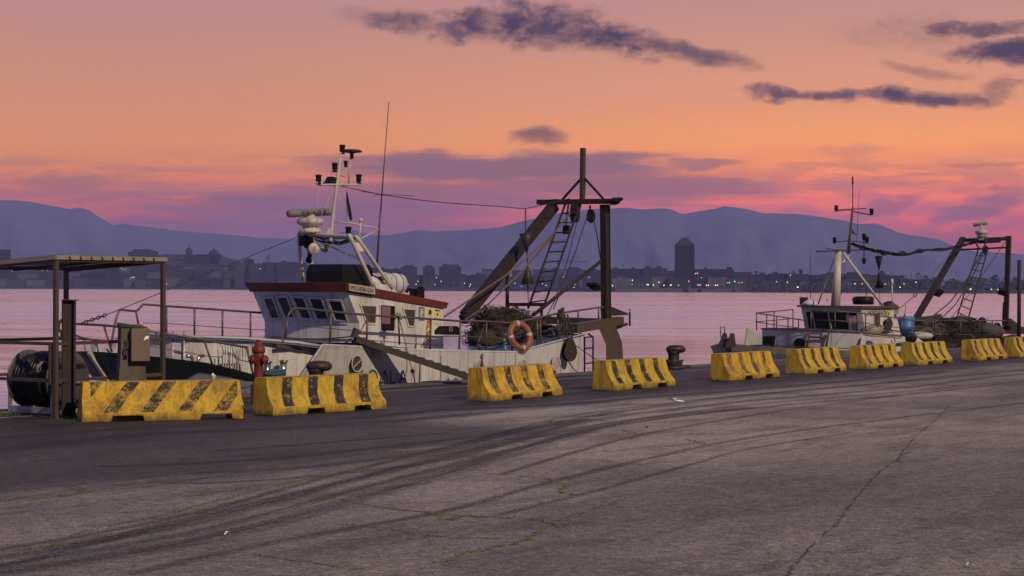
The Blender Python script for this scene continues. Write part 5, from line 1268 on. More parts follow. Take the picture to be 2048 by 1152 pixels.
board('notice', [(868, 643), (878, 643.5), (878, 648), (868, 647.5)], [paint('paper_note', (.42, .41, .40), .7)])
# dark weld line, lower plinth
mb = MB(); mb.tube([W(-1.12 + arc(t, .20), t, 1.10) for t in TT], .02, 5); mb.tube([W(-1.1, WN - .01, 1.10), W(2.46, WN - .01, .86)], .018, 5); mb.build('deck_coaming', GREYW, wh)
mb = MB(); mb.tube(spline([AT(543, 674, 1.25), AT(610, 677, 1.1), AT(660, 677, 1.05), AT(700, 673, 1.0), AT(712, 669, .95)]), .018, 6); tag(mb.build('water_hose', ROPED, loc=AT(610, 677, 1.1)), 'dark hose lying on the raised deck before the large wheelhouse', 'hose')

# ---- roof gear
mb = MB(); q = W(-.30, 2.75, 2.36)
mb.grid([[q + U * (a * .62 * f + .05) + N * (b * .62 * f) + Z * z for a, b in ((-1, -1), (1, -1), (1, 1), (-1, 1))] for z, f in ((-.25, 1.0), (.46, 1.0), (.62, .92), (.64, .88))], smooth=False); mb.build('covered_box', BLACK, boat, bevel=.03)
lr = W(1.02, 2.3, 2.50)
mb = MB(); mb.lathe([(.02, -.78), (.18, -.77), (.26, -.70), (.285, -.55), (.285, -.02), (.30, 0), (.285, .02), (.285, .55), (.26, .70), (.18, .77), (.02, .78)], lr, axis=U, n=24); mb.tube([lr + U * (.30 * 0) + N * (.30 * math.cos(t)) + Z * (.30 * math.sin(t)) for t in [k * math.pi / 10 for k in range(20)]], .012, 5, closed=True)
raft = mb.build('life_raft', WHITE, boat)
mb = MB()
for du in (-.45, -.15, .2, .5): mb.tube([lr + U * du + N * (.292 * math.cos(t)) + Z * (.292 * math.sin(t)) for t in [k * math.pi / 10 for k in range(20)]], .010, 5, closed=True)
mb.build('strap', DARK, raft); mb = MB(); mb.box(lr - U * .42 - N * .255 + Z * .14, (.22, .03, .10), (U, N, Z)); mb.build('maker_label', RED, raft)
mb = MB()
for du in (-.5, .5): mb.qbox(lr + U * du - Z * .30, (.08, .5, .12))
mb.build('cradle', GREYW, raft)
# goalpost mast frame
mb = MB(); ta = 1.9
nl = [AT(749, 577, ta), AT(703, 480, ta)]; nl2 = [AT(784, 577, ta), AT(719, 482, ta)]
fl = [AT(606, 562, 4.1), AT(597.5, 474, 4.1)]; fl2 = [AT(630, 556, 4.1), AT(613, 480, 4.1)]
mb.tube(spline([nl[0], nl[1], AT(697, 473, 2.0), AT(680, 472, 2.3), AT(640, 470, 3.1), AT(610, 467, 3.9), fl[1], fl[0]], 5), .055, 10)
mb.tube(spline([nl2[0], nl2[1], AT(711, 476, 2.0), AT(697, 474, 2.3), AT(660, 475, 3.1), AT(625, 473, 3.9), fl2[1], fl2[0]], 5), .05, 10)
mb.tube([AT(628, 478, 3.6), AT(719, 519, ta)], .02, 6)
fr_ = mb.build('mast_frame', CREAM, boat)
mb = MB(); mb.prism([AT(707, 485, ta), AT(722, 485, ta), AT(733, 503, ta), AT(717, 502.5, ta)], N * .03); mb.build('gusset_plate', WHITE, fr_); mb = MB(); mb.prism([AT(749, 566, ta), AT(785, 571, ta), AT(795, 585, ta), AT(751, 577, ta)], N * .03); mb.build('gusset_plate', WHITE, fr_)
mb = MB(); mb.prism([AT(604, 464, 3.9), AT(641, 462, 3.2), AT(660, 470, 3.0), AT(640, 474, 3.4), AT(602, 471, 4.0)], -Z * .05); mb.build('radar_shelf', CREAM, fr_)
mb = MB(); g = random.Random(3)
for k in range(7): mb.tube(spline([AT(616 + k * 4, 473, 3.4), AT(640 + k * 5, 479 + g.uniform(0, 8), 3.0), AT(670 + k * 3, 480 + g.uniform(0, 10), 2.6), AT(698, 477 + g.uniform(-2, 9), 2.1)]), .012, 5)
mb.build('cable', BLACK, boat)
# radar
rq = AT(620, 466, 3.5); mb = MB(); mb.lathe([(.26, 0), (.30, .02), (.27, .10), (.20, .13), (.22, .18), (.34, .23), (.36, .31), (.30, .38), (.14, .42), (.09, .50), (.08, .56)], rq, n=22); rad = mb.build('radar', CREAM, boat)
a, b = AT(577, 427, 3.5), AT(662, 423.5, 3.5); ax_ = (b - a).normalized(); mb = MB(); mb.lathe([(.02, -.005), (.085, 0), (.10, .03), (.10, (b - a).length - .03), (.085, (b - a).length), (.02, (b - a).length + .01)], a, axis=ax_, n=16, m=0)
text_mb(mb, 'FURUNO', a + ax_ * .40 - N * .104 - Z * .065, ax_, Z, .15, 1, sx=1.25); mb.build('scanner', [paint('scanner_grey', (.16, .15, .145), .5), BSIGN], rad, weld=False)
# main mast
ma = [AT(660, 495, 2.9), AT(663, 460, 2.9), AT(672, 380, 2.9), AT(682.5, 305, 2.9)]
mb = MB(); mb.tube(ma, .055, 10, r2=.032); mb.tube([AT(633, 364, 2.9), AT(635.5, 368.5, 2.9), AT(640, 369.5, 2.9), AT(712, 369.5, 2.9), AT(717, 368, 2.9), AT(719, 364, 2.9)], .03, 8)
mb.tube([AT(675, 348, 2.9), AT(689, 353, 2.9), AT(691, 336, 2.9)], .02, 6); mb.tube([AT(697.5, 368, 2.9), AT(700.5, 318, 2.9)], .022, 6); mb.prism([AT(650, 471, 2.9), AT(659, 456, 2.9), AT(665, 456, 2.9), AT(665, 471, 2.9)], N * .03)
mast = mb.build('mast', CREAM, boat)
def navlight(x, y, t, par, sc=1.0, m=None):
    q = AT(x, y, t); mb = MB(); mb.lathe([(.07, -.12), (.07, -.09), (.045, -.08), (.06, -.05), (.075, -.04), (.07, .0), (.07, .07), (.085, .08), (.085, .11), (.03, .13), (.001, .135)], q, n=12) if sc == 1 else mb.lathe([(.07 * sc, -.12 * sc), (.045 * sc, -.08 * sc), (.075 * sc, -.04 * sc), (.07 * sc, .07 * sc), (.085 * sc, .11 * sc), (.001, .135 * sc)], q, n=12)
    mb.build('navigation_light', m or BLACK, par)
for x, y in ((637, 359), (717.5, 358), (669.5, 335), (684.5, 299)): navlight(x, y, 2.9, mast)
navlight(691.5, 328, 2.9, mast, .7); navlight(697, 463, 2.2, mast)
mb = MB(); mb.lathe([(.02, -.16), (.05, -.14), (.05, -.02), (.10, .0), (.27, .02), (.28, .05), (.20, .09), (.001, .10)], AT(703.5, 306, 2.9), n=20); mb.tube([AT(700.5, 320, 2.9), AT(703, 307, 2.9)], .025, 6); mb.build('satellite_antenna', BAND, mast)
mb = MB(); q = AT(666, 364, 2.9); mb.prism([q + U * a + Z * b for a, b in ((-.22, -.10), (.20, -.10), (.22, .12), (-.05, .14))], N * .16); mb.tube([AT(646, 368, 2.9), AT(653, 362, 2.9), AT(656, 364, 2.9)], .02, 5); mb.build('flood_lamp', BLACK, mast)
mb = MB()
for a, b in (((639, 372), (631, 436)), ((669, 374), (640, 437)), ((676, 374), (692, 459))): mb.tube([AT(*a, 2.9), AT(*b, 2.9)], .008, 4)
mb.tube([AT(665, 443, 2.9), AT(700, 446, 2.5), AT(756, 457, 2.2)], .022, 6); mb.tube([AT(757, 459, 2.2), AT(720, 478, 2.0)], .016, 5); mb.tube([AT(718, 482, 2.0), AT(721.5, 444, 2.0)], .022, 6); mb.lathe([(.02, 0), (.05, .01), (.055, .07), (.03, .09), (.001, .09)], AT(721.5, 444, 2.0), n=10); mb.build('mast_stay', CREAM, mast)
mb = MB(); mb.tube([AT(754, 530, 2.2), AT(759, 450, 2.2), AT(761, 422, 2.2)], .030, 8, r2=.024); mb.tube([AT(761, 425, 2.2), AT(777.5, 206, 2.2)], .020, 7, r2=.010); mb.lathe([(.012, 0), (.018, .02), (.005, .05)], AT(777.5, 207, 2.2), n=8); mb.build('whip_antenna', RAIL, boat)
mb = MB(); q = AT(611, 482, 3.9); mb.box(q, (.28, .22, .26), (U, N, Z)); mb.prism([q - U * .18 - N * .16 + Z * .15, q + U * .18 - N * .16 + Z * .15, q + U * .18 - N * .16 - Z * .19, q - U * .18 - N * .16 - Z * .19], N * .06); mb.build('searchlight', BLACK, boat, bevel=.015)
mb = MB(); q = AT(628, 497, 3.2); fx = (-N * .8 - U * .6).normalized(); mb.lathe([(.02, -.06), (.12, -.05), (.15, 0), (.145, .03), (.001, .045)], q, axis=fx, n=20); mb.tube([q + Z * .15, q + Z * .28], .018, 6); mb.tube([q, q + U * .35 + Z * .03], .03, 6); mb.lathe([(.04, -.02), (.10, .0), (.10, .05), (.05, .09)], q + U * .42, axis=fx, n=14)
text_mb(mb, 'S', q + fx * .05 - Z * .06 + U * -.05, (U * .8 - N * .6), Z, .17, 1); mb.build('loudhailer', [CREAM, BSIGN], boat, weld=False)
mb = MB(); q = AT(618, 520, 4.0); mb.blob(q, .09, seed=9); mb.blob(q + Z * .12 + U * .02, .06, seed=5); mb.build('deck_lamp', BLACK, boat)
mb = MB(); q = AT(834, 588, 3.0); mb.qbox(q, (.34, .26, .30)); mb.qbox(q + U * .16 + Z * .15, (.06, .16, .10)); mb.tube(spline([AT(824, 592, 2.9), AT(823, 582, 2.9), AT(817, 578.5, 2.9), AT(813, 583, 2.9)]), .05, 8); mb.build('vent_cowl', BLACK, boat)
# exhaust-blackened fender board aft of the wheelhouse
mb = MB(); P_ = [AT(x, y, .85) for x, y in ((872, 669), (872, 661), (881, 652), (914, 652), (919, 656), (919, 670))]; mb.prism(P_, N * .05); text_mb(mb, '111', AT(897, 664, .85) - N * .002, U, Z, .22, 1, sx=.6); mb.build('name_board', [BLACK, GREYW], boat, weld=False)
mb = MB(); mb.blob(AT(1003, 682, 2.2), .34, seed=2, amp=.15, sq=(1.2, 1.2, .9)); mb.build('winch_cover', DECKB, boat)

# ---- stern gantry
sgx = 9.88; tn_, tfar = .95, 3.05
ztop = 4.95
gan_ = bpy.data.objects.new('gantry', None)
mb = MB(); mb.beam(W(sgx, .50, ztop + .04), W(sgx, 3.30, ztop + .07), .24, .15); gan = mb.build('gantry', RUST, boat)
mb = MB(); cb = AT(1211, 642, tn_); ct = W(sgx, tn_, ztop - .05); mb.beam(cb, ct, .20, .18, up=U); mb.beam(cb + U * .11 - N * .02, ct + U * .11 - N * .02, .22, .03, up=U); mb.build('column', RUST, gan)
mb = MB(); mb.beam(AT(926, 640, 2.85), AT(1110, 412, 2.80), .20, .27, up=Z); mb.beam(AT(926, 640, 2.85) + Z * .20, AT(1110, 412, 2.80) + Z * .20, .27, .025); mb.build('inclined_beam', RUST, gan)
mb = MB(); mb.beam(W(sgx, 1.72, ztop + .1), AS(1166, 296, sgx), .13, .13, up=U); mb.build('top_post', RUSTL, gan)
mb = MB()
pm = AS(1166, 353, sgx); mb.beam(pm, AS(1125, 399, sgx), .06, .06); mb.beam(pm, AS(1207, 398, sgx), .06, .06); mb.build('brace', RUST, gan)
mb = MB(); mb.tube([AT(1201, 523, 1.0), AT(1067, 630, 1.6)], .055, 8); mb.build('diagonal_pipe', RUST, gan)
for x, y, t, rot in ((1229, 401, .55, 1), (1190, 572, .9, -1)):
    q = AT(x, y, t); mb = MB(); d1 = (U * .75 + Z * .35 * rot - N * .3).normalized(); d2 = N; d3 = d1.cross(d2)
    mb.box(q, (.30, .34, .10), (d1, d2, d3)); mb.box(q - d3 * .08, (.18, .2, .08), (d1, d2, d3)); mb.tube([q, q - U * .18 * rot - Z * .1], .02, 5); mb.build('floodlight', BLACK, gan, bevel=.01)
# stern outrigger beams, bent arm and triangular plates
mb = MB(); h0, h1 = AT(1147, 657, tn_ - .05), AT(1229, 643, tn_ - .05); mb.beam(h0, h1, .26, .27); mb.beam(h1 - U * .05, h1 + U * .35 + Z * .02, .24, .24); mb.beam(W(7.6, 3.2, 1.25), W(10.3, 3.2, 1.45), .22, .24); mb.beam(W(10.1, tn_, 1.38), W(10.1, 3.3, 1.42), .22, .22); mb.build('outrigger_beam', RUSTL, gan)
mb = MB(); ar = [[AT(x, y, t) for x, y, t in ((1197, 655, .75), (1231, 651, .75), (1231, 651, 1.1), (1197, 655, 1.1))], [AT(1212, 690, .75), AT(1244, 684, .75), AT(1244, 684, 1.1), AT(1212, 690, 1.1)], [AT(1212, 724, .75), AT(1247, 724, .75), AT(1247, 724, 1.1), AT(1212, 724, 1.1)], [AT(1212, 790, .75), AT(1247, 790, .75), AT(1247, 790, 1.1), AT(1212, 790, 1.1)]]
mb.grid(ar, smooth=False); mb.build('bent_arm', RUSTL, gan, bevel=.015)
mb = MB(); mb.prism([AT(1215, 615, .9), AT(1220, 612, .9), AT(1257, 627, .9), AT(1257, 630, .9), AT(1216, 632, .9)], N * .25); mb.prism([AT(1218, 655, .9), AT(1256, 646, .9), AT(1256, 650, .9), AT(1222, 664, .9)], N * .25); mb.tube([AT(1259.5, 652, .9), AT(1259.5, 624, .9)], .03, 7); mb.tube([AT(1259.5, 624 + 2 * math.sin(k), .9) + U * .05 * math.cos(k) + Z * .06 for k in range(6)], .012, 5, closed=True); mb.build('end_plate', RUST, gan)
# gantry ladder, post and cross bar
mb = MB(); sl0 = [AS(1131, 407, sgx), AT(1056, 617, 2.35)]; sl1 = [AS(1161, 407, sgx), None]; sL = ST(sl0[1])[0]; sl1[1] = AS(1088, 612, sL)
mb.tube(sl0, .034, 7); mb.tube(sl1, .034, 7)
for k in range(1, 11): f = k / 10.6; mb.tube([sl0[0].lerp(sl0[1], f), sl1[0].lerp(sl1[1], f)], .022, 6)
mb.build('ladder', RUST, gan)
sb = 7.9; mb = MB(); mb.beam(AS(1013, 609, sb), AS(1090, 609, sb), .10, .10); mb.tube([AS(1015, 517, sb), AS(1014, 660, sb)], .055, 8); mb.tube([AS(1083, 609, sb), AS(1083, 670, sb)], .045, 8); mb.build('winch_frame', RUST, boat)
mb = MB()
for dx in (0, 17): mb.tube([AT(1160 + dx, 666 + dx * .1, 2.0), AT(1169 + dx, 676 + dx * -.1, 2.0), AT(1169 + dx, 746, 2.0)], .028, 6)
for y in (675, 697, 727): mb.tube([AT(1169, y, 2.0), AT(1186, y - 1.5, 2.0)], .022, 6)
mb.build('stern_ladder', RUST, boat)
mb = MB(); mb.tube([AT(962, 697, .72), AT(962, 712, .62), AT(962, 742, .58)], .055, 10); mb.tube([AT(957, 690, .74), AT(962, 698, .70)], .055, 10); mb.build('drain_pipe', RUSTL, boat)
# cap rail stains: blue tarpaulin sheet draped forward of the net
# ---- things on and about the boat
mb = MB(); lb = AT(1040, 672, .62); bx_ = (U * .96 - N * .27).normalized(); by_ = (Z * .97 + N * .22).normalized(); lv = []
for k in range(36):
    a = k * math.pi / 18; lv.append(lb + bx_ * (.335 * math.cos(a)) + by_ * (.345 * math.sin(a)))
mb.tube(lv, .082, 12, closed=True); r = thing('lifebuoy', lb, 'worn orange lifebuoy with pale bands hanging on the guard rail', 'lifebuoy'); mb.build('ring', ORANGE, r)
for k in (0, 9, 18, 27):
    mb = MB(); p0, p1 = lv[k], lv[(k + 1) % 36]; d = (p1 - p0).normalized(); mb.lathe([(.086, -.045), (.088, 0), (.086, .045)], (p0 + p1) / 2, axis=d, n=14); mb.build('reflective_band', GREYW, r)
mb = MB(); mb.tube([lb + bx_ * (.43 * math.cos(a)) + by_ * (.44 * math.sin(a)) + N * -.02 for a in [k * math.pi / 18 for k in range(36)]], .010, 5, closed=True); mb.build('grab_line', ROPE, r)
# heap of net
nc = W(6.9, 2.5, .70); g = random.Random(21); mb = MB()
for c_, rr, sq in ((nc + Z * .25, .80, (1.25, 1.2, .75)), (nc + Z * .72 - U * .05, .62, (1.15, 1.1, .62)), (nc + U * .65 + Z * .25, .55, (1.2, 1.2, .7)), (nc - U * .75 + Z * .15, .5, (1.1, 1.2, .8))): mb.blob(c_, rr, amp=.22, seed=int(rr * 100), sq=sq, seg=22, ring=14)
for k in range(520):
    th = g.uniform(0, 6.28); f = g.random(); rr = 1.12 * math.sqrt(1 - f * .75); p = nc + U * (rr * 1.12 * math.cos(th)) + N * (rr * math.sin(th)) + Z * (.02 + f * 1.12)
    ps = [p]
    for _ in range(5): ps.append(ps[-1] + Vector((g.uniform(-.13, .13), g.uniform(-.13, .13), g.uniform(-.09, .06))))
    mb.tube(spline(ps, 3), g.uniform(.006, .013), 4)
tag(mb.build('fishing_net', NETM, loc=nc), 'heap of brown fishing net on the stern deck behind the lifebuoy', 'net')
mb = MB(); cc = AT(1098, 668, 1.5)
for k in range(9): rr = .62 - .03 * (k % 4); mb.tube([cc + U * (rr * 1.1 * math.cos(a) + .05 * k) + N * (rr * .55 * math.sin(a)) + Z * (-.22 + .055 * k + .05 * math.sin(2 * a + k)) for a in [j * math.pi / 12 for j in range(24)]], .042, 6, closed=True)
for k in range(5): mb.tube(spline([AT(1128 + k * 5, 640 + k * 2, 1.2), AT(1120 + k * 7, 655, 1.1), AT(1112 + k * 8, 668, 1.2), AT(1100 + k * 9, 676, 1.4)]), .045, 6)
tag(mb.build('rope_coil', ROPED, loc=cc), 'dark thick rope heaped in coils at the stern rail', 'rope')
mb = MB(); cc = AT(1122, 628, .68)
for k in range(4): mb.tube([cc + U * (.10 * math.cos(a)) + N * (.10 * math.sin(a)) * .6 + Z * (.11 * math.sin(a + k) + .02 * k) for a in [j * math.pi / 8 for j in range(16)]], .026, 6, closed=True)
for x in (1126, 1131, 1137): mb.tube(spline([AT(x - 2, 628, .66), AT(x, 640, .62), AT(x + 1, 652, .64), AT(x - 1, 664, .7)]), .03, 6)
tag(mb.build('rope', ROPED, loc=cc), 'dark rope knotted over the stern rail above the big pulley', 'rope')
# pulley block hanging from the beam
pq = AT(1138.5, 700, .45); r = thing('pulley_block', pq, 'large rusty pulley block hanging by chains in front of the white stern', 'pulley')
mb = MB(); fx = (-N * .85 - U * .5).normalized(); sx_ = Z.cross(fx).normalized()
for sg in (-1, 1):
    poly = [pq + fx * (.075 * sg) + sx_ * (a * .205) + Z * (b * .32) for a, b in ((-.35, 1), (.35, 1), (.75, .5), (1, 0), (1, -.35), (.7, -.8), (.25, -1), (-.25, -1), (-.7, -.8), (-1, -.35), (-1, 0), (-.75, .5))]; mb.prism(poly, fx * (.03 * sg))
mb.build('cheek', RUST, r, bevel=.01)
mb = MB(); mb.lathe([(.17, -.07), (.15, -.02), (.15, .02), (.17, .07)], pq - Z * .08, axis=fx, n=20); mb.lathe([(.05, -.13), (.05, .13)], pq - Z * .06, axis=fx, n=10); mb.build('sheave', DARK, r)
mb = MB(); mb.tube([pq + Z * .42 + sx_ * (.09 * math.cos(a)) + Z * (.09 * math.sin(a)) for a in [k * math.pi / 8 for k in range(16)]], .022, 7, closed=True); chain(mb, pq + Z * .36 - sx_ * .10, AT(1130, 655, .5), .11, .013); chain(mb, pq + Z * .36 + sx_ * .10, AT(1146, 650, .5), .11, .013); mb.tube([pq + Z * .50, AT(1137, 655, .5)], .02, 6); mb.build('chain', DARK, r)
mb = MB(); mb.tube(spline([AT(1147, 690, .45), AT(1155, 693, .3), AT(1172, 706, .1), AT(1205, 726, -.25)]), .012, 5); mb.tube(spline([AT(1134, 718, .42), AT(1140, 728, .3), AT(1150, 740, .1), AT(1158, 748, -.02)]), .014, 5); tag(mb.build('cable', BLACK, loc=pq), 'thin black cable looping from the big pulley down to the quay', 'cable')
# gangplank
ga, gb = AT(712, 673, .85), AT(930, 747, -1.05); gd = (gb - ga); gb2 = ga + gd * 1.40; gd.normalize(); k_ = (ga.z - .06) / -gd.z if gd.z < 0 else 3; gb2 = ga + gd * k_
gx = Vector((gd.y, -gd.x, 0)).normalized(); r = thing('gangplank', gb2, 'dark wooden gangplank from the quay up to the large boat\'s rail', 'gangplank')
gu = gx.cross(gd)
if gu.z < 0: gu = -gu
mb = MB(); mb.beam(ga, gb2, .52, .045, up=gu); mb.build('planking', TEAK if False else paint('gangplank_wood', (.085, .075, .072), .6, dirt=(.03, .026, .025), amount=.5), r)
for sg in (-1, 1): mb = MB(); mb.beam(ga + gx * (.27 * sg) - gu * .06, gb2 + gx * (.27 * sg) - gu * .06, .045, .15, up=gu); mb.build('side_rail', DARK, r)
mb = MB()
for k in range(1, 16): p = ga.lerp(gb2, k / 16); mb.beam(p - gx * .25 + gu * .035, p + gx * .25 + gu * .035, .03, .02, up=gu)
mb.build('cleat', DARK, r)
for sg in (-1, 1):
    mb = MB(); c = ga + gx * (.22 * sg) - gu * .16 + gd * .06; mb.tube([c + gd * (.07 * math.cos(a)) + gu * (.07 * math.sin(a)) for a in [k * math.pi / 7 for k in range(14)]], .03, 7, closed=True); mb.lathe([(.05, -.02), (.05, .02)], c, axis=gx, n=10); mb.build('wheel', RUBBER, r)
mb = MB(); mb.beam(ga + gx * .30 - gd * .05 + gu * .08, ga - gx * .30 - gd * .05 + gu * .08, .10, .22, up=gu); mb.build('head_block', DARK, r)
mb = MB(); mb.tube(spline([AT(799, 640, .6), AT(812, 690, .55), AT(820, 725, .5), AT(825, 742, .3), AT(831, 768, -.05)]), .016, 5); mb.blob(AT(825, 742, .3), .06, seed=4); tag(mb.build('rope', ROPE, loc=AT(799, 640, .6)), 'thin pale rope tied from the guard rail down beside the gangplank', 'rope')
mb = MB(); q = AT(796, 634, .72)
for k in range(3): mb.tube([q + U * (.12 * math.cos(a)) + Z * (.05 * math.sin(2 * a) + .02 * k) + N * (.05 * math.sin(a)) for a in [j * math.pi / 8 for j in range(16)]], .026, 6, closed=True)
tag(mb.build('rope', ROPE, loc=q), 'pale rope lashed in a knot on the large boat\'s guard rail', 'rope')
# forestay with chain end, flag, aerial wire, day shapes, warps
mb = MB(); a, b, c = AT(592, 475, 3.9), AT(240, 619, 3.3), AT(163, 647, 3.2); mb.tube([a, b, AT(212, 630, 3.25)], .011, 5); chain(mb, AT(212, 630, 3.25), c, .12, .016); tag(mb.build('forestay', DARK, loc=c), 'steel stay ending in a chain, from the bow to the large boat\'s mast frame', 'cable')
r = thing('flag', AT(693, 375, 2.9), 'dark furled flag hanging limp on a line by the mast', 'flag')
mb = MB(); mb.tube([AT(693, 374, 2.9), AT(692.5, 444, 2.9)], .006, 4); mb.build('halyard', DARK, r)
mb = MB(); pr = []
for y, w0, x in ((384, 1.5, 693.5), (400, 5, 695.5), (415, 7, 697.5), (430, 8, 700), (438, 6, 702), (441, 3, 702.5)): pr.append([AT(x - w0 / 2 + w0 * f, y, 2.9 + .05 * math.sin(f * 9 + y * .2)) for f in [k / 6 for k in range(7)]])
mb.grid(pr, closed=False, caps=False); mb.build('cloth', paint('flag_cloth', (.03, .035, .03), .9, dirt=(.05, .02, .02), amount=.5, scale=4), r)
mb = MB(); wpts = [AT(682, 372, 2.9), AT(760, 389, 2.75), AT(830, 399, 2.6), AT(884, 405, 2.5), AT(940, 409, 2.4), AT(1000, 413, 2.35), AT(1040, 417, 2.3), AT(1052, 417, 2.25), AT(1080, 411, 2.2), AT(1140, 397, 1.9)]; mb.tube(wpts, .012, 5); mb.tube([AT(724, 383, 2.8), AT(760, 388, 2.8), AT(828, 392, 2.8)], .008, 4); mb.tube([AT(748, 391, 2.8), AT(765, 387, 2.8)], .008, 4); tag(mb.build('aerial_wire', DARK, loc=wpts[0]), 'thin dark wire strung from the mast to the gantry top', 'wire')
td = 2.25; q = AT(1051, 417, td); r = thing('day_shape', q, 'dark steel double cone hanging on a chain before the inclined beam', 'day shape')
def xcone(apex, base, rad, name, par, m=RUST):
    """two crossed triangular plates with ribs, as day shapes are made"""
    mb = MB(); d = (base - apex).normalized()
    x_ = d.cross(N).normalized(); y_ = d.cross(x_)
    for k in range(4):
        e = x_ * math.cos(k * math.pi / 4) + y_ * math.sin(k * math.pi / 4)
        mb.prism([apex, base + e * rad, base - e * rad], d.cross(e) * .008)
    mb.lathe([(rad, -.01), (rad, .0), (.001, .0)], base, axis=d, n=16)
    mb.grid([[apex + (base - apex) * f + (x_ * math.cos(j * math.pi / 6) + y_ * math.sin(j * math.pi / 6)) * (rad * f * .96 + .004) for j in range(12)] for f in (0, .5, 1)])
    mb.build(name, m, par)
xcone(AT(1054, 509, td), AT(1051, 467, td), .19, 'cone', r, DARK); xcone(AT(1055, 528, td), AT(1055.5, 568, td), .21, 'cone', r, DARK)
mb = MB(); chain(mb, q, AT(1051, 467, td), .08, .010); chain(mb, AT(1054, 509, td), AT(1055, 528, td), .08, .010); chain(mb, AT(1055.5, 568, td), AT(1056, 585, td), .08, .010); mb.tube([AT(1056, 585, td), AT(1057, 610, td)], .012, 5); mb.build('chain', DARK, r)
def warp(name, pts, r0, lab, cat='rope', m=ROPED): mb = MB(); mb.tube(pts, r0, 6); tag(mb.build(name, m, loc=pts[0]), lab, cat)
WARPR = paint('brown_warp', (.13, .085, .06), .85, dirt=(.05, .035, .025), amount=.4)
warp('warp', [AS(1141, 425, sgx - .2), AT(1105, 470, 2.2), AT(1010, 552, 2.2), AT(885, 636, 1.9)], .026, 'brown warp from the gantry top down past the wheelhouse, upper one', m=WARPR)
warp('warp', [AT(1112, 463, 2.1), AT(1050, 535, 2.1), AT(975, 610, 2.1), AT(930, 640, 1.9)], .020, 'brown warp from the gantry down to the chain link, middle one', m=WARPR)
warp('warp', [AT(1104, 476, 2.0), AT(1040, 548, 2.0), AT(972, 612, 2.0)], .018, 'brown warp below the middle one, ending at the chain link', m=WARPR)
warp('warp', [AS(1163, 408, sgx - .1), AT(1135, 520, 2.0), AT(1110, 600, 1.8), AT(1090, 640, 1.6)], .016, 'dark warp running down beside the right ladder rail')
mb = MB(); chain(mb, AT(972, 612, 2.05), AT(944, 634, 2.0), .16, .022); tag(mb.build('chain', DARK, loc=AT(972, 612, 2.05)), 'short heavy chain at the lower end of the brown warps', 'chain')
q = AS(1180, 432, sgx); r = thing('pulley_block', q, 'small pulley block hanging under the right end of the gantry crossbar', 'pulley')
mb = MB(); mb.prism([q + N * a + Z * b for a, b in ((-.06, .20), (.06, .20), (.14, .0), (.12, -.12), (0, -.22), (-.12, -.12), (-.14, 0))], U * .10); mb.build('cheek', RUST, r, bevel=.01); mb = MB(); chain(mb, q + Z * .2, AS(1180, 412, sgx), .1, .014); mb.build('chain', DARK, r)
warp('warp', [q - N * -.10, AS(1152, 500, sgx - .3), AS(1118, 590, 8.6), AS(1107, 618, 8.2)], .016, 'dark warp from the small pulley slanting down to the left')
warp('warp', [q + N * -.10, AS(1194, 470, sgx), AS(1201, 518, sgx)], .018, 'dark warp from the small pulley to the gantry column')
q = AS(1147, 430, sgx - .15); r = thing('pulley_block', q, 'cluster of rusty pulley blocks and chain under the middle of the crossbar', 'pulley')
mb = MB(); mb.prism([q + N * a + Z * b for a, b in ((-.12, .32), (.10, .32), (.16, .05), (.08, -.22), (-.10, -.22), (-.16, .0))], U * .14); mb.prism([q + N * (a + .28) + Z * (b - .45) for a, b in ((-.10, .15), (.10, .15), (.13, -.12), (-.13, -.12))], U * .10); mb.build('cheek', RUST, r, bevel=.01); mb = MB(); chain(mb, q + N * .28 - Z * .3, AS(1137, 408, sgx), .11, .016); mb.build('chain', DARK, r)
# ================================================================ SMALLER FISHING BOAT
boat = thing('fishing_boat', W(32, 3.0, WZ), 'smaller white trawler with a fat white mast, dark bow and ladder gantry', 'fishing boat')
HB = paint('hull_blue_grey', (.07, .08, .10), .5, dirt=(.03, .03, .035), amount=.4)
WOODG = paint('weathered_bulwark', (.12, .115, .11), .6, dirt=(.04, .04, .04), amount=.5)
W2 = paint('chalky_white_paint', (.42, .41, .41), .55, dirt=(.18, .15, .12), amount=.35, rust=(.12, .06, .03), rust_amt=.0)
B2 = [(21.3, .03), (21.5, .30), (21.9, .7), (22.6, 1.25), (23.6, 1.75), (25.0, 2.2), (27, 2.42), (36, 2.42), (44, 2.2)]
BW2 = [(21.3, 0), (22.2, .02), (23.0, .5), (24.4, 1.3), (27, 2.0), (36, 2.2), (44, 1.9)]
S2 = [(21.3, .46), (22.4, .32), (24.5, .18), (27.4, .10), (27.6, .62), (31.5, .55), (34.0, .25), (38, .12), (44, .30)]
def ring2(s, side):
    b = interp(B2, s); bw = interp(BW2, s); zt = interp(S2, s); k = max(0, (24 - s) / 3.6); o = []
    for f in (0, .12, .4, .75, 1.0):
        z = zt + (WZ - .8 - zt) * f; o.append(W(s + k * (zt - z) * .7, TC + side * (b + (bw - b) * min(1, f * 1.3) ** 1.2), z))
    return o
mb = MB(); SS2 = [21.3, 21.5, 21.7, 21.9, 22.2, 22.6, 23.0, 23.3, 23.6, 24.4, 25.0, 27.4, 27.6, 29, 31.5, 34, 36, 38, 41, 44]
for side in (-1, 1):
    R2 = [ring2(s, side) for s in SS2]
    for s, a, b in zip(SS2, R2, R2[1:]):
        for i in range(4): mb.face([a[i], a[i + 1], b[i + 1], b[i]], 0 if s < 27.4 or i > 1 else (1 if s < 34 else 2), smooth=False)
a, b = ring2(44, -1), ring2(44, 1); mb.face(a + b[::-1], 2); a, b = ring2(21.3, -1), ring2(21.3, 1); mb.grid([a, b], 0, closed=False, caps=False)
hull = mb.build('hull', [HB, W2, DARK], boat)
mb = MB()
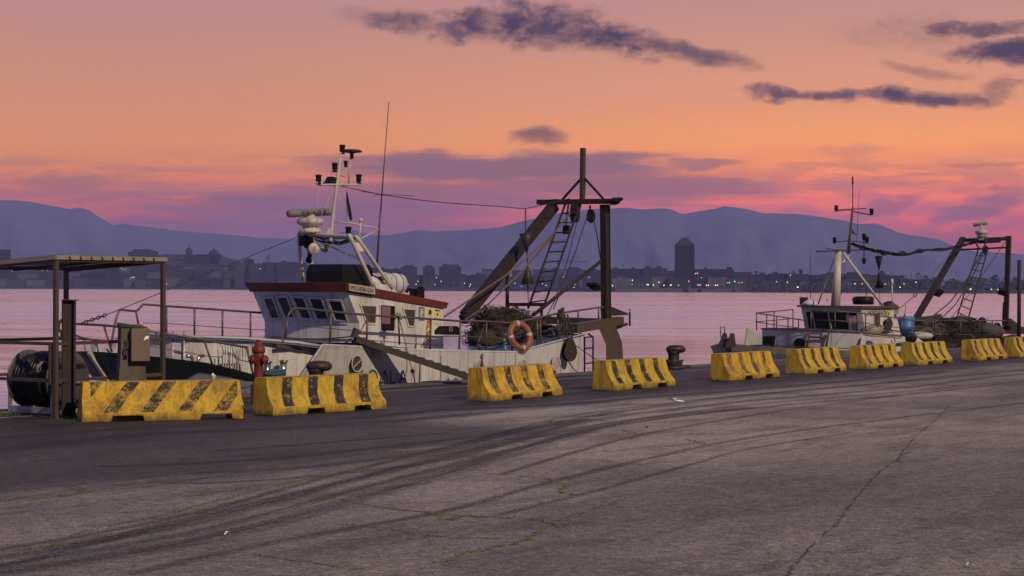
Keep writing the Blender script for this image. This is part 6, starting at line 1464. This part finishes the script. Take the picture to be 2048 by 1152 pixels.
for side in (-1, 1):
    R2 = [ring2(s, side) for s in SS2[:12]]
    for a, b in zip(R2, R2[1:]):
        o = N * side * .012; mb.face([a[0] + o + Z * .01, a[0].lerp(a[1], .75) + o, b[0].lerp(b[1], .75) + o, b[0] + o + Z * .01])
        mb.face([a[0] + Z * .01 + o, b[0] + Z * .01 + o, b[0] + Z * .01 - o * 8, a[0] + Z * .01 - o * 8])
mb.build('bow_bulwark', WOODG, hull)
mb = MB()
for a, b in zip(SS2, SS2[1:]):
    za = -.15; wa, wb = interp(B2, a) - .06, interp(B2, b) - .06; mb.face([W(a, TC - wa, za), W(b, TC - wb, za), W(b, TC + wb, za), W(a, TC + wa, za)])
mb.build('working_deck', WOODG, boat)
q = AT(1447, 680, 2.9); r_ = q; mb = MB()
mb.prism([q + U * a + Z * b for a, b in ((-.35, -.25), (.40, -.25), (.25, .22), (.05, .25))], N * .05); mb.prism([q - N * .30 + U * a + Z * b for a, b in ((-.35, -.25), (.40, -.25), (.25, .22), (.05, .25))], N * .05)
mb.lathe([(.10, -.28), (.05, -.22), (.05, .0), (.10, .05)], q + U * -.02 + Z * .02, axis=N, n=12); mb.tube([q - U * .22 + Z * .1, q - U * .24 + Z * .46, q + U * .05 + Z * .46, q + U * .12 + Z * .15], .018, 5); mb.build('anchor_roller', DARK, boat)
# whaleback house
sF = ST(AT(1723, 662, .62))[0]
tl_ = ST(AS(1524, 660, sF))[1]
ztn, ztf = ST(AT(1723, 664, .62))[2], ST(AS(1524, 658, sF))[2]
n_ = 10; TTt = [.62 + (tl_ - .62) * i / n_ for i in range(n_ + 1)]
def fs(t): f = (t - .62) / (tl_ - .62); return sF - .45 * 4 * f * (1 - f)
mb = MB(); top = [W(fs(t), t, ztn + (ztf - ztn) * (t - .62) / (tl_ - .62) + .05 * math.sin(math.pi * (t - .62) / (tl_ - .62))) for t in TTt]; bot = [W(fs(t), t, -.4) for t in TTt]
mb.grid([top, bot], 0, closed=False, caps=False, smooth=False)
mb.face([top[0], bot[0], W(34.2, .62, -.4), W(34.2, .62, .15), W(33.2, .62, .45), AT(1803, 672, .62)])
mb.face([top[-1], bot[-1], W(33, tl_, -.4), W(33, tl_, .5)])
wb_ = mb.build('forward_house', W2, boat)
mb = MB(); mb.face(top + [W(33.4, tl_, .52), W(33.4, .62, .52)]); mb.face([p - Z * .05 for p in top] + [W(33.4, tl_, .47), W(33.4, .62, .47)])
for a, b in zip(top, top[1:]): mb.beam(a + Z * .01, b + Z * .01, .10, .07)
mb.beam(top[0] + Z * .01, AT(1803, 673, .62), .10, .06); mb.build('upper_deck', WOODG, boat)
mb = MB(); mb.prism([AT(1495, 656, 3.9), AT(1523.5, 670, 3.4), AT(1523.5, 689, 3.4), AT(1491, 690, 3.9)], N * .06); mb.build('bow_wing', GREYW, boat)
def F2(x, y, d=.0):
    lo, hi = sF - 1.5, sF + .6
    for _ in range(40):
        s = (lo + hi) / 2; _, t, _z = ST(AS(x, y, s)); 
        if s < fs(max(.62, min(tl_, t))): lo = s
        else: hi = s
    return AS(x, y, lo - d)
fo = -U
window('doorway', [F2(1525, 670, .02), F2(1553.5, 669, .02), F2(1550, 696, .02), F2(1524, 694, .02)], wb_, fo, .05, BLACK, fm=GREYW)
pq = F2(1599, 688, .03); disc(pq, .20, GLASS, rim=DARK, name='porthole', par=wb_, ax=(fo - N * .1).normalized())
mb = MB(); mb.tube([F2(1621, 662, .1), F2(1613, 698, .12)], .045, 7); mb.tube([F2(1658, 664, .1), F2(1652, 696, .12)], .04, 7); mb.tube([F2(1619, 674, .1), F2(1656, 675.5, .1)], .035, 6); mb.build('deck_ladder', TEAK, boat)
mb = MB(); mb.tube([F2(1514, 687, .3), F2(1520, 690, .25), F2(1600, 694, .2), F2(1700, 697, .2)], .022, 6); mb.tube([F2(1513 + 4 * math.cos(k), 687 + 3 * math.sin(k), .3) for k in range(7)], .02, 5, closed=True); tag(mb.build('boat_hook', TEAK, loc=F2(1520, 690, .25)), 'long boat hook laid across the front of the smaller boat\'s house', 'boat hook')
q = AT(1736, 690, .60); mb = MB(); mb.lathe([(.01, -.2), (.16, -.15), (.18, 0), (.16, .15), (.01, .2)], q, axis=U, n=14); tag(mb.build('fender', BLUE if False else paint('fender_blue', (.02, .05, .11), .5), loc=q), 'dark blue fender against the smaller boat\'s side below the wheelhouse', 'fender')
# wheelhouse
SW = ST(AT(1732, 663, 1.4))[0]; TW_ = ST(AS(1612, 656, SW))[1]
zr_n, zr_f = ST(AT(1724, 616, 1.4))[2], ST(AS(1601, 614, SW - .45))[2]
SR = SW - .45
TT = [1.4 + (TW_ - 1.4) * i / 8 for i in range(9)]
def a2(t): f = (t - 1.4) / (TW_ - 1.4); return -.15 * 4 * f * (1 - f)
def fpt(t, f, d=0):   # f: 0 at the eaves, 1 at the deck
    z0 = zr_n + (zr_f - zr_n) * (t - 1.4) / (TW_ - 1.4); return W(SR + (SW - SR) * f + a2(t) - d, t, z0 + (.62 - z0) * f)
mb = MB()
# front: sill below, pillars and header around one wide opening
mb.grid([[fpt(t, 0) for t in TT], [fpt(t, .17) for t in TT]], 0, closed=False, caps=False, smooth=False)
mb.grid([[fpt(t, .80) for t in TT], [fpt(t, 1.0) for t in TT]], 0, closed=False, caps=False, smooth=False)
for tA, tB in ((1.4, 1.62), (TW_ - .20, TW_)): mb.grid([[fpt(tA, f) for f in (.17, .8)], [fpt(tB, f) for f in (.17, .8)]], 0, closed=False, caps=False, smooth=False)
an, ad = AT(1790, 616, 1.4), AT(1803, 676, 1.4)
e1, e2 = AT(1747, 626, 1.4), AT(1759, 659, 1.4)
mb.face([fpt(1.4, 0), fpt(1.4, 1), ad, an])
fa = W(ST(an)[0], TW_, ST(an)[2]); fd = W(ST(ad)[0], TW_, ST(ad)[2])
mb.face([fpt(TW_, 0), fpt(TW_, 1), fd, fa]); mb.face([an, ad, fd, fa])
mb.face([p + Z * .01 for p in (fpt(1.4, 1), ad, fd, fpt(TW_, 1))])
wh = mb.build('wheelhouse', W2, boat)
mb = MB(); mb.grid([[fpt(t, .17, -.03) for t in TT], [fpt(t, .8, -.03) for t in TT]], 0, closed=False, caps=False, smooth=False); mb.build('window', GLASS, wh)
mb = MB()
for t in (1.95, 2.75, 3.45): mb.beam(fpt(t, .17, .0), fpt(t, .80, .0), .06, .05, up=U)
mb.build('window_bar', GREYW, wh)
mb = MB(); pA = fpt(1.66, .30, -.02); mb.face([fpt(1.66, .28, .005), fpt(2.05, .28, .005), fpt(2.05, .56, .005), fpt(1.66, .56, .005)]); mb.build('glint_pane', flat('glass_sky_glint', (.55, .38, .36), .15), wh)  # sky reflection painted as a bright quad on the dark glass
mb = MB(); mb.prism([fpt(1.62, .60, .01), fpt(2.0, .60, .01), fpt(2.02, .78, .01), fpt(1.62, .78, .01)], -U * .01)
for i in range(3):
    for j in range(3): mb.face([fpt(1.66 + .11 * i, .62 + .05 * j, .024), fpt(1.74 + .11 * i, .62 + .05 * j, .024), fpt(1.74 + .11 * i, .65 + .05 * j, .024), fpt(1.66 + .11 * i, .65 + .05 * j, .024)], 1)
mb.build('crate_front', [GREYW, BSIGN], wh, weld=False)
window('cabin_door', [AT(1747, 626, 1.395), AT(1760, 626.5, 1.395), AT(1760, 661, 1.395), AT(1748, 660, 1.395)], wh, -N, .03, GLASSG, fm=GREYW)
mb = MB(); P_ = [AT(x, y, 1.39) for x, y in ((1772.5, 621.5), (1779, 622), (1779, 631), (1772.5, 630.5))]; mb.prism(P_, -N * .012); c = AT(1775.7, 626.3, 1.39); mb.face([c - N * .016 + U * (.05 * math.cos(t)) + Z * (.07 * math.sin(t)) for t in [k * math.pi / 6 for k in range(12)]], 1); mb.build('warning_sign', [YSIGN, BSIGN], wh, weld=False)
mb = MB(); lo = [fpt(t, 0, .12) for t in TT]; lo = [p + Z * .0 for p in lo]; lo[0] = lo[0] - N * .12; lo[-1] = lo[-1] + N * .12
rr_ = lo + [fa + N * .12 + U * .12, an - N * .12 + U * .12]; mb.grid([rr_, [p + Z * .075 for p in rr_]], smooth=False); mb.build('roof', paint('roof_dark_edge', (.06, .055, .055), .6), wh)
mb = MB(); g = random.Random(6)
for k in range(9): mb.tube(spline([AT(1728 + k * 5, 619 + g.uniform(0, 3), 1.36), AT(1733 + k * 5, 626 + g.uniform(0, 7), 1.36), AT(1740 + k * 5, 622 + g.uniform(0, 5), 1.36), AT(1748 + k * 4, 620, 1.36)]), .010, 4)
mb.build('cable', BLACK, wh)
# rails
mb = MB(); top_ = [F2(1622, 622, .3), F2(1670, 622.5, .35), AT(1723, 626, .75), AT(1760, 632, .75), AT(1820, 640, .75), AT(1866, 644, .75)]
mb.tube(top_, .026, 6); mb.tube([F2(1622, 640, .3), F2(1670, 641, .35), AT(1723, 645, .75), AT(1760, 651, .75), AT(1820, 658, .75), AT(1870, 663, .75)], .016, 5)
for (x, y0, y1, t) in ((1622, 622, 657, None), (1670, 622.5, 660, None), (1714, 626, 661, .75), (1731, 627, 664, .75), (1756, 631, 668, .75), (1804, 637, 676, .75), (1828, 641, 678, .75), (1866, 644, 682, .75), (1871, 645, 682, .75)):
    if t is None: mb.tube([F2(x, y0, .33), F2(x, y1, .33)], .026, 6)
    else: mb.tube([AT(x, y0, t), AT(x, y1, t)], .026, 6)
mb.build('guard_rail', RAIL, boat)
mb = MB(); tf2 = 4.4
fa_ = [(1513, 626, 3.9), (1586, 619, tf2 + .6)]; nr2 = [(1513, 626, 3.9), (1540, 630, 3.3), (1576, 636, 2.9), (1612, 641, 2.6)]
mb.tube([AT(*p) for p in fa_], .026, 6); mb.tube([AT(*p) for p in nr2], .024, 6); mb.tube([AT(1511, 644, 3.9), AT(1586, 637, tf2 + .6), AT(1600, 638, tf2 + .6)], .018, 5); mb.tube([AT(1513, 644, 3.9), AT(1553, 650, 3.1), AT(1598, 656, 2.7)], .018, 5)
for x, y0, y1, t in ((1513, 626, 661, 3.9), (1548, 622.5, 658, 4.5), (1586, 619, 655, 5.0), (1533.5, 629, 660, 3.4), (1553.5, 632.5, 658, 3.1), (1576, 636, 658, 2.9), (1597, 639, 657, 2.7)): mb.tube([AT(x, y0, t), AT(x, y1, t)], .026, 6)
mb.build('bow_rail', RAIL, boat)
# masts and roof gear
tm = 2.6
def M2(x, y, t=tm): return AT(x, y, t)
mb = MB(); mb.tube([M2(1671, 612), M2(1676.5, 503)], .185, 18, r2=.125); mb.tube([M2(1686, 505), M2(1768, 615, 1.7)], .05, 7); mb.tube([M2(1684, 527), M2(1697, 512)], .04, 6); mast = mb.build('mast', CREAM, boat)
mb = MB(); mb.tube([M2(1697, 506), M2(1700, 470), M2(1705.5, 415)], .075, 10, r2=.04); mb.build('topmast', RUSTL, mast)
mb = MB(); mb.tube([M2(1668, 519), M2(1636.5, 608)], .03, 6); mb.tube([M2(1690, 518), M2(1682, 590)], .012, 4); mb.build('mast_stay', RAIL, mast)
mb = MB(); mb.beam(M2(1636, 503), M2(1722, 500), .16, .05); mb.tube([M2(1652, 497.5), M2(1690, 501)], .02, 5); mb.tube([M2(1669, 484), M2(1695, 481.5), M2(1736, 485)], .022, 6); mb.tube([M2(1674, 420), M2(1707, 418), M2(1732, 417)], .022, 6); mb.tube([M2(1676, 422), M2(1707, 420)], .012, 5); mb.tube([M2(1707, 423), M2(1741, 430), M2(1743, 428)], .025, 6); mb.tube([M2(1728, 480), M2(1728, 518)], .022, 6); mb.build('crossarm', DARK, mast)
for x, y, sc in ((1672.5, 417, 1), (1743, 424, 1.1), (1669, 481, 1), (1728, 474, 1.1), (1734, 480, 1.1), (1728, 522, 1)): navlight(x, y, tm, mast, sc * 1.01)
mb = MB(); mb.tube([M2(1705.5, 416), M2(1705.3, 369)], .020, 6); mb.tube([M2(1705.3, 369), M2(1705.3, 353)], .035, 8); mb.tube([M2(1713.5, 483), M2(1716, 425), M2(1718.3, 378)], .012, 5, r2=.006); mb.build('mast_antenna', DARK, mast)
mb = MB(); mb.prism([M2(1704, 456), M2(1707, 462), M2(1714, 470), M2(1705, 467)], N * .03); mb.build('pennant', DARK, mast)
for (x0, y0, x1, y1, t, lab) in ((1621.4, 598, 1620, 437, 3.2, 0), (1732, 597, 1736, 500, 2.2, 0)):
    mb = MB(); mb.tube([AT(x0, y0, t), AT(x1, y1, t)], .016, 5, r2=.007); mb.build('whip_antenna', RAIL, boat)
mb = MB(); q = AT(1620, 606, 3.2); mb.lathe([(.02, -.1), (.30, -.08), (.30, .0), (.22, .05), (.06, .14), (.001, .15)], q, n=18); mb.build('roof_dome', W2, boat)
mb = MB(); q = AT(1607.5, 602, 3.7); mb.qbox(q, (.26, .24, .30)); mb.build('roof_box', DARK, boat, bevel=.02)
mb = MB(); q = AT(1727, 601, 1.9); mb.lathe([(.28, -.16), (.32, -.14), (.32, .12), (.27, .16), (.001, .165)], q, n=8, sx=1.25, xax=(U * .4 + N * -.9)); mb.build('roof_dome', BLACK, boat)
for x in (1656, 1706): mb = MB(); q = AT(x, 606, 2.3); mb.tube([q, AT(x, 600, 2.3)], .02, 6); mb.lathe([(.03, 0), (.055, .01), (.05, .05), (.001, .07)], AT(x, 600, 2.3), n=10); mb.build('mushroom_antenna', W2, boat)
mb = MB(); mb.tube([AT(1785, 618, 1.6), AT(1784, 567, 1.6)], .025, 6); mb.lathe([(.03, -.04), (.06, 0), (.055, .16), (.03, .19), (.001, .195)], AT(1784, 567, 1.6), n=12); mb.build('capped_antenna', CREAM, boat)
mb = MB(); q = AT(1778, 613, 1.8); mb.blob(q, .30, amp=.12, seed=5, sq=(.9, .9, .75), seg=14, ring=10); mb.blob(q + U * .25 - Z * .05, .26, amp=.12, seed=6, sq=(1.2, .9, .6), seg=14, ring=10); tag(mb.build('tarpaulin_bundle', paint('dark_red_tarp', (.05, .018, .014), .7), loc=q), 'dark red bundle lying on the aft edge of the smaller boat\'s roof', 'bundle')
# day shape
td = 2.5; r = thing('day_shape', AT(1757, 503, td), 'black double cone hanging from the thick cable of the smaller boat', 'day shape')
xcone(AT(1758, 543.5, td), AT(1757.3, 512, td), .16, 'cone', r, BLACK); xcone(AT(1758, 543.5, td), AT(1758.8, 576, td), .18, 'cone', r, BLACK); mb = MB(); mb.tube([AT(1757, 503, td), AT(1757.3, 512, td)], .012, 5); mb.tube([AT(1758.8, 576, td), AT(1759, 612, td)], .010, 5); mb.build('chain', DARK, r)
# heavy cable bundle between mast and gantry
cp_ = [(1704, 487, 2.6), (1728, 496, 2.5), (1755, 502.5, 2.5), (1780, 506.5, 2.4), (1812, 508, 2.3), (1839, 502.5, 2.3), (1875, 499, 2.2), (1909, 495, 2.2), (1930, 490, 2.2), (1947, 484, 2.2), (1972, 474, 2.1)]
base_ = spline([AT(*p) for p in cp_], 6); mb = MB(); g = random.Random(2)
for k in range(6):
    ph = g.uniform(0, 6.28); fr = g.uniform(.25, .6); am = g.uniform(.02, .07); mb.tube([p + Z * (am * math.sin(i * fr + ph)) + N * (am * math.cos(i * fr * 1.3 + ph)) for i, p in enumerate(base_)], g.uniform(.018, .034), 6)
for x, y in ((1768, 506), (1839, 502), (1805, 507)): q = AT(x, y, 2.35); mb.tube([q + U * (.32 * math.cos(a)) + Z * (.08 * math.sin(a)) for a in [k * math.pi / 10 for k in range(20)]], .03, 6, closed=True)
tag(mb.build('cable_bundle', BLACK, loc=base_[0]), 'thick black bundle of cables slung from the smaller boat\'s mast to its gantry', 'cable')
# gantry
s2 = ST(AT(2013, 640, .9))[0]
def Q(x, y, s=s2): return AS(x, y, s)
mb = MB(); mb.beam(Q(1921, 481), Q(2021, 477), .20, .16); mb.beam(Q(1940, 482.5) , Q(2000, 480), .22, .24); gan = mb.build('gantry', DARK, boat)
mb = MB(); mb.beam(Q(1912, 500), Q(2015, 495), .08, .08); mb.build('crossbar', DARK, gan)
mb = MB(); mb.beam(Q(2011.5, 652), Q(2017.5, 472), .20, .17, up=U); mb.beam(Q(2007, 650), Q(2009, 605), .10, .16, up=U); mb.build('column', RUST, gan)
ti = ST(Q(1924, 484))[1]
mb = MB(); mb.beam(AT(1829, 645, ti), Q(1926, 480), .16, .20); mb.beam(AT(1829, 645, ti) + Z * .13, Q(1926, 480) + Z * .13, .26, .03); mb.build('inclined_leg', RUST, gan)
mb = MB(); a0, a1, b0, b1 = Q(1957, 497), AT(1914, 634, 2.55), Q(1976, 497), None; sb_ = ST(a1)[0]; b1 = AS(1934.5, 644, sb_)
mb.tube([a0, a1], .035, 6); mb.tube([b0, b1], .035, 6)
for k in range(1, 10): f = k / 9.6; mb.tube([a0.lerp(a1, f), b0.lerp(b1, f)], .024, 6)
mb.build('ladder', DARK, gan)
for x, y, sgn in ((1877, 586, 1), (2004, 584, -1)):
    q = AT(x, y, ti - .1) if sgn == 1 else Q(x, y, s2 - .2); mb = MB(); d1 = (U * .6 * sgn + Z * .5 - N * .3).normalized(); d2 = (N - d1 * N.dot(d1)).normalized(); d3 = d1.cross(d2)
    mb.box(q, (.36, .34, .12), (d1, d2, d3)); mb.tube([q, q - U * .25 * sgn], .03, 5); mb.build('floodlight', BLACK, gan, bevel=.012)
rq = Q(1963.5, 472); mb = MB(); mb.lathe([(.20, -.05), (.24, 0), (.20, .06), (.28, .10), (.30, .20), (.24, .26), (.12, .29), (.08, .54)], rq, n=18); mb.qbox(rq - Z * .10, (.3, .3, .18)); rad = mb.build('radar', CREAM, gan)
a, b = Q(1947, 450), Q(1976, 444.5); ax_ = (b - a).normalized(); mb = MB(); mb.lathe([(.02, -.005), (.08, 0), (.10, .03), (.10, (b - a).length - .03), (.08, (b - a).length), (.02, (b - a).length + .01)], a, axis=ax_, n=14); mb.build('scanner', CREAM, rad)
mb = MB(); mb.tube(spline([Q(1951, 482, s2 - .2), Q(1956, 494, s2 - .2), Q(1964, 498, s2 - .2), Q(1970, 490, s2 - .2), Q(1973, 476, s2 - .2)]), .04, 7); mb.build('hanging_cable', RUSTL, gan)
mb = MB(); q = Q(1971, 500, s2 - .1); mb.prism([q + N * a + Z * b for a, b in ((-.08, .18), (.08, .18), (.12, -.05), (.05, -.22), (-.07, -.22))], U * .1); r = thing('pulley_block', q, 'dark pulley block under the smaller boat\'s gantry crossbar', 'pulley'); mb.build('cheek', DARK, r)
warp('stay_wire', [AT(1799, 617, 1.8), AT(1833, 588, 2.0), AT(1840, 581, 2.0), Q(1908, 496)], .014, 'thin stay from the smaller boat\'s roof up to its gantry leg', 'wire', DARK)
mb = MB(); q = AT(1830, 590, 2.0); mb.tube([q + (U * math.cos(a) * .16 + Z * math.sin(a) * .10 + U * .06 * math.sin(a)) for a in [k * math.pi / 8 for k in range(16)]], .016, 5, closed=True); tag(mb.build('shackle', DARK, loc=q), 'shackle ring halfway along the thin stay of the smaller boat', 'shackle')
warp('stay_wire', [Q(2010, 484), Q(1955, 565, s2 - 1), AT(1920, 614, 1.6), AT(1870, 676, .8)], .014, 'thin wire from the gantry column top down to the rail of the smaller boat', 'wire', DARK)
warp('warp', [Q(1966, 500), AT(1936, 556, 2.4), AT(1900, 605, 2.3), AT(1866, 632, 2.2)], .026, 'upper of two dark warps left of the smaller boat\'s ladder', m=ROPED)
warp('warp', [Q(1968, 502), AT(1942, 560, 2.3), AT(1910, 610, 2.2), AT(1878, 641, 2.0)], .024, 'lower of two dark warps left of the smaller boat\'s ladder', m=ROPED)
mb = MB(); mb.tube([AT(1807, 640, 1.2), AT(1809.5, 629, 1.2)], .04, 6); mb.tube(spline([AT(1809.5, 629, 1.2), AT(1810.5, 618, 1.2), AT(1812, 612, 1.2), AT(1809.5, 612, 1.2)]), .014, 5); mb.build('hooked_rod', RAIL, boat)
mb = MB(); mb.prism([AT(x, y, 1.2) for x, y in ((1797, 620, ), (1805, 619), (1805, 628), (1797, 629))], N * .2); mb.build('exhaust_cover', CREAM, boat)
# stern works: bulwark, platform, rails
mb = MB(); tS = .62
mb.prism([AT(x, y, tS) for x, y in ((1871, 672), (2010, 672), (2048, 676), (2060, 700), (2000, 712), (1871, 704))], N * .08); mb.build('stern_bulwark', BLACK, boat)
mb = MB(); mb.prism([AT(x, y, .7) for x, y in ((1984, 660), (2030, 661), (2026, 667), (1980, 668))], N * .9); mb.prism([AT(x, y, .8) for x, y in ((2017, 637), (2022, 637), (2052, 660), (2052, 667), (2030, 666), (2017, 650))], N * .3); mb.prism([AT(2022, 655, .75), AT(2062, 654, .75), AT(2062, 668, .75), AT(2022, 668, .75)], N * 1.2); mb.build('stern_platform', RUST, boat)
mb = MB(); mb.tube([AT(x, y, .75) for x, y in ((1871, 641), (1921, 641), (1960, 641.5), (2012, 641))], .026, 6)
for x in (1921, 1959.5, 1985): mb.tube([AT(x, 641, .75), AT(x, 676, .75)], .03, 6)
mb.tube([AT(1871, 669, .75), AT(1960, 670, .75)], .03, 6); mb.tube([AT(1985, 668, .75), AT(1994, 645, 1.2)], .02, 5); mb.build('stern_rail', RAIL, boat)
mb = MB()
for (x0, y0, x1, y1) in ((1987, 670, 2002, 668), (1942, 680, 1946, 672)): mb.beam(AT(x0, y0, .6), AT(x1, y1, .6), .14, .12)
mb.tube([AT(2010, 678, .6), AT(2040, 668, .6)], .05, 7); mb.tube([AT(2000, 676, .6), AT(2028, 669, .6)], .03, 7); mb.build('towing_gear', DARK, boat)
# loose things on its deck
q = AT(1812, 655, 1.55); mb = MB(); mb.lathe([(.30, -.42), (.33, -.38), (.34, .0), (.36, .02), (.34, .04), (.35, .38), (.33, .43), (.25, .45), (.24, .38), (.001, .36)], q, n=20); tag(mb.build('tub', BLUE, loc=q), 'bright blue plastic tub on the smaller boat\'s deck behind the wheelhouse', 'tub')
q = AT(1820, 675, .55); mb = MB(); mb.lathe([(.01, -.42), (.10, -.38), (.19, -.22), (.20, .22), (.10, .38), (.01, .42)], q, axis=(U + Z * -.12), n=16); tag(mb.build('fender', BLACK, loc=q), 'big black fender hanging behind the barrier below the blue tub', 'fender')
q = AT(1781, 648, .95); mb = MB(); mb.blob(q - U * .25, .20, amp=.08, seed=1, seg=14, ring=10); tag(mb.build('buoy', paint('navy_buoy', (.03, .035, .06), .6), loc=q), 'round navy buoy behind tangled rope by the smaller boat\'s wheelhouse', 'buoy')
mb = MB(); g = random.Random(12)
for k in range(14): x = 1776 + g.uniform(-5, 9); mb.tube(spline([AT(1779, 633, .72), AT(x, 643, .70), AT(x + g.uniform(-3, 3), 655, .70), AT(x + g.uniform(-4, 4), 666, .72)]), .018, 5)
mb.tube(spline([AT(1784, 668, .6), AT(1788, 676, .58), AT(1791, 683, .58), AT(1786, 688, .58), AT(1783, 680, .58)]), .012, 5)
tag(mb.build('rope', ROPED, loc=q), 'tangle of dark rope hung on the smaller boat\'s guard rail', 'rope')
q = AT(1755, 660, 1.0); mb = MB(); mb.blob(q - U * .5, .26, amp=.15, seed=3, sq=(1.6, 1, .8), seg=16, ring=10); mb.blob(q + U * .4, .22, amp=.15, seed=4, sq=(1.6, 1, .8), seg=16, ring=10)
tag(mb.build('net', paint('pale_net', (.26, .24, .19), .95, dirt=(.08, .07, .05), amount=.6, streak=False, bump=.8, fine=26), loc=q), 'bundle of pale net on the ledge beside the smaller boat\'s wheelhouse', 'net')
def heap(pts, m, lab, name, seed, n=60):
    g = random.Random(seed); mb = MB(); c0 = None
    for (x, y, t, r_) in pts:
        c = AT(x, y, t); c0 = c0 or c; mb.blob(c, r_, amp=.2, seed=int(x), sq=(1.25, 1, .75), seg=14, ring=9)
        for _ in range(n // len(pts)):
            p = c + Vector((g.uniform(-1, 1), g.uniform(-1, 1), g.uniform(0, .75))) * r_; ps = [p]
            for _ in range(4): ps.append(ps[-1] + Vector((g.uniform(-.2, .2), g.uniform(-.2, .2), g.uniform(-.10, .07))))
            mb.tube(spline(ps, 3), g.uniform(.01, .025), 4)
    return tag(mb.build(name, m, loc=c0), lab, 'net')
heap([(1850, 655, 1.4, .55), (1862, 660, 1.2, .5), (1844, 668, 1.2, .45)], paint('hanging_net', (.055, .048, .040), .95, dirt=(.02, .017, .015), amount=.6, bump=.8, fine=26), 'tangled grey nets and floats hung on the rail behind the blue tub', 'net', 3, 120)
heap([(1895, 660, 1.6, .7), (1915, 664, 1.5, .7), (1940, 658, 1.6, .55), (1880, 668, 1.2, .6)], paint('black_net', (.014, .013, .012), .95, dirt=(.006, .006, .006), amount=.5, bump=.6, fine=30), 'dark heap of nets on the smaller boat\'s stern deck', 'net', 4, 120)
heap([(1922, 645, 1.5, .35), (1932, 650, 1.4, .34)], paint('brown_rope_heap', (.10, .07, .045), .95, dirt=(.04, .03, .02), amount=.5, bump=.6, fine=40), 'brown coiled rope at the foot of the smaller boat\'s ladder', 'rope_heap', 5, 70)
for x, y, rr, lab in ((1944, 650, .30, 'black tyre fender on the smaller boat\'s stern, left one'), (1964, 648, .26, 'black tyre fender on the smaller boat\'s stern, middle one'), (1994, 657, .22, 'black tyre fender on the smaller boat\'s stern, right one by the column')):
    q = AT(x, y, 1.3); mb = MB(); mb.tube([q + U * (rr * math.cos(a)) + Z * (rr * .75 * math.sin(a)) for a in [k * math.pi / 10 for k in range(20)]], .12, 8, closed=True); tag(mb.build('tyre', RUBBER, loc=q), lab, 'tyre')
heap([(1972, 662, 1.0, .5), (1985, 664, 1.0, .4)], paint('grey_tarp', (.06, .058, .056), .8, dirt=(.025, .025, .025), amount=.5), 'grey tarpaulin heap by the stern rail of the smaller boat', 'tarpaulin', 6, 6)
mb = MB(); mb.beam(AT(1834, 655, 1.7), AT(1878, 633, 1.9), .25, .22); mb.beam(AT(1845, 640, 1.8), AT(1876, 636, 1.9), .3, .25); mb.build('net_drum_arm', DARK, boat)
mb = MB(); q = AT(1840, 672, 1.0); mb.blob(q, .3, amp=.1, seed=2, sq=(1.7, 1, .6), seg=14, ring=9); tag(mb.build('fish_crate_cover', GREYW, loc=q), 'pale folded cover on deck between the blue tub and hanging nets', 'cover')
mb = MB(); mb.tube(spline([AT(1694, 664, .6), AT(1678, 680, .55), AT(1664, 700, .5)]), .010, 4); mb.tube(spline([AT(1664, 650, .6), AT(1663, 680, .55), AT(1661, 700, .5)]), .010, 4); tag(mb.build('rope', ROPED, loc=AT(1694, 664, .6)), 'two thin lines hanging over the smaller boat\'s house front', 'rope')
mb = MB(); mb.tube(sag(AT(1726, 668, .58), AT(1800, 676, .58), .03), .012, 5); mb.tube(spline([AT(1793, 688, .5), AT(1805, 686, .5), AT(1822, 683, .5)]), .035, 6); tag(mb.build('mooring_line', ROPED, loc=AT(1760, 670, .58)), 'mooring rope along the smaller boat\'s side below its wheelhouse', 'rope')
# ================================================================ CAMERA AND RENDER
cam = bpy.data.cameras.new('camera'); co_ = bpy.data.objects.new('camera', cam); col.objects.link(co_)
cam.sensor_width = 36; cam.lens = 36 * F / 2048; cam.clip_start = 0.1; cam.clip_end = 30000
co_.matrix_world = Matrix(((CR.x, CU.x, 0, 0), (CR.y, CU.y, -1, 0), (CR.z, CU.z, 0, HC), (0, 0, 0, 1)))
scene.camera = co_
scene.view_settings.view_transform = 'Standard'; scene.view_settings.look = 'None'
scene.view_settings.exposure = 0.0; scene.view_settings.gamma = 1.0
scene.render.engine = 'CYCLES'
scene.cycles.use_denoising = True
scene.cycles.max_bounces = 6; scene.cycles.volume_bounces = 0; scene.cycles.transparent_max_bounces = 12
